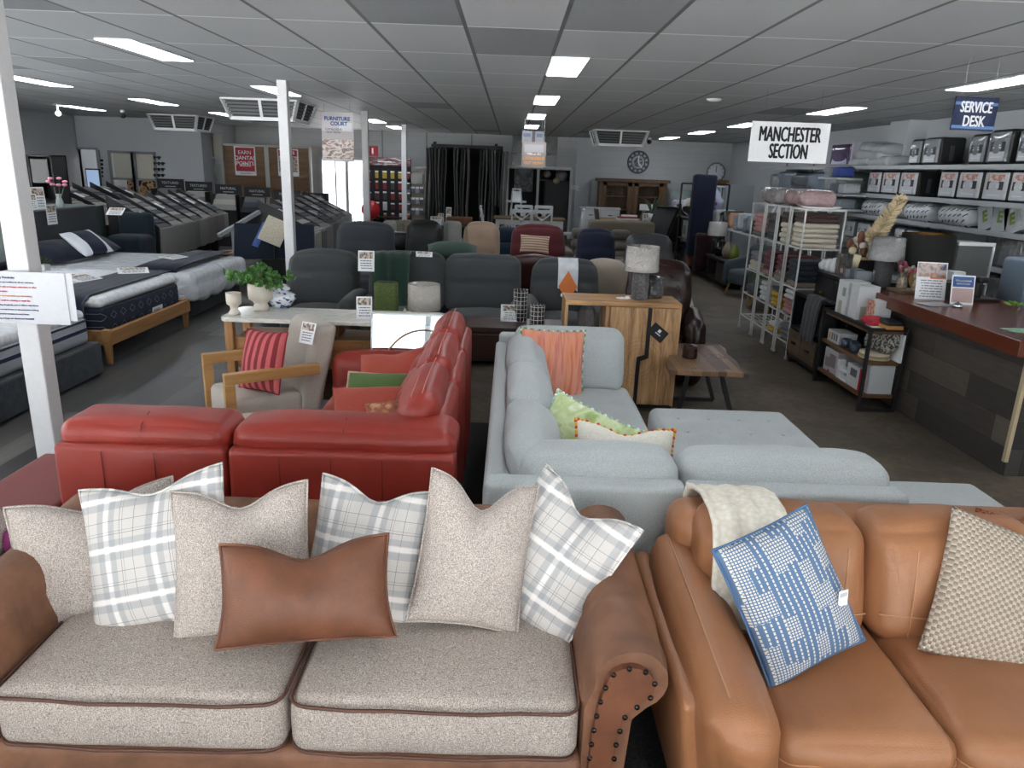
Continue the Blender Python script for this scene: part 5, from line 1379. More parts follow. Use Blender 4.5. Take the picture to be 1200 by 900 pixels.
# white tile display at left of the boards
A = D(229, 143, 19.2); B = D(258, 146, 19.2)
td = THING('tile_display', 'tall white display of flooring tiles left of the wood boards', 'display', ((A.x + B.x) / 2, 19.4, 0)); W = B.x - A.x
PART('display_frame', MB().bx(-W / 2, -W / 2 + .04, -.2, .1, 0, 2.45).bx(W / 2 - .04, W / 2, -.2, .1, 0, 2.45).bx(-W / 2, W / 2, .05, .1, 0, 2.45).bx(-W / 2, W / 2, -.2, .1, 1.82, 1.86).bx(-W / 2, W / 2, -.2, .1, 2.42, 2.46), plain('#b7bbbb', .6), td)
for k, (u0, u1, v0, v1, c) in enumerate(((.05, .3, 1.9, 2.4, '#b3b7b2'), (.32, .55, 1.9, 2.35, '#8f908a'), (.57, .9, 1.9, 2.4, '#bfb9a6'), (.06, .45, 1.3, 1.8, '#c2c5c2'), (.5, .9, 1.4, 1.7, '#a9aca6'), (.06, .9, .75, 1.25, '#a8adad'))):
    PART('tile_sample', MB().bx(-W / 2 + u0 * W, -W / 2 + u1 * W, -.05, -.02, v0, v1), plain(c, .4), td)
# black shelf stand far left with screens
bsx = D(52, 262, 12.6)
bs_ = THING('display_stand', 'tall black shelf stand with white screen panel at far left', 'display stand', (D(51, 220, 12.0).x, 12.0, 0), R(0))
bs_.scale = (.50, 1, .92); bs_.location.x -= .06
PART('stand_frame', MB().bx(-.72, -.68, -.2, .2, 0, 1.95).bx(-.02, .02, -.2, .2, 0, 1.95).bx(.68, .72, -.2, .2, 0, 1.95).bx(-.72, .72, .17, .2, 0, 1.95).bx(-.72, .72, -.2, .2, 1.92, 1.95), BLACK, bs_)
for k in range(5):
    for s_ in (-1, 1): PART('shelf', MB().box((s_ * .35, -.05, .5 + k * .17), (.64, .3, .02), 0, None, (R(14), 0, 0)), plain('#3b3a38', .6), bs_)
PART('screen_panel', MB().bx(-.60, -.1, -.23, -.2, 1.52, 1.85), plain('#8f97a2', .4), bs_)
PART('screen_panel', MB().bx(.1, .62, -.23, -.2, 1.5, 1.88), plain('#15191a', .3), bs_)
PART('sample_roll', MB().lathe([(0, -.1), (.05, -.1), (.05, .1), (0, .1)], 12, M=RT((-.28, -.22, 1.36), (0, PI / 2, 0))), PAPER, bs_)
cn = THING('counter', 'dark blue counter with wood top in front of the far left office', 'counter', (D(105, 215, 17.2).x, 17.2, 0))
PART('counter_body', MB().bx(-.7, 1.2, -.3, .3, 0, .95), plain('#1a2436', .6), cn); PART('counter_top', MB().bx(-.75, 1.25, -.34, .34, .95, .99), OAK, cn)
mo = THING('monitor', 'monitor with pale blue screen on the far left counter', 'monitor', (D(109, 205, 17.2).x, 17.2, .99))
PART('screen', MB().bx(-.13, .13, -.03, 0, .08, .5), glow('#9fb8d8', .5), mo); PART('bezel', MB().bx(-.16, .16, 0, .03, .05, .53).bx(-.03, .03, 0, .04, 0, .08).bx(-.1, .1, -.06, .08, 0, .012), BLACK, mo)
ONE('paper_pile', MB().bx(-.4, .4, -.2, .2, 0, .04).bx(-.3, .2, -.15, .1, .04, .09).box((.1, 0, .11), (.4, .25, .03), rot=(0, 0, .3)), plain('#9ea2a4', .7), 'pile of grey sample books on the far left counter', 'samples', (D(92, 208, 17.2).x, 17.1, .99))
for k in range(5):
    p = D(120, 188 + k * 4.6, YL - .01); ONE('wall_switch', MB().bx(-.11, .11, -.015, .01, -.05, .05, 0).bx(-.07, .03, -.02, -.015, -.03, .03, 1), [plain('#c8ccd0'), BLACK], 'small framed sample on wall beside the office door, %s from the top' % ORD[k], 'sample', p, group='framed samples beside the office door')
for r_ in range(4):
    for c in range(3):
        if r_ == 0 and c == 2: continue
        p = D(182.5 + c * 4.6, 185 + r_ * 6.9, YL - .01)
        ONE('tap_sample', MB().bx(-.035, .0, -.03, .01, -.035, .04).bx(-.035, .05, -.05, -.03, .0, .03), BLACK, 'black sample on the wall board, row %s from top, %s from left' % (ORD[r_], ORD[c]), 'sample', p, group='black samples on the wall board')
# navy stand with hanging cream sample, oak unit
ns = THING('carpet_stand', 'navy display stand with a tilted cream sample left of second column', 'carpet display', (-3.62, 10.62, 0), R(8))
ns.scale = (1.08, 1.0, 1.0)
PART('stand_panel', MB().box((0, 0, .72), (.50, .05, .5), rot=(R(-18), 0, 0)).box((.52, .05, .72), (.48, .05, .5), rot=(R(-18), 0, 0)), fabric('#16202f', None, 80), ns)
PART('stand_frame', MB().bar((-.28, .1, 0), (-.28, .1, .9), .04).bar((.76, .1, 0), (.76, .1, .8), .04).bar((-.28, .1, .05), (.76, .1, .05), .04).bar((-.42, -.1, .8), (.0, .5, 1.1), .05), GREYM, ns)
PART('cream_sample', MB().soft((.1, -.12, .83), (.30, .03, .36), .01, n=3, M=RT((.0, 0, 0), (0, R(24), 0))), fabric('#bdb6a3', None, 60), ns) if False else PART('cream_sample', MB().box((0, 0, 0), (.30, .03, .36), 0, RT((.28, -.14, .88), (R(-18), R(24), 0))), fabric('#bdb6a3', None, 60), ns)
PART('blue_label', MB().box((0, 0, 0), (.08, .02, .36), 0, RT((.11, -.16, .83), (R(-18), R(24), 0))), BLUEP, ns)
A = G(264, 296, .46); B = G(334, 300, .46)
ou = THING('oak_cabinet', 'low oak cabinet with drawer left of the second column', 'cabinet', ((A.x + B.x) / 2 - .1, A.y + .1, 0))
PART('cabinet_top', MB().bx(-.5, .62, -.2, .2, .44, .47), OAK, ou); PART('cabinet_body', MB().bx(-.2, .60, -.18, .18, .02, .24).bx(-.48, -.44, -.18, .18, 0, .44).bx(.57, .6, -.18, .18, .2, .44), OAK, ou); PART('drawer', MB().bx(-.18, .58, -.2, -.18, .05, .22), OAK, ou)
card('price_card', 'price card lying on the low oak cabinet top', .16, .11, ((A.x + B.x) / 2 - .1, A.y, .472), 0, 50)
for (px, py, l) in ((152, 262, 'small card on the near end of the middle carpet row'), ):
    p = D(px, py, 10.72); ONE('velvet_chair', MB().soft((0, 0, .45), (.5, .5, .5), .08).soft((0, .2, .75), (.5, .14, .5), .07), fabric('#1b2a33', None, 200), 'dark teal velvet seat between headboard and carpet stands', 'chair', (p.x, p.y, .05))
    card('price_card', l, .22, .16, (p.x - .1, 10.5, 1.03), 0, 55)
# ---- hanging posters
def poster(label, px0, py0, px1, py1, Y, rows, mats, texts):
    A = D(px0, py0, Y); B = D(px1, py1, Y); w_ = B.x - A.x; h_ = A.z - B.z
    th = THING('hanging_poster', label, 'poster', ((A.x + B.x) / 2, Y, B.z), 0, 'hanging catalogue posters')
    mb = MB().bx(-w_ / 2, w_ / 2, 0, .006, 0, h_, 0)
    for (u0, u1, v0, v1, m) in rows: mb.bx(-w_ / 2 + u0 * w_, -w_ / 2 + u1 * w_, -.002, 0, v0 * h_, v1 * h_, m)
    PART('printed_sheet', mb, mats, th)
    for (s_, sz, m, u, v, b) in texts: TEXT(s_, sz * h_, m, th, (-w_ / 2 + u * w_, -.004, v * h_), bold=b * h_)
    PART('hanging_line', MB().tube([(-w_ * .4, 0, h_), (-w_ * .4, 0, CH - B.z)], .003, 4).tube([(w_ * .4, 0, h_), (w_ * .4, 0, CH - B.z)], .003, 4), CHROME, th)
ROOMPIC = tone(['#c8b8b0', '#9a8070', '#ddd5d0', '#7a6258', '#b8a498'], 7, .5, (1, 1, 2))
poster('large hanging catalogue poster left of the third column', 376, 131, 415, 190, 12.2, [(0, 1, .05, .45, 1), (.55, .95, .62, .8, 3), (0, 1, .45, .62, 4)], [plain('#cfccce'), ROOMPIC, INK, plain('#e6e6e8'), plain('#b9b3b3')],
       [('FURNITURE', .105, BLUEP, .5, .87, .004), ('COURT', .105, BLUEP, .55, .77, .004), ('CATALOGUE', .06, INK, .38, .655, .001), ('OUT NOW', .06, INK, .38, .595, .001), ('quality  value  style  service', .045, INK, .5, .08, 0)])
A = D(384, 160, 12.19); ONE('poster_sticker', MB().bx(-.15, .15, -.0, .002, -.07, .07), plain('#d99a45'), 'orange catalogue sticker on the large hanging poster', 'sticker', D(391, 155, 12.193)) if False else None
poster('hanging catalogue poster below the centre lights, front one', 612, 166, 639, 197, 13.8, [(.1, .9, .6, .9, 2), (.2, .8, .5, .58, 1)], [plain('#8f8784'), ROOMPIC, plain('#a8a5a6')],
       [('CATALOGUE', .15, plain('#f0ac4c'), .5, .36, .004), ('OUT NOW!', .15, plain('#f0ac4c'), .5, .18, .004)])
poster('two blue lettered hanging sheets behind the front catalogue poster', 612, 153, 637, 168, 14.6, [(.46, .6, 0, 1, 1), (.06, .4, .5, .8, 2), (.66, .94, .5, .8, 2)], [plain('#bfc3c9'), plain('#77717a'), plain('#8d98b5')], [])
# exit sign, extinguisher
ONE('emergency_sign', MB().bx(-.12, .12, -.04, .04, -.12, .12, 0).bx(-.02, .02, -.05, -.04, -.07, .07, 1), [plain('#a8242c'), PAPER], 'small red and white emergency sign between far columns', 'sign', D(437, 177, 19.5))
hr = MB().bx(-.03, .03, .02, .08, -D(434.5, 246, 17.8).z, 0)
ONE('hose_reel', hr.lathe([(0, -.08), (.2, -.08), (.22, 0), (.2, .08), (0, .08)], 20, M=RT((0, 0, 0), (PI / 2, 0, 0))), plain('#c01a22', .3), 'bright red hose reel beside the third column', 'hose reel', D(434.5, 246, 17.8))
# ---- tool board
Yt = 19.6
A = D(436, 184, Yt); B = D(474, 258, Yt)
tb = THING('tool_board', 'black pegboard of flooring tools with red header', 'tool display', ((A.x + B.x) / 2, Yt, 0)); W = B.x - A.x + .35
PART('pegboard', MB().bx(-W / 2, W / 2, 0, .05, 0, A.z), plain('#191a1c', .7), tb)
PART('header', MB().bx(-W / 2, W / 2, -.06, 0, A.z - .2, A.z + .0), tone(['#7c2a2e', '#5d3236', '#b9b5b5'], 6, .5, (1, 1, 4)), tb); PART('header_script', MB().bx(-.25, .1, -.063, -.06, A.z - .12, A.z - .09).bx(-.1, .25, -.063, -.06, A.z - .16, A.z - .15), PAPER, tb)
PART('shelf', MB().bx(-W / 2, W / 2, -.35, 0, .50, .54).bx(-W / 2, W / 2, -.33, 0, .0, .3), BLACK, tb)
TOOLC = [('#b59a2a', 'yellow'), ('#8f2226', 'red'), ('#c8cbce', 'white'), ('#5a2a2a', 'maroon'), ('#c95f24', 'orange'), ('#3f4044', 'grey')]
rnd = random.Random(12)
for r_ in range(5):
    for c in range(6):
        k = 0 if (r_ == 0 and 0 < c < 5) else rnd.choice((1, 1, 2, 3, 5, 5) if r_ < 4 else (0, 2, 3, 4, 1, 5))
        z = A.z - .42 - r_ * .26; x = (A.x + B.x) / 2 - W / 2 + .09 + c * (W - .16) / 5
        w2_, h2_ = rnd.uniform(.035, .055), rnd.uniform(.08, .11)
        ONE('tool_pack', MB().bx(-w2_, w2_, -.03, 0, -h2_, h2_, 0).bx(-w2_, w2_, -.032, -.03, h2_ * .6, h2_, 1).tube([(0, -.03, h2_ * .95), (0, .0, h2_)], .004, 4), [plain(TOOLC[k][0], .5), PAPER],
            '%s tool pack on the black pegboard, row %s from top, %s from left' % (TOOLC[k][1], ORD[r_], ORD[c]), 'tool pack', (x, Yt - .005, z), group='tool packs on the black pegboard')
A = D(476, 196, Yt); B = D(496, 256, Yt)
sb_ = THING('slat_board', 'beige slatboard hung with hardware packets right of farthest column', 'display board', ((A.x + B.x) / 2, Yt + .05, 0)); W = B.x - A.x + .05
m = MB().bx(-W / 2, W / 2, 0, .04, 0, A.z - .1)
for k in range(9): m.bx(-W / 2, W / 2, -.012, 0, .3 + k * .14, .4 + k * .14)
PART('slats', m, plain('#8f8874', .6), sb_)
PART('header_card', MB().bx(-.2, .2, -.05, 0, A.z - .4, A.z - .15).bx(-.3, .3, -.02, 0, A.z - .02, A.z + .02), plain('#a5a5a2'), sb_)
for r_ in range(3):
    for c in range(4):
        ONE('hardware_packet', MB().bx(-.045, .045, -.03, 0, -.08, .08, 0).bx(-.045, .045, -.032, -.03, .03, .08, 1), [plain('#63686c' if c % 2 else '#9aa2ad'), PAPER], 'hardware packet on beige slatboard, row %s from top, %s from left' % (ORD[r_], ORD[c]), 'packet',
            ((A.x + B.x) / 2 - W / 2 + .09 + c * (W - .16) / 3, Yt + .03, A.z - .55 - r_ * .27), group='packets on the beige slatboard')
# ---- rug rack
Yr = 18.4; A = D(498, 170, Yr); B = D(594, 176, Yr)
rk = THING('rug_rack', 'black steel rack holding hanging rugs against the rear wall', 'rack', ((A.x + B.x) / 2, Yr, 0)); W = B.x - A.x
PART('rack_frame', MB().bx(-W / 2 + .1, W / 2 - .1, .5, .56, A.z - .02, A.z + .05).bx(-W / 2 + .15, -W / 2 + .22, .45, .55, 0, A.z + .1).bx(W / 2 - .3, W / 2 - .23, .45, .55, 0, A.z + .1), BLACK, rk)
PART('rack_back', MB().bx(-W / 2 + .2, W / 2 - .1, .55, .62, .1, A.z), plain('#08090a', .9), rk)
RC = ['#55585b', '#8f8d86', '#34373a', '#2a2c30', '#a8a69c', '#6d6a63', '#c6c3b8', '#3c3f42', '#15171a', '#15171a', '#0e1012']
for k in range(26):
    if k in (7, 8, 14, 15, 16): continue
    x = (A.x + B.x) / 2 - W / 2 + .03 + k * (W - .06) / 25; c = RC[(k * 5 + k // 3) % 8]; ln = 1.75 if k not in (22, 23) else 1.3
    ww = .5
    ONE('hanging_rug', MB().soft((0, .25, -ln / 2), (.028, ww, ln), .012, n=4, shape=lambda o, u, k=k: [o[0] + .02 * math.sin(o[2] * 3 + k), o[1], o[2]]).tube([(0, .25, 0), (0, .25, .04)], .01, 6), fabric(c, None, 60),
        'hanging rug edge on the black rack, %s from the left' % ORD[k], 'rug', (x, Yr, A.z - .06 + .02 * math.sin(k)), (0, 0, R(rnd.uniform(-5, 5))), 'rugs on the black rack')
# table of brochures in front of it
A = G(476, 262, .72); B = G(556, 264, .72)
bt = THING('brochure_table', 'glass topped table with brochures behind the black recliner', 'table', ((A.x + B.x) / 2, A.y, 0)); W = B.x - A.x
PART('tabletop', MB().bx(-W / 2, W / 2, -.3, .3, .69, .72), WALN, bt)
for x in (-W / 2 + .05, W / 2 - .05): PART('leg', MB().bx(x - .03, x + .03, -.25, .25, 0, .69), BLACK, bt)
for i, (px, l, w_, h_, q) in enumerate(((489, 'white card lying at the left of brochure table', .25, .03, 0), (511, 'framed white price card on the brochure table', .22, .16, 0), (517, 'angled leaflet behind framed card on the brochure table', .12, .22, 30), (525, 'tall white leaflet standing on the brochure table', .11, .34, -10))):
    p = D(px, 258, A.y); card('price_card', l, w_, h_, (p.x, A.y - .05 + .04 * i, .72), q, 6)
ONE('wicker_box', MB().soft((0, 0, .08), (.5, .3, .16), .02, n=3), plain('#6b4526', .7), 'brown box at right end of the brochure table', 'box', (D(538, 258, A.y).x, A.y + .1, .72))
for i, (px, c, l) in enumerate(((448, '#b8b6ae', 'striped pale'), (457, '#8a8478', 'taupe'), (468, '#a79a84', 'beige'), (530, '#a9aaa4', 'pale grey'), (524, '#8e9792', 'grey green'))):
    p = G(px, 268, .75); ONE('upright_rug_roll', MB().soft((0, 0, .42), (.26, .25, .84), .08, n=3), fabric(c, None, 60), '%s rolled rug standing left of and behind the recliners' % l, 'rug roll', (p.x, 14.0 + .1 * i, 0), group='rug rolls behind the recliners')
# ---- dining group and rear furniture
WP = plain('#d5d9db', .45)
def xchair(label, x, y, rz, first=None):
    if first: return DUP(first, label, (x, y, 0), (0, 0, rz))
    th = THING('dining_chair', label, 'chair', (x, y, 0), rz, 'white cross back dining chairs')
    PART('seat', MB().bx(-.22, .22, -.22, .2, .43, .47), WP, th)
    for a in (-.2, .2):
        PART('leg', MB().bx(a - .02, a + .02, -.21, -.17, 0, .43), WP, th)
        PART('leg', MB().bar((a, .2, 0), (a, .2, .47), .04).bar((a, .2, .46), (a * 1.02, .28, 1.0), .035), WP, th)
    PART('back', MB().bar((-.2, .28, .98), (.2, .28, .98), .05, .07).bar((-.2, .225, .6), (.2, .225, .6), .03, .05).bar((-.2, .23, .62), (.2, .275, .95), .03).bar((.2, .23, .62), (-.2, .275, .95), .03).ball((0, .25, .785), .045, n=6), WP, th)
    return th
p = D(611, 262, 16.6)
c0 = xchair('white cross back dining chair, front left of the oak topped dining table', D(611, 250, 16.4).x, 16.4, PI)
xchair('white cross back dining chair, front right of the oak topped dining table', D(635, 250, 16.4).x, 16.4, PI, c0)
xchair('white cross back dining chair behind the dining table, left one', D(614, 245, 17.9).x, 17.9, 0, c0)
xchair('white cross back dining chair behind the dining table, right one', D(638, 245, 17.9).x, 17.9, 0, c0)
xchair('white dining chair seen from the side left of the dining table', D(578, 250, 17.0).x, 17.0, PI / 2, c0)
xchair('white dining chair seen from the side right of the dining table', D(670, 248, 17.2).x, 17.2, -PI / 2, c0)
dt = THING('dining_table', 'oak topped dining table with white frame in front of rear opening', 'table', (D(623, 250, 17.1).x, 17.1, 0))
PART('tabletop', MB().bx(-.85, .75, -.4, .4, .75, .79), wood('#7d6547', '#5e4a32', 'x', 1, .5), dt); PART('apron', MB().bx(-.78, .68, -.35, .35, .64, .75), WP, dt)
for x in (-.76, .66):
    for y in (-.34, .34): PART('leg', MB().bx(x - .04, x + .04, y - .04, y + .04, 0, .75), WP, dt)
sl = THING('step_stool', 'white plant stand ladder left of the rear opening', 'stool', (D(605, 240, 18.6).x, 18.6, 0))
PART('leg', MB().bar((-.2, -.1, 0), (-.09, 0, 1.35), .04), WP, sl); PART('leg', MB().bar((.2, -.1, 0), (.09, 0, 1.35), .04), WP, sl); PART('leg', MB().bar((-.2, .2, 0), (-.09, .05, 1.35), .04).bar((.2, .2, 0), (.09, .05, 1.35), .04), WP, sl)
PART('step', MB().bx(-.24, .24, -.15, .15, 1.05, 1.09).bx(-.11, .11, -.05, .1, 1.35, 1.38), WP, sl)
ONE('white_box', MB().bx(-.1, .1, -.08, .08, 0, .22), PAPER, 'white box standing on the ladder stand step', 'box', (D(605, 240, 18.6).x, 18.6, 1.09))
p = D(674, 219, YB - .15); TEXT('log', .2, PAPER, None, p, bold=.006, name='wall_lettering'); tag(bpy.data.objects['wall_lettering'], 'small white lettering on the pier right of the rear opening', 'lettering')
wdz = THING('dresser', 'white four door dresser against the rear wall', 'dresser', (D(702, 258, 19).x, 19, 0))
PART('cabinet_body', MB().bx(-.48, .48, -.2, .2, .0, .95), plain('#c3cbcc', .5), wdz); PART('cabinet_top', MB().bx(-.5, .5, -.23, .22, .95, .98), WP, wdz)
for s_ in (-1, 1):
    d = PART('drawer', MB().bx(s_ * .24 - .22, s_ * .24 + .22, -.215, -.2, .68, .92), WP, wdz); PART('handle', MB().bx(s_ * .24 - .05, s_ * .24 + .05, -.23, -.215, .79, .81), BLACK, d)
    PART('door', MB().bx(s_ * .24 - .22, s_ * .24 + .22, -.215, -.2, .08, .65), WP, wdz)
RUST = wood('#76583a', '#4e3a26', 'z', 1, .5)
gc = THING('display_cabinet', 'rustic brown glazed cabinet against the rear wall', 'cabinet', (D(739, 240, 20.6).x, 20.6, 0)); 
PART('cabinet_frame', MB().bx(-.9, -.8, -.2, .2, 0, 1.62).bx(.8, .9, -.2, .2, 0, 1.62).bx(-.98, .98, -.25, .22, 1.6, 1.68).bx(-.9, .9, .15, .2, 0, 1.6).bx(-.9, .9, -.2, .2, 0, .5).bx(-.03, .03, -.2, -.15, .5, 1.6), RUST, gc)
for z in (.85, 1.2): PART('shelf', MB().bx(-.8, .8, -.12, .15, z, z + .03), RUST, gc)
for s_ in (-1, 1): PART('door', MB().bx(s_ * .42 - .38, s_ * .42 - .28, -.22, -.2, .5, 1.58).bx(s_ * .42 + .28, s_ * .42 + .38, -.22, -.2, .5, 1.58).bx(s_ * .42 - .38, s_ * .42 + .38, -.22, -.2, 1.5, 1.58), RUST, gc)
ONE('white_sign', MB().bx(-.18, .18, -.01, .01, 0, .16), PAPER, 'white card inside the rustic glazed cabinet', 'card', (gc.location.x + .4, 20.44, .88))
def clock(label, px, py, r_, dark, Y=YB - .04):
    p = D(px, py, Y); th = THING('wall_clock', label, 'clock', p, 0, 'wall clocks', rot=(R(90), 0, 0))
    if dark:
        PART('clock_rim', MB().tube([(r_ * math.cos(R(a)), r_ * math.sin(R(a)), 0) for a in range(0, 360, 12)], .02, 6, closed=True).tube([(r_ * .66 * math.cos(R(a)), r_ * .66 * math.sin(R(a)), 0) for a in range(0, 360, 15)], .014, 6, closed=True), INK, th)
        for a in range(12): 
            v = (math.cos(R(a * 30)), math.sin(R(a * 30))); m = MB().bar((v[0] * r_ * .72, v[1] * r_ * .72, 0), (v[0] * r_ * .93, v[1] * r_ * .93, 0), .05, .012)
            PART('numeral', m, INK, th)
        PART('clock_centre', MB().lathe([(0, .01), (r_ * .42, .01), (r_ * .42, 0), (0, 0)], 20), tone(['#e0e4e6', '#5a5d60', '#c9cdd0'], 7, .4), th)
        PART('hand', MB().bar((0, 0, .02), (0, r_ * .6, .02), .03).bar((0, 0, .02), (.1, -.15, .02), .03), PAPER, th)
    else:
        PART('clock_face', MB().lathe([(0, 0), (r_ * .97, 0), (r_, -.01), (r_, -.04)], 32), plain('#e6eaee', .4), th)
        m = MB()
        for a in range(12): m.bar((math.cos(R(a * 30)) * r_ * .75, math.sin(R(a * 30)) * r_ * .75, .004), (math.cos(R(a * 30)) * r_ * .92, math.sin(R(a * 30)) * r_ * .92, .004), .012, .004)
        PART('hour_mark', m, INK, th); PART('hand', MB().bar((0, 0, .008), (0, r_ * .7, .008), .02, .004), INK, th)
        PART('clock_rim', MB().tube([(r_ * math.cos(R(a)), r_ * math.sin(R(a)), 0) for a in range(0, 360, 12)], .02, 6, closed=True), plain('#777c80', .4), th)
clock('large open frame roman clock high on the rear wall', 748, 190, .28, True)
clock('plain pale round clock on the rear wall above the grandfather cabinet', 839, 202, .24, False)
gf = THING('curio_cabinet', 'golden brown tall curio cabinet with glass door near the rear right corner', 'cabinet', (D(831, 230, 20.4).x, 20.4, 0))
PART('cabinet_frame', MB().bx(-.38, -.3, -.2, .2, 0, 1.7).bx(.3, .38, -.2, .2, 0, 1.7).bx(-.42, .42, -.24, .22, 1.66, 1.74).bx(-.38, .38, .15, .2, 0, 1.7).bx(-.38, .38, -.2, .2, 0, .35).bx(-.03, .05, -.2, -.17, .3, 1.66), wood('#8a6234', '#664520', 'z', 1, .4), gf)
PART('glass_door', MB().bx(-.3, .3, -.19, -.185, .35, 1.66), glassy('#8f9ba0', .35), gf)
ot_ = THING('dining_table', 'oak dining table in front of the rustic glazed cabinet', 'table', (D(732, 255, 18).x, 18.0, 0))
PART('tabletop', MB().bx(-.6, .6, -.4, .4, .72, .77), OAK, ot_)
for x in (-.55, .55):
    for y in (-.35, .35): PART('leg', MB().bx(x - .045, x + .045, y - .045, y + .045, 0, .72), OAK, ot_)
o2 = THING('dining_table', 'light timber table corner right of the oak dining table', 'table', (D(754, 262, 15.6).x, 15.6, 0))
PART('tabletop', MB().bx(-.42, .42, -.5, .5, .74, .82), wood('#a99268', '#8a744e', 'x', 1, .5), o2)
for x in (-.36, .36): PART('leg', MB().bx(x - .05, x + .05, -.45, .45, 0, .74), OAK, o2)
TP = fabric('#5a564c', None, 150)
def pchair(label, x, y, rz, first=None):
    if first: return DUP(first, label, (x, y, 0), (0, 0, rz))
    th = THING('dining_chair', label, 'chair', (x, y, 0), rz, 'olive upholstered dining chairs')
    PART('seat', MB().soft((0, 0, .44), (.46, .46, .1), .04, n=3), TP, th); PART('backrest', MB().soft((0, .22, .74), (.46, .07, .56), .03, n=4, shape=lambda o, u: [o[0], o[1] + .05 * u[2], o[2]]), TP, th)
    for x_ in (-.18, .18):
        for y_ in (-.18, .18): PART('leg', MB().bx(x_ - .02, x_ + .02, y_ - .02, y_ + .02, 0, .41), OAKZ, th)
    return th
pc = pchair('olive fabric dining chair at the left end of the oak table', D(711, 262, 17.6).x, 17.6, PI / 2)
pchair('olive fabric dining chair in the middle of the oak table', D(741, 262, 17.0).x, 17.0, -PI / 2, pc)
ONE('paper_pile', MB().bx(-.25, .25, -.15, .15, 0, .03, 0).box((0, 0, .05), (.4, .25, .04), 1, rot=(0, 0, .2)).box((.05, 0, .09), (.36, .22, .03), 0), [PAPER, plain('#a04a50')], 'stack of papers on the oak dining table', 'papers', (D(735, 250, 17.9).x, 17.9, .77))
card('price_card', 'small card stand on the light timber table', .12, .24, (D(756, 250, 15.4).x, 15.3, .82), 0, 5)
pn = THING('spiky_plant', 'spiky green potted plant behind the light timber table', 'plant', (D(764, 250, 17.5).x, 17.5, .0))
PART('plant_stand', MB().bx(-.15, .15, -.15, .15, 0, .75), OAK, pn); PART('pot', MB().lathe([(0, .75), (.1, .75), (.14, .95), (.12, .95), (0, .9)]), PAPER, pn)
m = MB()
for i in range(12):
    a = i * 2.4; r_ = .2 + .08 * (i % 4); m.tube([(0, 0, .93), (.4 * r_ * math.cos(a), .4 * r_ * math.sin(a), 1.15), (r_ * math.cos(a), r_ * math.sin(a), 1.25 + .05 * (i % 3))], [.022, .018, .003], 5)
PART('foliage', m, plain('#4c6048', .6), pn)
# ================================================================ linen section, service counter (right side)
SHELFM = plain('#a9aeb0', .5)
# ---- wall shelving
ws = THING('shelving_unit', 'long white wall shelving with slatted back along the right wall', 'shelving', (0, 0, 0))
bkm = MB().bx(5.86, 5.94, 6.0, 16.4, 0, 2.14)
for k in range(17): bkm.bx(5.845, 5.865, 6.0, 16.4, .12 + k * .12, .215 + k * .12)
PART('slat_back', bkm, plain('#b3b8ba', .5), ws)
for z, y0, y1 in ((2.05, 6.2, 12.0), (1.655, 6.2, 11.9), (1.345, 6.2, 11.9), (.97, 6.2, 11.6), (.55, 6.2, 11.6), (2.05, 12.15, 16.3), (1.63, 12.4, 16.3), (1.25, 12.4, 16.3), (.8, 12.4, 16.3)):
    PART('shelf', MB().bx(5.32, 5.85, y0, y1, z - .025, z).bx(5.305, 5.32, y0, y1, z - .045, z + .01), SHELFM, ws)
for y in (6.15, 7.6, 9.05, 10.5, 11.95, 13.4, 14.9, 16.35): PART('upright', MB().bx(5.82, 5.88, y - .02, y + .02, 0, 2.15), GREYM, ws)
QSIL = plastic('#8f959b'); QWHT = plastic('#dde0e3'); LABB = tone(['#8d5d50', '#b58070', '#c9ccd0'], 18, .5)
def pack(label, px0, px1, z, h, style, d=.32, group='packed quilts on the wall shelves', lean=0):
    ya, yb = XP(px1, 220, 5.34).y, XP(px0, 220, 5.34).y; w = yb - ya
    th = THING('quilt_pack', label, 'quilt pack', (5.36, (ya + yb) / 2, z), 0, group)
    face, gus, ban, pic = {'w': (QWHT, BLACK, '#2e3238', 1), 's': (QSIL, BLACK, '#30343a', 0), 'p': (plastic('#4b2a66'), plain('#b9bcc4'), '#6a3f88', 0), 'g': (QWHT, plain('#5c6268'), '#6a7076', 0)}[style]
    PART('quilt_bag', MB().soft((d / 2, 0, h / 2), (d, w - .01, h), .035, (.0, 0, 0), n=4), gus, th)
    PART('front_panel', MB().soft((.0, 0, h / 2), (.03, w - .05, h - .05), .014, (.012, 0, 0), n=5), face, th)
    if style != 'p':
        PART('band', MB().bx(-.024, -.018, -w * .34, w * .28, h * .38, h * .64), plain(ban), th)
        PART('label_panel', MB().bx(-.024, -.018, -w * .34, w * .28, h * .1, h * .36), plain('#b9bec3'), th)
        PART('lettering', MB().bx(-.026, -.024, -w * .2, w * .16, h * .46, h * .49).bx(-.026, -.024, -w * .15, w * .1, h * .52, h * .56).bx(-.026, -.024, -w * .28, w * .2, h * .2, h * .22), plain('#d9dcdf'), th)
        if pic: PART('picture', MB().bx(-.024, -.018, -w * .34, w * .28, h * .66, h * .86), LABB, th)
        if style in 'ws': PART('side_lettering', MB().bx(d * .4, d * .55, -w / 2 - .002, -w / 2 + .006, h * .15, h * .7), plain('#3c3f42'), th)
    else:
        PART('mountain_picture', MB().add([(-.02, -w * .4, h * .06), (-.02, w * .4, h * .06), (-.02, w * .35, h * .3), (-.02, w * .1, h * .5), (-.02, -w * .1, h * .42), (-.02, -w * .35, h * .3)], [(0, 1, 2, 3, 4, 5)]), plain('#b9bdd6'), th)
        PART('lettering', MB().bx(-.022, -.018, -w * .2, w * .25, h * .72, h * .75), PAPER, th)
    return th
pack('silver quilt bag on top shelf, left one of the far pair', 1057, 1071, 2.06, .33, 's')
pack('silver quilt bag on top shelf, right one of the far pair', 1072, 1092, 2.06, .34, 's')
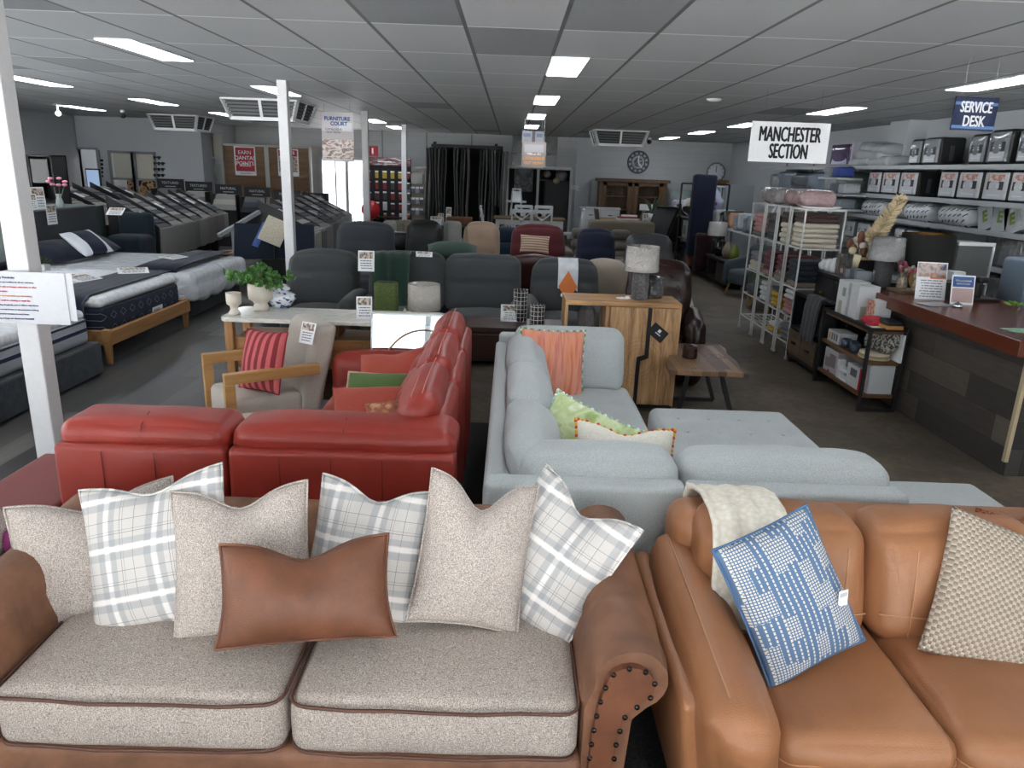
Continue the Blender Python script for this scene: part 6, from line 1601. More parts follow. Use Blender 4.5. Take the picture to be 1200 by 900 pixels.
pack('silver quilt bag on top shelf beneath the navy sign', 1125, 1145, 2.06, .34, 's')
pack('large silver quilt bag on top shelf right of the navy sign', 1146, 1172, 2.06, .37, 's')
pack('silver quilt bag on top shelf at the right edge', 1180, 1202, 2.06, .36, 's')
for i, (a, b) in enumerate(((1015, 1030), (1031, 1051), (1052, 1073))): pack('white quilt pack on second shelf, %s from the left' % ORD[i], a, b, 1.66, .33, 'w')
for i, (a, b) in enumerate(((1098, 1119), (1120, 1148), (1150, 1180), (1181, 1206))): pack('white quilt pack on second shelf, %s right of the gap' % ORD[i], a, b, 1.66, .34, 'w')
for i, (a, b) in enumerate(((996, 1008), (1011, 1026), (1035, 1047), (1056, 1068), (1070, 1085))): pack('small grey white bedding pack on fourth shelf, %s from the left' % ORD[i], a, b, .975, .27, 'g')
pack('purple quilt pack with mountain picture on the far top shelf', 967, 990, 2.06, .36, 'p')
WHP = plastic('#c3cacd', .25)
for i, (px, z, dy, s_) in enumerate(((1020, 2.11, 0, .5), (1043, 2.11, 0, .45), (1030, 2.22, .1, .62), (1032, 2.31, 0, .56))):
    y = XP(px, 190, 5.55).y; ONE('bagged_pillow', MB().soft((0, 0, 0), (.48, s_ + .2, .14), .065, (0, 0, .03), n=6, wob=.015, seed=i), WHP, 'white bagged pillow in the heap on top shelf, %s' % ('lower left one', 'lower right one', 'middle one', 'topmost one')[i], 'pillow', (5.58, y, z), (R(-4 + 3 * i), 0, 0), 'bagged pillows on the top shelf')
def dash():
    t = NT('dashed_pillow'); v = t.map((9, 9, 9)); br = t.n.new('ShaderNodeTexBrick'); t.L(t.map((1, 1, 1), (0, R(90), R(20))), br.inputs[0])
    X, Y, Z = t.sep(t.map((1, 1, 1), (R(35), 0, 0)))
    a = t.math('FRACT', t.math('ADD', t.math('DIVIDE', Y, .13), t.math('MULTIPLY', t.math('FLOOR', t.math('DIVIDE', Z, .05)), .37)))
    b_ = t.math('FRACT', t.math('ADD', t.math('DIVIDE', Z, .05), 20))
    f = t.math('MULTIPLY', t.math('LESS_THAN', a, .45), t.math('LESS_THAN', b_, .25))
    t.col(t.mix(f, '#c3c8cb', '#2e3338')).set(Roughness=.25); t.bump(t.noise(t.map(), 9, 4), .8, .03); return t.m
DASH = dash()
for i, (px, w_, l) in enumerate(((1030, .62, 'dash patterned pillow on third shelf behind the pampas grass'), (1085, .62, 'plump dash patterned pillow in the middle of third shelf'), (1129, .62, 'flatter dash patterned pillow right of the plump one'))):
    y = XP(px, 255, 5.5).y; ONE('dashed_pillow', MB().soft((0, 0, .12), (.46, w_ + .06, .2), .09, (0, 0, .04), n=7, wob=.02, seed=i + 3), DASH, l, 'pillow', (5.56, y, 1.345), group='dash patterned pillows')
for i, (px, l) in enumerate(((1057, 'clear bagged pillow on third shelf between dash patterned pillows'), (1107, 'clear bagged pillow behind the plump dash patterned pillow'))):
    y = XP(px, 250, 5.6).y; ONE('bagged_pillow', MB().soft((0, 0, .11), (.4, .55, .17), .08, (0, 0, .02), n=5, wob=.02, seed=i), WHP, l, 'pillow', (5.62, y + (.2 if i else 0), 1.345), group='clear bagged pillows')
for i, (px, ln) in enumerate(((1156, 20), (1171, 2), (1189, 20))):
    y = XP(px, 262, 5.42).y
    th = THING('bedding_packet', 'white packet with green letter E on third shelf, %s from the left' % ORD[i], 'packet', (5.42, y, 1.35), group='green lettered packets', rot=(R(-ln), 0, 0))
    PART('packet', MB().bx(0, .08, -.13, .13, 0, .30), plastic('#cfd5d9'), th)
    TEXT('E', .17, plain('#6d8f3c'), th, (-.004, 0, .15), (0, 0, R(-90)), bold=.008)
# far shelf goods
BGP = plastic('#7d8c9c', .2); DBP = plastic('#4d5964', .2)
for i, (px, z, w_, h_, m_, l) in enumerate(((910, 1.635, .7, .27, plastic('#a3a7a8'), 'white grey bagged blanket at far end of far shelf'), (922, 1.635, 1.0, .33, BGP, 'bagged blue sheet pack on far shelf'), (941, 1.635, 1.1, .30, DBP, 'dark bagged comforter on far shelf'), (957, 1.635, .8, .31, BGP, 'grey blue bagged comforter with a slumped front on far shelf'),
     (974, 1.635, .5, .27, plastic('#a9b2b2'), 'pale bagged pillow pack on far shelf'), (988, 1.635, .5, .33, plastic('#a2b0ae'), 'pale green bagged pack at near end of far shelf'), (985, 1.255, .6, .30, plastic('#8fa09d'), 'sage bagged pack on lower far shelf'), (970, 1.255, .5, .28, plastic('#5b6874'), 'slate bagged pack on lower far shelf'))):
    y = XP(px, 215, 5.4).y; ONE('bagged_bedding', MB().soft((0, 0, h_ / 2), (.4, w_, h_), .07, (.01, .02, .01), n=5, wob=.02, seed=i), m_, l, 'bedding pack', (5.56, y, z), group='bagged bedding on the far shelves')
for i, (z, px) in enumerate(((1.86, 993), (1.62, 1003), (1.40, 1000))):
    y = XP(px, 225, 5.3).y; ONE('corner_shelf', MB().bx(-.2, .2, -.35, .35, -.015, .015), SHELFM, 'small white shelf at the shelving corner, %s from the top' % ORD[i], 'shelf', (5.15, y, z), group='small corner shelves')
    for k in range(2): ONE('folded_linen', MB().soft((0, 0, .08), (.25, .25, .15), .03, n=3), [plain('#2a3f86'), plain('#8d9398'), plastic('#b5bbbf'), plain('#59616b'), plastic('#9aa5ad'), plain('#7b848c')][i * 2 + k], ('%s folded linen pack on the small corner shelf %s from top' % (('blue', 'grey', 'white', 'slate', 'pale', 'dull grey')[i * 2 + k], ORD[i])), 'linen pack', (5.12, y - .16 + .32 * k, z + .016), group='linen packs on corner shelves')
for i, (px, z, w_, h_, c, l) in enumerate(((1012, .56, .5, .28, '#9fa9a8', 'pale folded blankets in bag on low shelf behind books'), (1165, .975, .35, .36, '#4a4e52', 'dark grey hanging garment bag on the shelf at right'), (1183, .975, .35, .34, '#6d7175', 'grey boxed sheet set with white lettering at right'), (1141, .56, .3, .3, '#8d9294', 'grey bagged throw low at right'), (1172, .56, .4, .34, '#3c4044', 'dark bagged blanket with black label low at right'), (1128, .56, .4, .26, '#9aa3a8', 'pale bagged towels low behind the counter'))):
    y = XP(px, 300, 5.4).y; ONE('bagged_blanket', MB().soft((0, 0, h_ / 2), (.4, w_, h_), .05, (.01, .01, .01), n=4, wob=.012, seed=i), plastic(c), l, 'blanket pack', (5.56, y, z), group='blanket packs on the lower shelves')
# ---- metal towel towers
RKM = plain('#cdd0cc', .4)
def tower(y0, y1, label, first=[None]):
    th = THING('towel_rack', label, 'rack', (3.15, (y0 + y1) / 2, 0), 0, 'white metal towel racks'); w = (y1 - y0) / 2
    p = MB()
    for x in (-.2, .2):
        for y in (-w, w): p.bar((x, y, .02), (x, y, 1.54), .014); p.lathe([(0, 0), (.018, 0), (.014, .025)], 8, M=RT((x, y, 0)))
    for y in (-w, w): p.bar((-.2, y, 1.54), (.2, y, 1.54), .018)
    for x in (-.2, .2): p.bar((x, -w, 1.54), (x, w, 1.54), .018)
    PART('post_frame', p, RKM, th)
    for z in (1.15, .745, .45, .17):
        s = MB()
        for x in (-.2, .2): s.bar((x, -w, z), (x, w, z), .014)
        for y in (-w, w): s.bar((-.2, y, z), (.2, y, z), .014)
        for k in range(1, 6): s.bar((-.2 + k * .4 / 6, -w, z), (-.2 + k * .4 / 6, w, z), .006)
        PART('wire_shelf', s, RKM, th)
TY = [(7.56, 7.92), (7.98, 8.30), (8.36, 8.72), (8.78, 9.22)]
for i, (a, b) in enumerate(TY): tower(a, b, 'white metal towel rack, %s from the near end' % ORD[i])
TWC = {'brown': '#4a3532', 'cream': '#c9c1b0', 'white': '#d3d6d4', 'pink': '#b5807c', 'dusty pink': '#a3807a', 'charcoal': '#3e4346', 'grey': '#77797c', 'burgundy': '#6a2c38', 'navy': '#1e2633', 'yellow': '#c79b1c', 'taupe': '#8f7f72', 'olive grey': '#55584e'}
SHN = {1.15: 'top', .745: 'second', .45: 'third', .17: 'lowest'}
stacks = [(0, 1.15, [('cream', 5), ('brown', 2)]), (0, .745, [('taupe', 1), ('navy', 4)]), (0, .45, [('pink', 3), ('white', 2)]), (0, .17, [('grey', 3)]),
          (1, 1.15, [('cream', 4), ('brown', 2)]), (1, .745, [('taupe', 2), ('burgundy', 3)]), (1, .45, [('yellow', 3), ('charcoal', 1)]), (1, .17, [('yellow', 1), ('white', 1)]),
          (2, 1.15, [('charcoal', 5)]), (2, .745, [('dusty pink', 1), ('burgundy', 4)]), (2, .45, [('white', 4)]), (3, 1.15, [('olive grey', 1), ('pink', 4)]), (3, .745, [('cream', 2), ('grey', 2)]), (3, .45, [('charcoal', 2)])]
tw = {}
for (ti, z, cols) in stacks:
    a, b = TY[ti]; k = 0; tot = sum(n_ for _, n_ in cols); room = .36 if z == 1.15 else (.37 if z == .745 else .26)
    t_ = min(.055, (room - .01) / tot)
    for cname, n_ in cols:
        for q in range(n_):
            key = (cname, round(b - a, 2))
            if key not in tw:
                mb = MB().soft((0, 0, .024), (.36, b - a - .05, .05), .022, (.004, .003, .004), n=5, wob=.006, seed=k)
                tw[key] = mb.mesh('folded_towel', fabric(TWC[cname], None, 160, .5))
            o = OB('folded_towel', tw[key], None, (3.15 + random.uniform(-.01, .01), (a + b) / 2, z + .008 + k * t_)); o.scale = (1, 1, t_ / .053)
            tag(o, '%s folded towel, %s from stack bottom, %s shelf of the %s rack' % (cname, ORD[k], SHN[z], ('nearest', 'second', 'third', 'farthest')[ti]), 'towel', 'folded towels on the metal racks'); k += 1
ONE('wrapped_comforter', MB().soft((0, 0, .085), (.38, .62, .17), .07, (0, 0, .01), n=6, wob=.02, seed=3), plastic('#a98c8c', .15), 'pink comforter in shiny plastic on top of the towel racks', 'comforter', (3.15, 8.05, 1.55))
ONE('wrapped_comforter', MB().soft((0, 0, .085), (.38, .62, .17), .07, (0, 0, .01), n=6, wob=.02, seed=5), plastic('#9a9694', .15), 'silver grey comforter in shiny plastic at far end of the towel racks', 'comforter', (3.15, 8.78, 1.55))
ONE('display_tray', MB().lathe([(0, 0), (.17, 0), (.2, .02), (.17, .012), (0, .012)], 24), WHITE, 'white oval dish on the nearest towel rack top', 'dish', (3.15, 7.70, 1.55))
# ---- tall black chest, rustic low unit
ch = THING('chest', 'black chest with round knobs beyond the service counter', 'chest', (3.34, 6.98, 0))
BKW = plain('#17191b', .35)
PART('cabinet_body', MB().bx(-.20, .22, -.33, .54, .0, .93), BKW, ch, bev=.004); PART('cabinet_top', MB().bx(-.24, .25, -.35, .57, .93, .965), wood('#2b2422', '#1b1716', 'y', 1, .3), ch, bev=.006)
for k in range(2):
    d = PART('drawer', MB().bx(-.22, -.20, -.31 + k * .42, .09 + k * .42, .60, .90), plain('#101213', .35), ch, bev=.006); PART('knob', MB().ball((-.235, -.11 + k * .42, .76), .018), plain('#8d6b3c', .3, .8), d)
    PART('door', MB().bx(-.22, -.20, -.31 + k * .42, .09 + k * .42, .08, .58), plain('#101213', .35), ch, bev=.006)
lu = THING('storage_unit', 'low dark unit with open top and two rustic wooden drawers', 'cabinet', (2.98, 7.16, 0))
PART('cabinet_body', MB().bx(-.04, .12, -.40, -.37, .06, .72).bx(-.04, .12, .33, .36, .06, .72).bx(-.04, .12, -.40, .36, .06, .10).bx(-.04, .12, -.40, .36, .36, .39).bx(.09, .12, -.40, .36, .06, .72).bx(-.04, .12, -.40, .36, .70, .73), BKW, lu)
for k in range(2):
    d = PART('drawer', MB().bx(-.06, -.04, -.36 + k * .35, -.02 + k * .35, .11, .35), wood('#6f5b45', '#4b3b2c', 'y', 1, .6), lu); PART('handle', MB().bx(-.075, -.06, -.23 + k * .35, -.15 + k * .35, .22, .24), BLACK, d)
for y in (-.36, .32): PART('leg', MB().bx(-.03, .1, y - .02, y + .02, 0, .06), BLACK, lu)
ONE('hanging_throw', drape([(.02, .40), (.03, .6), (.05, .745), (.0, .765), (-.05, .75), (-.07, .65), (-.075, .5), (-.08, .38), (-.08, .33)], .34, .02, wob=.014, seed=6), fabric('#4e5053', None, 90, .6), 'dark grey throw draped over the low rustic drawer unit', 'throw', (2.975, 7.0, -.0), (0, 0, R(-90)))
# things on the chest
for i, (px, h) in enumerate(((918, .10), (930, .12), (943, .14))):
    p = G(px + 12, 313, .966); ONE('white_jar', MB().lathe([(0, 0), (.04, 0), (.055, .03), (.055, h * .6), (.03, h * .85), (.03, h), (.025, h), (0, h * .5)], 16), plain('#d6d8d8', .2), 'round white jar on the black chest, %s from the left' % ORD[i], 'jar', (3.17, 7.46 - .125 * i, .966), group='white jars on the black chest')
ONE('diffuser_box', MB().bx(-.035, .035, -.035, .035, 0, .2), plastic('#7c7672'), 'upright grey diffuser box on the black chest', 'box', (3.17, 7.09, .966))
ONE('diffuser_box', MB().bx(-.03, .03, -.04, .04, 0, .1, 0).bx(-.031, -.03, -.03, .03, .03, .07, 1), [plain('#5c4a46'), plain('#a98f88')], 'short brown box beside the upright grey box', 'box', (3.17, 6.99, .966))
pv = THING('pampas_arrangement', 'black vase with tall pampas grass and dried brown flowers on the black chest', 'flower arrangement', (3.34, 6.98, .966))
PART('vase', MB().bx(-.06, .06, -.07, .07, 0, .19).bx(-.065, .065, -.075, .075, .16, .19, 1), [BLACK, plain('#b08d63')], pv)
m = MB(); rnd = random.Random(9)
for i in range(120):
    t_ = i / 120; c = Vector((.0 - .02 * t_, -.08 - .42 * t_, .33 + .40 * t_)); r_ = .075 * (1 - t_ * .45)
    for k in range(3):
        a = rnd.random() * 6.28; d = Vector((math.cos(a) * .8, math.sin(a) * .5 - .4, .5 + math.sin(a) * .4)).normalized()
        m.tube([c, c + d * r_ * 1.6], [.012, .003], 4)
m.tube([(0, 0, .1), (0, -.08, .33), (-.02, -.48, .72)], .008, 5)
PART('pampas_plume', m, plain('#d6c6a4', .9), pv)
m = MB(); m2 = MB(); m3 = MB()
for i in range(22):
    a = rnd.uniform(0, 6.28); c = Vector((rnd.uniform(-.1, .04), rnd.uniform(-.06, .22), .27 + rnd.uniform(-.06, .14)))
    (m, m2, m3)[i % 3].ball(c, (.04, .035, .035) if i % 3 else (.035, .03, .05), n=5)
for i in range(6): m3.tube([(-.07, -.06 + .025 * i, .2), (-.09, -.06 + .02 * i, .08)], [.012, .003], 4)
PART('cream_flower', m3, plain('#d9cfae', .8), pv); PART('brown_flower', m, plain('#6f4a38', .9), pv); PART('white_flower', m2, plain('#c6bfb6', .9), pv)
for i, c in enumerate(('#61686d', '#8d959d', '#7a828a', '#5c646a', '#868e95')): ONE('grey_book', MB().bx(-.07, .07, -.018, .018, 0, .085), plain(c, .5), 'small grey box in the row below the pampas grass, %s from the left' % ORD[i], 'box', (3.2, 6.90 - .045 * i - (.05 if i > 2 else 0), .966), group='row of small grey boxes')
# ---- black open shelf unit
su = THING('shelf_unit', 'black metal shelf unit with three brown wooden shelves at the counter end', 'shelf unit', (3.09, 6.28, 0))
fr = MB()
for x in (-.16, .13):
    for y in (-.46, .46): fr.bar((x, y, 0), (x, y, .70), .025)
    for z in (.012, .69): fr.bar((x, -.46, z), (x, .46, z), .025) if z > .5 or x > 0 else None
for y in (-.46, .46):
    for z in (.012, .69): fr.bar((-.16, y, z), (.13, y, z), .025)
PART('metal_frame', fr, BLACK, su)
for z in (.14, .42, .68): PART('shelf', MB().bx(-.15, .12, -.44, .44, z - .03, z), wood('#7d5a3a', '#54391f', 'y', 1, .5), su)
def bxt(name, label, x0, x1, y0, y1, z, h, mats, cat='box', extra=None, rz=0, group=None):
    w, d = (x1 - x0) / 2, (y1 - y0) / 2
    m = MB().bx(-w, w, -d, d, 0, h, 0)
    for e in (extra or []):
        u0, u1, v0, v1, s_, fc = e
        if fc == 'x': m.bx(-w - .002, -w, -d + (1 - u1) * 2 * d, -d + (1 - u0) * 2 * d, v0 * h, v1 * h, s_)
        else: m.bx(-w + u0 * 2 * w, -w + u1 * 2 * w, -d - .002, -d, v0 * h, v1 * h, s_)
    return ONE(name, m, mats, label, cat, ((x0 + x1) / 2, (y0 + y1) / 2, z), (0, 0, R(rz)), group)
WB = plain('#cfd2d2', .5)
bxt('gift_box', 'tall white gift box on shelf unit, left one', 2.98, 3.17, 6.44, 6.64, .682, .30, [WB, plain('#a8a394'), plain('#8f958f')], extra=[(.25, .6, .0, .4, 1, 'x'), (.5, .8, .55, .8, 2, 'x'), (.2, .6, .02, .4, 1, 'y')])
bxt('gift_box', 'tall white gift box on shelf unit, right one', 2.99, 3.17, 6.26, 6.41, .682, .29, [WB, plain('#a8a394')], extra=[(.2, .7, .0, .4, 1, 'y')])
bxt('gift_box', 'white box with red pattern strip behind the pot holders', 3.05, 3.19, 6.06, 6.20, .682, .20, [WB, tone(['#b01e2a', '#e2c8b0'], 40, .5)], extra=[(0, 1, 0, 1, 1, 'x')])
for i, (r_, z, c) in enumerate(((.12, .682, '#b9976a'), (.115, .69, '#d6d2c6'))): ONE('round_plate', MB().lathe([(0, 0), (r_, 0), (r_ + .004, .008), (0, .008)], 28), plain(c, .5), '%s round board under the red pot holders' % ('wooden', 'white')[i], 'plate', (3.07, 5.95, z))
ONE('wood_paddle', MB().box((0, 0, .015), (.13, .2, .03)), wood('#c9904e', '#a87238', 'x', 1, .5), 'orange wood block under the dark cloth on the round board', 'board', (3.10, 5.88, .70))
ONE('red_pot_holder', MB().soft((0, 0, .03), (.15, .16, .05), .02, (0, 0, .01), n=5, wob=.012), tone(['#a01228', '#b82438', '#7c0f20'], 20, .7), 'crumpled red pot holder on the shelf unit top', 'pot holder', (3.03, 6.0, .70))
ONE('dark_cloth', MB().soft((0, 0, .015), (.12, .18, .03), .012, n=4, wob=.01), plain('#20262e'), 'folded dark cloth right of the red pot holder', 'cloth', (3.10, 5.88, .732))
bxt('cutlery_box', 'long white box with black figures on the middle shelf', 2.96, 3.12, 6.42, 6.66, .422, .10, [plain('#b9bcbb'), INK, plain('#c79a45')], extra=[(.1, .25, .2, .8, 2, 'x'), (.35, .45, .2, .8, 1, 'x'), (.55, .65, .2, .8, 1, 'x'), (.75, .85, .2, .8, 1, 'x')])
for i in range(3): ONE('blue_cup', MB().lathe([(0, 0), (.035, 0), (.04, .02), (.04, .075), (.035, .075), (.03, .02)], 14), plain('#3e4a5c', .3), 'slate blue cup on the middle shelf, %s from the left' % ORD[i], 'cup', (2.99 + .03 * (i % 2), 6.34 - .09 * i, .422), group='slate blue cups')
for i in range(3): ONE('placemat_stack', MB().lathe([(0, 0), (.12 - .004 * i, 0), (.122 - .004 * i, .014), (0, .014)], 24, M=RT((0, 0, 0), (0, 0, 0), (1, 1.15, 1))), plain(('#c2b496', '#a99b7c', '#d0c4aa')[i], .7), 'round cream platter on the middle shelf, %s from the bottom' % ORD[i], 'platter', (3.07, 5.98, .422 + .016 * i), group='round cream platters')
ONE('patterned_tray', MB().lathe([(0, 0), (.11, 0), (.115, .012), (0, .012)], 28, M=RT((0, 0, .11), (R(78), 0, R(-60)))), tone(['#c2bfb4', '#55534c', '#a8a498'], 60, .6, interp='CONSTANT'), 'black and cream patterned round tray leaning on the middle shelf', 'tray', (3.15, 6.12, .425))
ONE('patterned_tray', MB().lathe([(0, 0), (.11, 0), (.115, .012), (0, .012)], 28, M=RT((0, 0, .11), (R(78), 0, R(-60)))), tone(['#b2afa4', '#45433c', '#c8c4b8'], 50, .6, interp='CONSTANT'), 'second patterned round tray leaning nearer the frame', 'tray', (3.14, 5.94, .47))
ONE('white_board', MB().bx(-.01, .01, -.1, .1, 0, .23), PAPER, 'thin white board upright at the near end of the middle shelf', 'board', (3.2, 5.90, .422))
bxt('cookware_box', 'white box printed with round pans on the bottom shelf', 2.97, 3.17, 6.40, 6.68, .142, .21, [plain('#b8b2b4'), plain('#857a7c'), plain('#a01226')], extra=[(.1, .45, .2, .6, 1, 'x'), (.4, .85, .25, .8, 1, 'x'), (.35, .5, .0, .08, 2, 'x')])
bxt('kitchen_box', 'white and red box on the bottom shelf', 2.96, 3.16, 5.95, 6.18, .142, .185, [plain('#c9cccd'), plain('#b01128'), INK], extra=[(0, 1, 0, 1, 1, 'y'), (.3, .8, .5, .85, 2, 'x')])
ONE('box_lettering', MB().bx(0, .05, 0, .003, 0, .012), PAPER, 'tiny white mark on the red box side', 'lettering', (3.05, 5.946, .25)) 
ONE('white_rack_part', MB().bx(-.03, .03, -.1, .1, 0, .025).bx(-.03, .03, -.1, .1, .08, .105).bx(-.03, .03, .06, .1, 0, .16), PAPER, 'white slotted foam piece beside the pans box', 'packing', (2.99, 6.28, .142))
for i in range(2): ONE('white_tray', MB().bx(-.1, .1, -.012, .012, 0, .24), plain('#cfd3d3', .4), 'tall white tray upright at near end of bottom shelf, %s one' % ORD[i], 'tray', (3.1, 5.90 - .035 * i, .142), group='tall white trays')
# ---- service counter
cp_ = planks(['#413b37', '#5d554d', '#332e2c', '#7a7063', '#4f4843', '#69615a'], .185, 1.1, 'y', .6, '#1c1a19', 1.2, 'z', .15)
sc_ = THING('service_counter', 'service counter with dark wood plank front and red brown top', 'counter', (0, 0, 0))
PART('counter_body', MB().bx(3.29, 3.95, 4.52, 6.62, .0, .83), cp_, sc_)
PART('counter_end', MB().bx(3.30, 5.2, 4.50, 4.525, .0, .83), planks(['#3b3633', '#4e4843', '#2f2b2a', '#55504a'], .185, 1.1, 'x', .6, '#1c1a19', 1.2, 'z', .15), sc_)
PART('counter_top', MB().slab([(3.14, 4.40), (4.9, 4.40), (4.9, 5.2), (4.1, 5.3), (4.1, 6.66), (3.14, 6.66)], .825, .925), plain('#63301f', .25), sc_, bev=.004)
PART('corner_trim', MB().bx(3.275, 3.30, 4.485, 4.515, .1, .825), plain('#c3b08f', .5), sc_)
PART('kickboard', MB().bx(3.31, 3.32, 4.52, 6.62, 0, .06), BLACK, sc_)
card('notice_stand', 'larger notice stand with orange panel on the service counter', .23, .30, (3.43, 5.96, .926), -8, 12, [PAPER, tone(['#7a5548', '#c9b8b0', '#4a4a60'], 14, .5), plain('#7d858f'), ORP, BLUEP],
     [(.02, .98, .6, .97, 1), (.45, .98, .56, .72, 3), (.76, .95, .8, .95, 4)] + textrows(7, .05, .55, 2, seed=4), group='notice stands on the counter', cat='notice')
card('notice_stand', 'smaller blue headed notice stand on the service counter', .17, .23, (3.56, 5.74, .926), -8, 12, [PAPER, BLUEP, plain('#b9a09a'), WHITE],
     [(.05, .95, .6, .95, 1), (.15, .85, .78, .84, 3), (.2, .8, .68, .73, 3), (.05, .95, .08, .56, 2)], group='notice stands on the counter', cat='notice')
ONE('service_bell', MB().lathe([(.035, 0), (.04, .008), (.03, .025), (.008, .035), (.006, .042), (0, .044)], 16), CHROME, 'chrome service bell in front of the blue headed notice', 'bell', (3.46, 5.62, .926))
ONE('leaflet_holder', MB().box((0, 0, .004), (.28, .2, .006), rot=(0, 0, .3)).box((.06, .03, .01), (.22, .18, .004), rot=(0, 0, -.1)), plain('#aab0b2', .15), 'clear plastic sleeves lying between the two notice stands', 'sleeves', (3.42, 5.72, .926)) if False else \
ONE('leaflet_holder', MB().box((0, 0, .004), (.22, .14, .006), rot=(0, 0, .3)), plain('#aab0b2', .15), 'clear plastic sleeve lying in front of the large notice stand', 'sleeve', (3.33, 5.70, .926))
for i, (x, y, r_, c, l) in enumerate(((3.36, 4.74, 10, ['#e6e8e6', '#58a06c', '#d8dcda'], 'leaflet with green print near the counter corner'), (3.53, 4.66, -8, ['#e6e8e6', '#5470a8', '#c98a5c'], 'leaflet with blue print at the right edge of the counter'))):
    ONE('leaflet', MB().box((0, 0, .003 + .002 * i), (.19, .13, .004), rot=(0, 0, R(r_))), tone(c, 12, .4), l, 'leaflet', (x, y, .926), group='leaflets on the counter')
p = G(1150, 352, .926)
ph = THING('card_terminal', 'black phone handset standing on the service counter', 'phone', (p.x, p.y, .926))
PART('phone_base', MB().bx(-.16, .1, -.08, .1, 0, .025), BLACK, ph, bev=.006); PART('handset', MB().soft((-.05, 0, .10), (.06, .05, .17), .02, n=3).soft((-.04, -.02, .17), (.09, .06, .05), .02, n=3), BLACK, ph)
p = G(1120, 340, .926)
ONE('till', MB().bx(-.18, .14, -.1, .1, 0, .13).bx(-.1, -.06, -.102, -.1, .06, .09), BLACK, 'black low till behind the notice stands', 'till', (3.72, 6.15, .926), bev=.006)
ONE('blue_keys', MB().tube([(.03 * math.cos(R(a * 30)), .05 * math.sin(R(a * 30)), .012 + .008 * (a % 3)) for a in range(12)], .008, 5, closed=True), plain('#2346b0', .3), 'small bright blue coil on the black till', 'coil', (3.80, 6.12, 1.056))
p = G(1192, 362, .926)
m = MB(); rnd = random.Random(2)
for i in range(14): leaf(m, RT((rnd.uniform(-.06, .06), rnd.uniform(-.03, .03), .02), (rnd.uniform(-1.2, 1.2), rnd.uniform(.6, 1.3) * rnd.choice((-1, 1)), rnd.random() * 6)), .08, .018)
ONE('green_sprig', m, plain('#6f9c34', .5), 'bright green leafy sprig at the right edge of the counter', 'plant', (p.x, p.y, .928))
bx_ = THING('storage_case', 'blue grey case with brown oval handle and navy label at right edge', 'case', (4.32, 6.10, -.0))
PART('case_body', MB().soft((.05, 0, .64), (.42, .35, 1.26), .04, n=4), plain('#6c7d8b', .5), bx_)
PART('oval_handle', MB().soft((.0, -.19, 1.12), (.2, .03, .24), .014, n=3), plain('#4d2a20', .4), bx_); PART('navy_label', MB().bx(-.1, .12, -.19, -.18, .95, 1.01), plain('#17284f'), bx_)
PART('white_card', MB().bx(-.03, .05, -.212, -.205, 1.07, 1.15), PAPER, bx_)
TEXT('ads', .05, PAPER, bx_, (0, -.195, .98), bold=.001)
# flowers, lamps at the far end of the counter
ONE('cork_tray', MB().bx(-.13, .13, -.12, .12, 0, .015), plain('#8d7a62', .6), 'flat tray under the flower glasses on the counter end', 'tray', (3.47, 6.38, .926))
for i, (x, y, c, l) in enumerate(((3.43, 6.42, '#8f4458', 'left glass jar of dark pink flowers on the counter end'), (3.50, 6.30, '#b05a78', 'right glass jar of pink flowers on the counter end'))):
    fv = THING('flower_vase', l, 'vase', (x, y, .941), group='small flower jars')
    PART('glass_jar', MB().lathe([(0, 0), (.04, 0), (.045, .02), (.04, .09), (.042, .1)], 16), glassy('#c9b9a4', .4), fv)
    m = MB(); m2 = MB(); rnd = random.Random(i)
    for k in range(12):
        q = Vector((rnd.uniform(-.06, .06), rnd.uniform(-.05, .05), .13 + rnd.random() * .09)); m.tube([(0, 0, .03), q], .002, 4); (m2 if k % 2 else m).ball(q, .022 if k % 2 else .018, n=5)
    PART('petals', m2, plain(c, .7), fv); PART('pale_sprigs', m, plain('#9c9a80', .8), fv)
ONE('round_board', MB().lathe([(0, 0), (.085, 0), (.085, .015), (0, .015)], 24, M=RT((0, 0, .1), (R(82), 0, R(15)), (1, 1.25, 1))), wood('#b08c5c', '#8c6a40', 'z', 1, .5), 'upright oval wooden board behind the pink flowers', 'board', (3.60, 6.52, .926))
ONE('leaf_dish', MB().lathe([(0, 0), (.05, .01), (.06, .02), (0, .012)], 6, M=RT((0, 0, .09), (R(75), 0, 0), (.8, 1.6, 1))), plain('#c6b89a', .5), 'pale leaf shaped dish leaning behind the pink flowers', 'dish', (3.66, 6.36, .926))
lp = THING('table_lamp', 'grey textured cylinder lamp with shade in clear plastic', 'lamp', (3.42, 6.60, .926)) 
lp.location = (3.40, 6.76, .90); ONE('plinth', MB().bx(-.14, .14, -.1, .1, 0, .9), BKW, 'black stand under the grey textured lamp', 'stand', (3.42, 6.62 + .16, 0)) if False else None
lp.location = (3.345, 6.60, .926)
PART('lamp_base', MB().lathe([(0, 0), (.065, 0), (.07, .01), (.07, .23), (.06, .24), (.015, .245), (.015, .28)], 24), fabric('#4f5053', None, 60, .8), lp)
PART('lamp_shade', MB().lathe([(.15, .24), (.152, .245), (.135, .44), (.13, .44), (.145, .245)], 32), plastic('#9a9a9a', .15), lp)
q = D(1088, 310, 6.75)
lp = THING('table_lamp', 'large black drum shade lamp with gold lining behind the counter', 'lamp', (3.70, 6.62, .955))
PART('lamp_base', MB().bx(-.1, .02, -.05, .05, -.029, .12).lathe([(.03, .12), (.05, .14), (.02, .17), (.012, .3)], 16, 1), [BLACK, plain('#b08a3a', .2, 1)], lp)
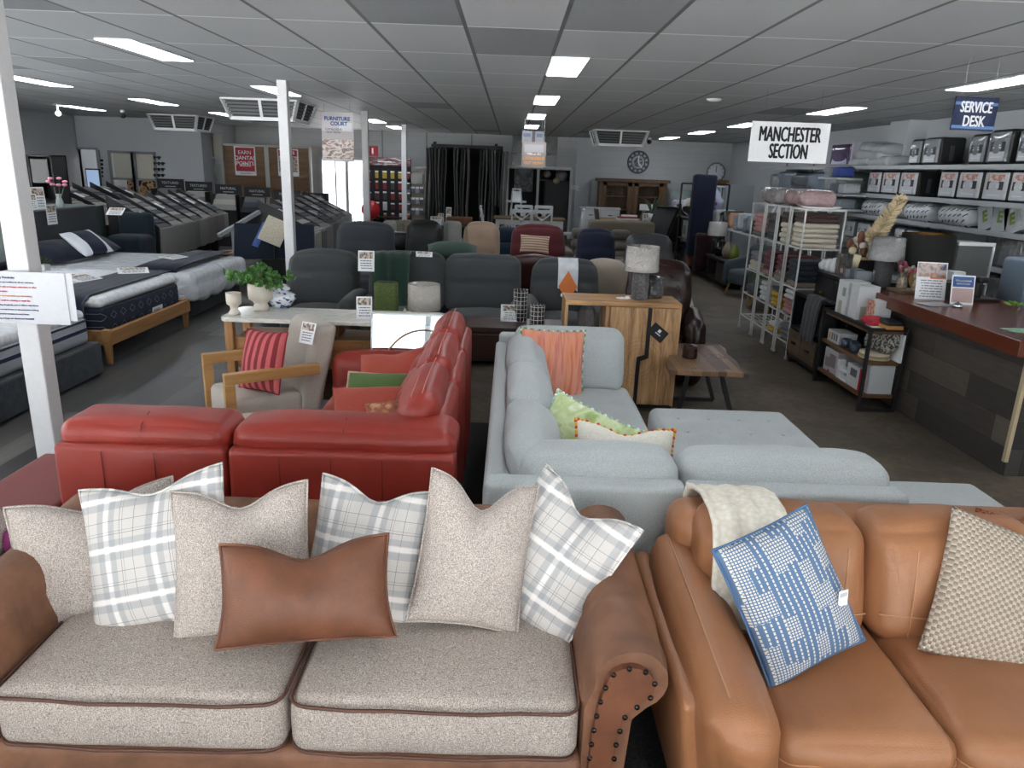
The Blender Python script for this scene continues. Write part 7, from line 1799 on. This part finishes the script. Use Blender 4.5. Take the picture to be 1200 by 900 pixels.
PART('lamp_shade', MB().lathe([(.225, .17), (.225, .175), (.218, .45)], 36, 0).lathe([(.212, .45), (.22, .175)], 36, 1).lathe([(.218, .45), (.212, .45)], 36, 1), [plain('#0c0c0d', .8), plain('#b8863a', .25, 1)], lp)
gd = THING('glass_cabinet', 'small grey glazed cabinet with pale frame behind the counter', 'cabinet', (4.26, 7.0, 0))
gd.scale = (.70, 1, 1.03)
PART('cabinet_body', MB().bx(-.2, .24, -.15, .2, 0, 1.28), plain('#6f7270', .3), gd); PART('frame', MB().bx(-.22, .26, -.17, -.15, 1.26, 1.29).bx(.24, .26, -.17, -.15, .7, 1.28).bx(-.22, .26, -.17, -.15, .92, .94).bx(-.22, -.2, -.17, -.15, .6, .95), PAPER, gd)
ONE('white_caddy', MB().bx(-.05, .05, -.05, .05, 0, .2).bx(-.1, .14, -.06, .06, 0, .05), plain('#c9ced0'), 'small white upright holder behind the notice stands', 'holder', (3.80, 6.28, .926))
# ---- hanging signs
def sign(name, label, loc, w, h, rz, face, lines, tm, size, xs, bold, border=None, wires=(.3,)):
    th = THING(name, label, 'sign', loc, rz)
    PART('sign_board', MB().bx(-w / 2, w / 2, 0, .012, 0, h), face, th)
    if border: PART('border_stripe', MB().bx(-w / 2, w / 2, -.003, 0, h - .055, h - .035).bx(-w / 2, w / 2, -.003, 0, .012, .032), border, th)
    for k, s_ in enumerate(lines):
        me = textmesh(s_, 1, bold); me.materials.clear(); me.materials.append(tm)
        xs_v = [v.co.x for v in me.vertices]; zs_v = [v.co.z for v in me.vertices]
        fw = size[k] / (max(xs_v) - min(xs_v)); fh = xs / (max(zs_v) - min(zs_v)); cx_ = (max(xs_v) + min(xs_v)) / 2; cz_ = (max(zs_v) + min(zs_v)) / 2
        for v in me.vertices: v.co = ((v.co.x - cx_) * fw, v.co.y * .002, (v.co.z - cz_) * fh)
        vv = [tuple(v.co) for v in me.vertices]; ff = [tuple(p_.vertices) for p_ in me.polygons]; nb = MB(); e_ = xs * .04
        for dx, dz in ((-1, 0), (1, 0), (0, 0), (0, .6), (0, -.6)): nb.add([(a + dx * e_, b - .0002 * (dx + 1), c + dz * e_) for a, b, c in vv], ff)
        me = nb.mesh('lettering', tm)
        OB('lettering', me, th, (0, -.004, h * (.70 if k == 0 else .28)))
    PART('wire', MB().tube([(-w * .35, .006, h), (-w * .35, .006, CH - loc[2])], .002, 4).tube([(w * .35, .006, h), (w * .35, .006, CH - loc[2])], .002, 4), CHROME, th)
    return th
A = D(880, 189, 8.0); B = D(966, 191, 8.0); C_ = D(877, 143, 8.0)
sign('hanging_sign', 'white hanging sign reading Manchester Section in black capitals', ((A.x + B.x) / 2 - .01, 8.0, A.z - .0), .81, .395, 0, PAPER, ('MANCHESTER', 'SECTION'), BLACK, (.63, .39), .142, .0)
A = D(1112, 152, 5.6); B = D(1160, 150, 5.6)
sign('hanging_sign', 'navy hanging sign reading Service Desk in white capitals', ((A.x + B.x) / 2 + .02, 5.6, A.z), .33, .225, R(6), plain('#18254a', .5), ('SERVICE', 'DESK'), PAPER, (.24, .165), .072, .0, plain('#5f86b8'))
# ---- far right aisle: hanging quilts, shelves, low tv unit, small armchairs
tv = THING('tv_unit', 'low dark brown entertainment unit with open slot in the far aisle', 'cabinet', (3.80, 13.6, 0))
tv.scale = (.8, 1, .88)
PART('cabinet_body', MB().bx(-.2, .2, -1.15, 1.05, .06, .12).bx(-.2, .2, -1.15, 1.05, .46, .52).bx(-.2, .2, -1.15, -.6, .06, .5).bx(-.2, .2, .0, .06, .06, .5).bx(-.2, .2, .55, 1.05, .06, .5).bx(.17, .2, -1.15, 1.05, .06, .5), plain('#2a2523', .5), tv, bev=.006)
PART('drawer', MB().bx(-.215, -.2, -1.12, -.62, .1, .45), plain('#2f2927', .5), tv); PART('plinth', MB().bx(-.16, .18, -1.1, 1.0, 0, .06), BLACK, tv)
def tub(label, x, y, c, rz, first=None):
    m_ = fabric(c, None, 200, .3)
    th = THING('tub_chair', label, 'armchair', (x, y, 0), rz, 'tub chairs in the far aisle')
    PART('seat', MB().soft((0, -.03, .30), (.48, .52, .22), .07, (0, 0, .02), n=5), m_, th)
    PART('backrest', MB().soft((0, .26, .50), (.66, .16, .56), .08, (0, .01, .02), n=6), m_, th)
    for s_ in (-1, 1): PART('arm', MB().soft((s_ * .30, -.0, .38), (.13, .56, .40), .06, n=5, shape=lambda o, u: [o[0], o[1], o[2] + .05 * u[1]]), m_, th)
    for a in (-.22, .22):
        for b in (-.2, .22): PART('leg', MB().bar((a, b, .2), (a * 1.25, b * 1.25, 0), .03), wood('#b98a4c', '#946a34', 'z', 1, .5), th)
tub('blue grey tub chair in the far right aisle beside the tv unit', 3.86, 11.8, '#47525a', R(-65))
tub('sage green tub chair behind the towel racks', 3.86, 10.6, '#56604f', R(-80))
VS = [(842, 'black round vase on the dark entertainment unit', '#15171a', .13, .28), (852, 'beige stone vase on the dark entertainment unit', '#8d7d6c', .10, .28), (865, 'green glass vase on the dark entertainment unit', '#6d7a20', .09, .27)]
for i, (px, l, c, r_, h) in enumerate(VS):
    ONE('vase', MB().lathe([(0, 0), (r_ * .6, 0), (r_, h * .35), (r_ * .9, h * .6), (r_ * .4, h * .95), (r_ * .35, h), (r_ * .3, h * .95)], 16), plain(c, .15), l, 'vase', (3.80, 13.4 - .40 * i, .459), group='vases on the entertainment unit')
lp = THING('table_lamp', 'white plastic wrapped lamp shade above the beige stone vase', 'lamp', (3.84, 13.9, .459))
PART('lamp_base', MB().lathe([(0, 0), (.07, 0), (.05, .2), (.02, .28), (.01, .36)], 14), DARK, lp); PART('lamp_shade', MB().lathe([(.19, .32), (.17, .56), (.165, .56), (.18, .32)], 24), plastic('#b3b0aa'), lp)
dt_ = THING('bargain_table', 'white folding table heaped with packaged linen in the far aisle', 'table', (4.25, 13.7, 0))
PART('tabletop', MB().box((0, 0, .90), (.5, 2.9, .03)), plain('#c6cdd0', .4), dt_)
for y in (-1.4, 1.4):
    for x in (-.2, .2): PART('leg', MB().bar((x, y, 0), (x, y, .89), .03), GREYM, dt_)
for i, (y, c, l, w_) in enumerate(((12.9, '#d6dad8', 'white handled package on the bargain table', .3), (12.5, '#23282c', 'black and white package on the bargain table', .3), (12.15, '#c98a5c', 'orange edged package on the bargain table', .2), (11.8, '#b9c6ce', 'clear wrapped white package on the bargain table', .32), (11.4, '#8a9aa6', 'grey blue wrapped package on the bargain table', .3), (11.05, '#3f6e7c', 'teal wrapped package at near end of the bargain table', .3))):
    ONE('wrapped_package', MB().soft((0, 0, .14), (.4, w_, .28), .05, n=4, wob=.015, seed=i), plastic(c), l, 'package', (4.2, 12.35 + (y - 11.05) * 1.35, .917), (R(-12), 0, 0), 'packages on the bargain table')
qm = MB().soft((0, 0, 0), (.16, .75, .6), .06, n=7, wob=.02)
def dots():
    t = NT('dotted_quilt'); vo = t.n.new('ShaderNodeTexVoronoi'); t.L(t.map(), vo.inputs[0]); vo.inputs['Scale'].default_value = 9; vo.inputs['Randomness'].default_value = .2
    t.col(t.ramp(vo.outputs[0], [(0, '#6a2f6e'), (.36, '#7b4f9a'), (.42, '#a9b9cf'), (1, '#b9a9c0')])).set(Roughness=.8); return t.m
ONE('spotted_quilt', qm, dots(), 'lilac quilt with purple spots leaning on the bargain table', 'quilt', (4.1, 15.3, 1.24), (R(25), 0, 0))
ONE('support_bin', MB().bx(-.2, .2, -.25, .25, 0, .9), plain('#3a3c3e'), 'dark grey support box under the lilac spotted quilt', 'box', (4.1, 15.4, 0))
for i, (px, c, l, Y) in enumerate(((815, '#a06a5c', 'dusty pink hanging cloth beside the navy hanging cloth', 14.6), (823, '#161c33', 'navy cloth hanging on the rail in far aisle', 14.2), (829, '#33191e', 'dark red cloth hanging below the navy one', 14.0))):
    p = D(px, 240, Y); h = (1.45, 1.5, .7)[i]; z0 = (.15, .35, .1)[i]
    ONE('hanging_cloth', MB().soft((0, 0, h / 2), ((.16, .42, .3)[i], .25, h), .05, n=6, wob=.01, seed=i), fabric(c, None, 100), l, 'cloth', (p.x, Y, z0 if i else .12), group='cloths hanging in the far aisle')
gr = THING('garment_rail', 'dark garment rail holding the hanging cloths', 'rail', (D(822, 236, 14.4).x, 14.4, 0))
PART('rail', MB().bar((-.4, 0, 1.68), (.5, 0, 1.68), .03).bar((-.4, 0, 0), (-.4, 0, 1.68), .03).bar((.5, 0, 0), (.5, 0, 1.68), .03).bar((-.4, -.2, .02), (-.4, .2, .02), .03).bar((.5, -.2, .02), (.5, .2, .02), .03), BLACK, gr)
fs_ = THING('gondola_shelf', 'low metal shelves of boxed goods left of the hanging cloths', 'shelving', (D(800, 270, 16.1).x, 16.1, 0))
for z in (.12, .62, 1.05): PART('shelf', MB().bx(-.25, .45, -1.2, 1.3, z - .02, z), SHELFM, fs_)
PART('back_panel', MB().bx(.42, .45, -1.2, 1.3, 0, 1.2), plain('#7c8184'), fs_)
rnd = random.Random(21); BC = [('#8d9093', 'grey'), ('#2c3f8a', 'blue'), ('#c8cbcd', 'white'), ('#5a5f63', 'slate'), ('#a9a6a2', 'pale grey')]
for r_ in range(2):
    for k in range(5):
        c, cn_ = BC[(k + r_ * 2) % 5]; h = rnd.uniform(.26, .36)
        ONE('boxed_ware', MB().bx(-.16, .16, -.2, .2, 0, h, 0).bx(-.162, -.16, -.12, .12, h * .2, h * .7, 1).bx(-.1, .1, -.202, -.2, h * .2, h * .7, 1), [plain(c, .5), tone(['#3a3c3e', '#b9bcbe'], 12)], '%s boxed homeware on the %s low metal shelf, %s from the near end' % (cn_, ('bottom', 'middle')[r_], ORD[k]), 'box',
            (fs_.location.x - .02, 15.15 + k * .46, (.12, .62)[r_]), group='boxes on the low metal shelves')
for i, (px, py, Y, c, l) in enumerate(((808, 248, 15.2, '#d8b488', 'round white framed picture on the low metal shelves'),)):
    p = D(px, py, Y); ONE('framed_picture', MB().lathe([(.09, 0), (.17, 0), (.17, .03), (.1, .03)], 20, 0, RT((0, 0, 0), (R(90), 0, 0))).lathe([(0, .01), (.1, .01)], 16, 1, RT((0, 0, 0), (R(90), 0, 0))), [PAPER, tone([c, '#f0e6d0'], 9)], l, 'picture', (p.x, Y, 1.23))
lp = THING('table_lamp', 'tall lamp with white wrapped shade near the rear right corner', 'lamp', (D(795, 262, 18.4).x, 18.4, 0))
PART('side_table', MB().bx(-.2, .2, -.2, .2, 0, .8), plain('#6d6a62'), lp); PART('lamp_base', MB().lathe([(0, .8), (.08, .8), (.03, .95), (.015, 1.15)], 12), GREYM, lp); PART('lamp_shade', MB().lathe([(.26, 1.12), (.27, 1.13), (.24, 1.48), (.23, 1.48)], 24), plastic('#a9bab8'), lp)
ONE('draped_cloth', MB().soft((0, 0, 0), (.7, .3, .28), .06, n=4, wob=.03), tone(['#8f8aa0', '#d0ccd8', '#5f6880'], 10), 'lilac patterned folded cloth above the round framed picture', 'cloth', (D(808, 238, 15.8).x, 15.8, 1.19))
ONE('wood_sign', MB().box((0, 0, 0), (.6, .04, .14), rot=(0, R(-18), 0)), plain('#a08a6c'), 'slanted pale timber arrow board by the tall wrapped lamp', 'board', (D(797, 243, 15.4).x, 15.3, 1.12))
p = D(801, 250, 14.2); ONE('dark_bags', MB().soft((0, 0, .1), (.5, .9, .22), .08, n=6, wob=.04), plain('#1d1d22', .5), 'heap of dark bags on top of the low metal shelves', 'bags', (fs_.location.x - .03, 15.6, 1.05))
# black massage style chairs
for i, (px, Y, h, l) in enumerate(((772, 14.4, 1.25, 'black reclined lounge cushion chair near the rear tables'), (788, 15.3, 1.05, 'black padded office chair left of the low metal shelves'))):
    x = D(px, 255, Y).x
    th = THING('lounge_chair', l, 'chair', (x, Y, 0), R(-25 if i == 0 else 0)); m_ = leather('#141618', '#0d0e10', .4, 2, .4)
    PART('backrest', MB().soft((0, .2, h - .38), (.46, .16, .74), .06, (0, .02, 0), n=6, shape=lambda o, u: [o[0] + .10 * u[2] * (1 if i == 0 else 0), o[1] + .08 * u[2], o[2]]), m_, th)
    PART('seat', MB().soft((-.08, -.1, .42), (.5, .5, .16), .06, n=4), m_, th); PART('chair_base', MB().bx(-.2, .2, -.2, .2, .0, .05).bx(-.04, .04, -.04, .04, .05, .35), BLACK, th)
# white bed frame / ladder shelf by the rear right wall
lf = THING('ladder_shelf', 'white cube shelf standing against the rear right wall', 'shelf', (D(835, 235, 17.6).x, 17.6, 0))
m = MB()
X0, X1 = 0, D(849, 235, 17.6).x - D(835, 235, 17.6).x
for x in (0, X1): m.bx(x - .02, x + .02, -.15, .15, 0, 1.62)
m.bx(X1 / 2 - .01, X1 / 2 + .01, -.14, .14, 0, 1.6)
for k in range(5): m.bx(0, X1, -.15, .15, .35 + k * .31, .38 + k * .31)
PART('shelf_frame', m, WP, lf)
ONE('leaning_panel', MB().bx(-.33, .33, -.02, .02, 0, 1.66), plain('#9ea5a8', .3), 'tall grey panel leaning beside the white cube shelf', 'panel', (D(866, 235, 17.4).x, 17.4, 0), (R(-2), 0, 0))
wf = THING('metal_bed', 'white metal bed frame with upright bars near the towel racks', 'bed frame', (5.0, 13.9, 0))
m = MB()
m.bar((-.5, -.9, 1.25), (.2, .9, 1.38), .04); m.bar((-.5, -.9, .5), (.2, .9, .5), .04)
for k in range(9): t_ = k / 8; m.bar((-.5 + .7 * t_, -.9 + 1.8 * t_, 0 if k in (0, 8) else .5), (-.5 + .7 * t_, -.9 + 1.8 * t_, 1.25 + .13 * t_), .03 if k in (0, 8) else .02)
PART('bar_frame', m, WP, wf)
ONE('grey_bin', MB().bx(-.25, .25, -.2, .2, 0, .32), plain('#2f3335'), 'dark grey storage tub behind the far end of bargain table', 'tub', (4.05, 10.98, .997)) if False else ONE('grey_bin', MB().bx(-.18, .18, -.2, .2, 0, .30), plain('#34383a'), 'dark grey storage tub on the near end of the bargain table', 'tub', (4.05, 10.95 - .05, .997)) if False else None
# chrome stand lamp etc
# ---- notice taped on the near column
nt_ = THING('paper_notice', 'printed reminder notice taped to the near white column', 'notice', (D(40, 349, 3.76).x, 3.76, 0), 0)
A = D(0, 318, 3.76); B = D(83, 381, 3.76); w0 = -2.62 - .28
cx = (B.x + w0) / 2 - nt_.location.x
NP = plain('#cfd1d6', .7)
PART('paper', MB().bx(w0 - nt_.location.x, B.x - nt_.location.x, 0, .003, B.z, A.z), NP, nt_)
PART('second_sheet', MB().bx(w0 + .06 - nt_.location.x, B.x + .035 - nt_.location.x, .006, .009, B.z + .02, A.z), NP, nt_)
H_ = A.z - B.z
for k, (s_, c, sz) in enumerate((('A Friendly Reminder', '#2c3c58', .016), ('Please help us keep this furniture in top condition for all our customers.', '#3a4a70', .011), ('Please ensure children do not sit or play on lounges, mattresses, or other', '#c03038', .0115), ('furniture.', '#c03038', .0115), ('to avoid sharp items, keys or food and drinks near the furniture', '#d08a40', .011),
     ('Damage, or marks may result in a cleaning or repair fee.', '#b02a50', .0115), ('We appreciate your understanding. If anybody, pets or child or stain shows', '#3a4a70', .011), ('off products please show them to us early because we take great pride in offering', '#3a4a70', .010), ('high quality, well cared for furniture to every home.', '#3a4a70', .011), ('Thank you for helping us keep our showroom beautiful!', '#2c3c58', .012))):
    TEXT(s_, sz, plain(c, .7), nt_, (cx, -.002, A.z - .03 - H_ * .088 * k), bold=.0002)
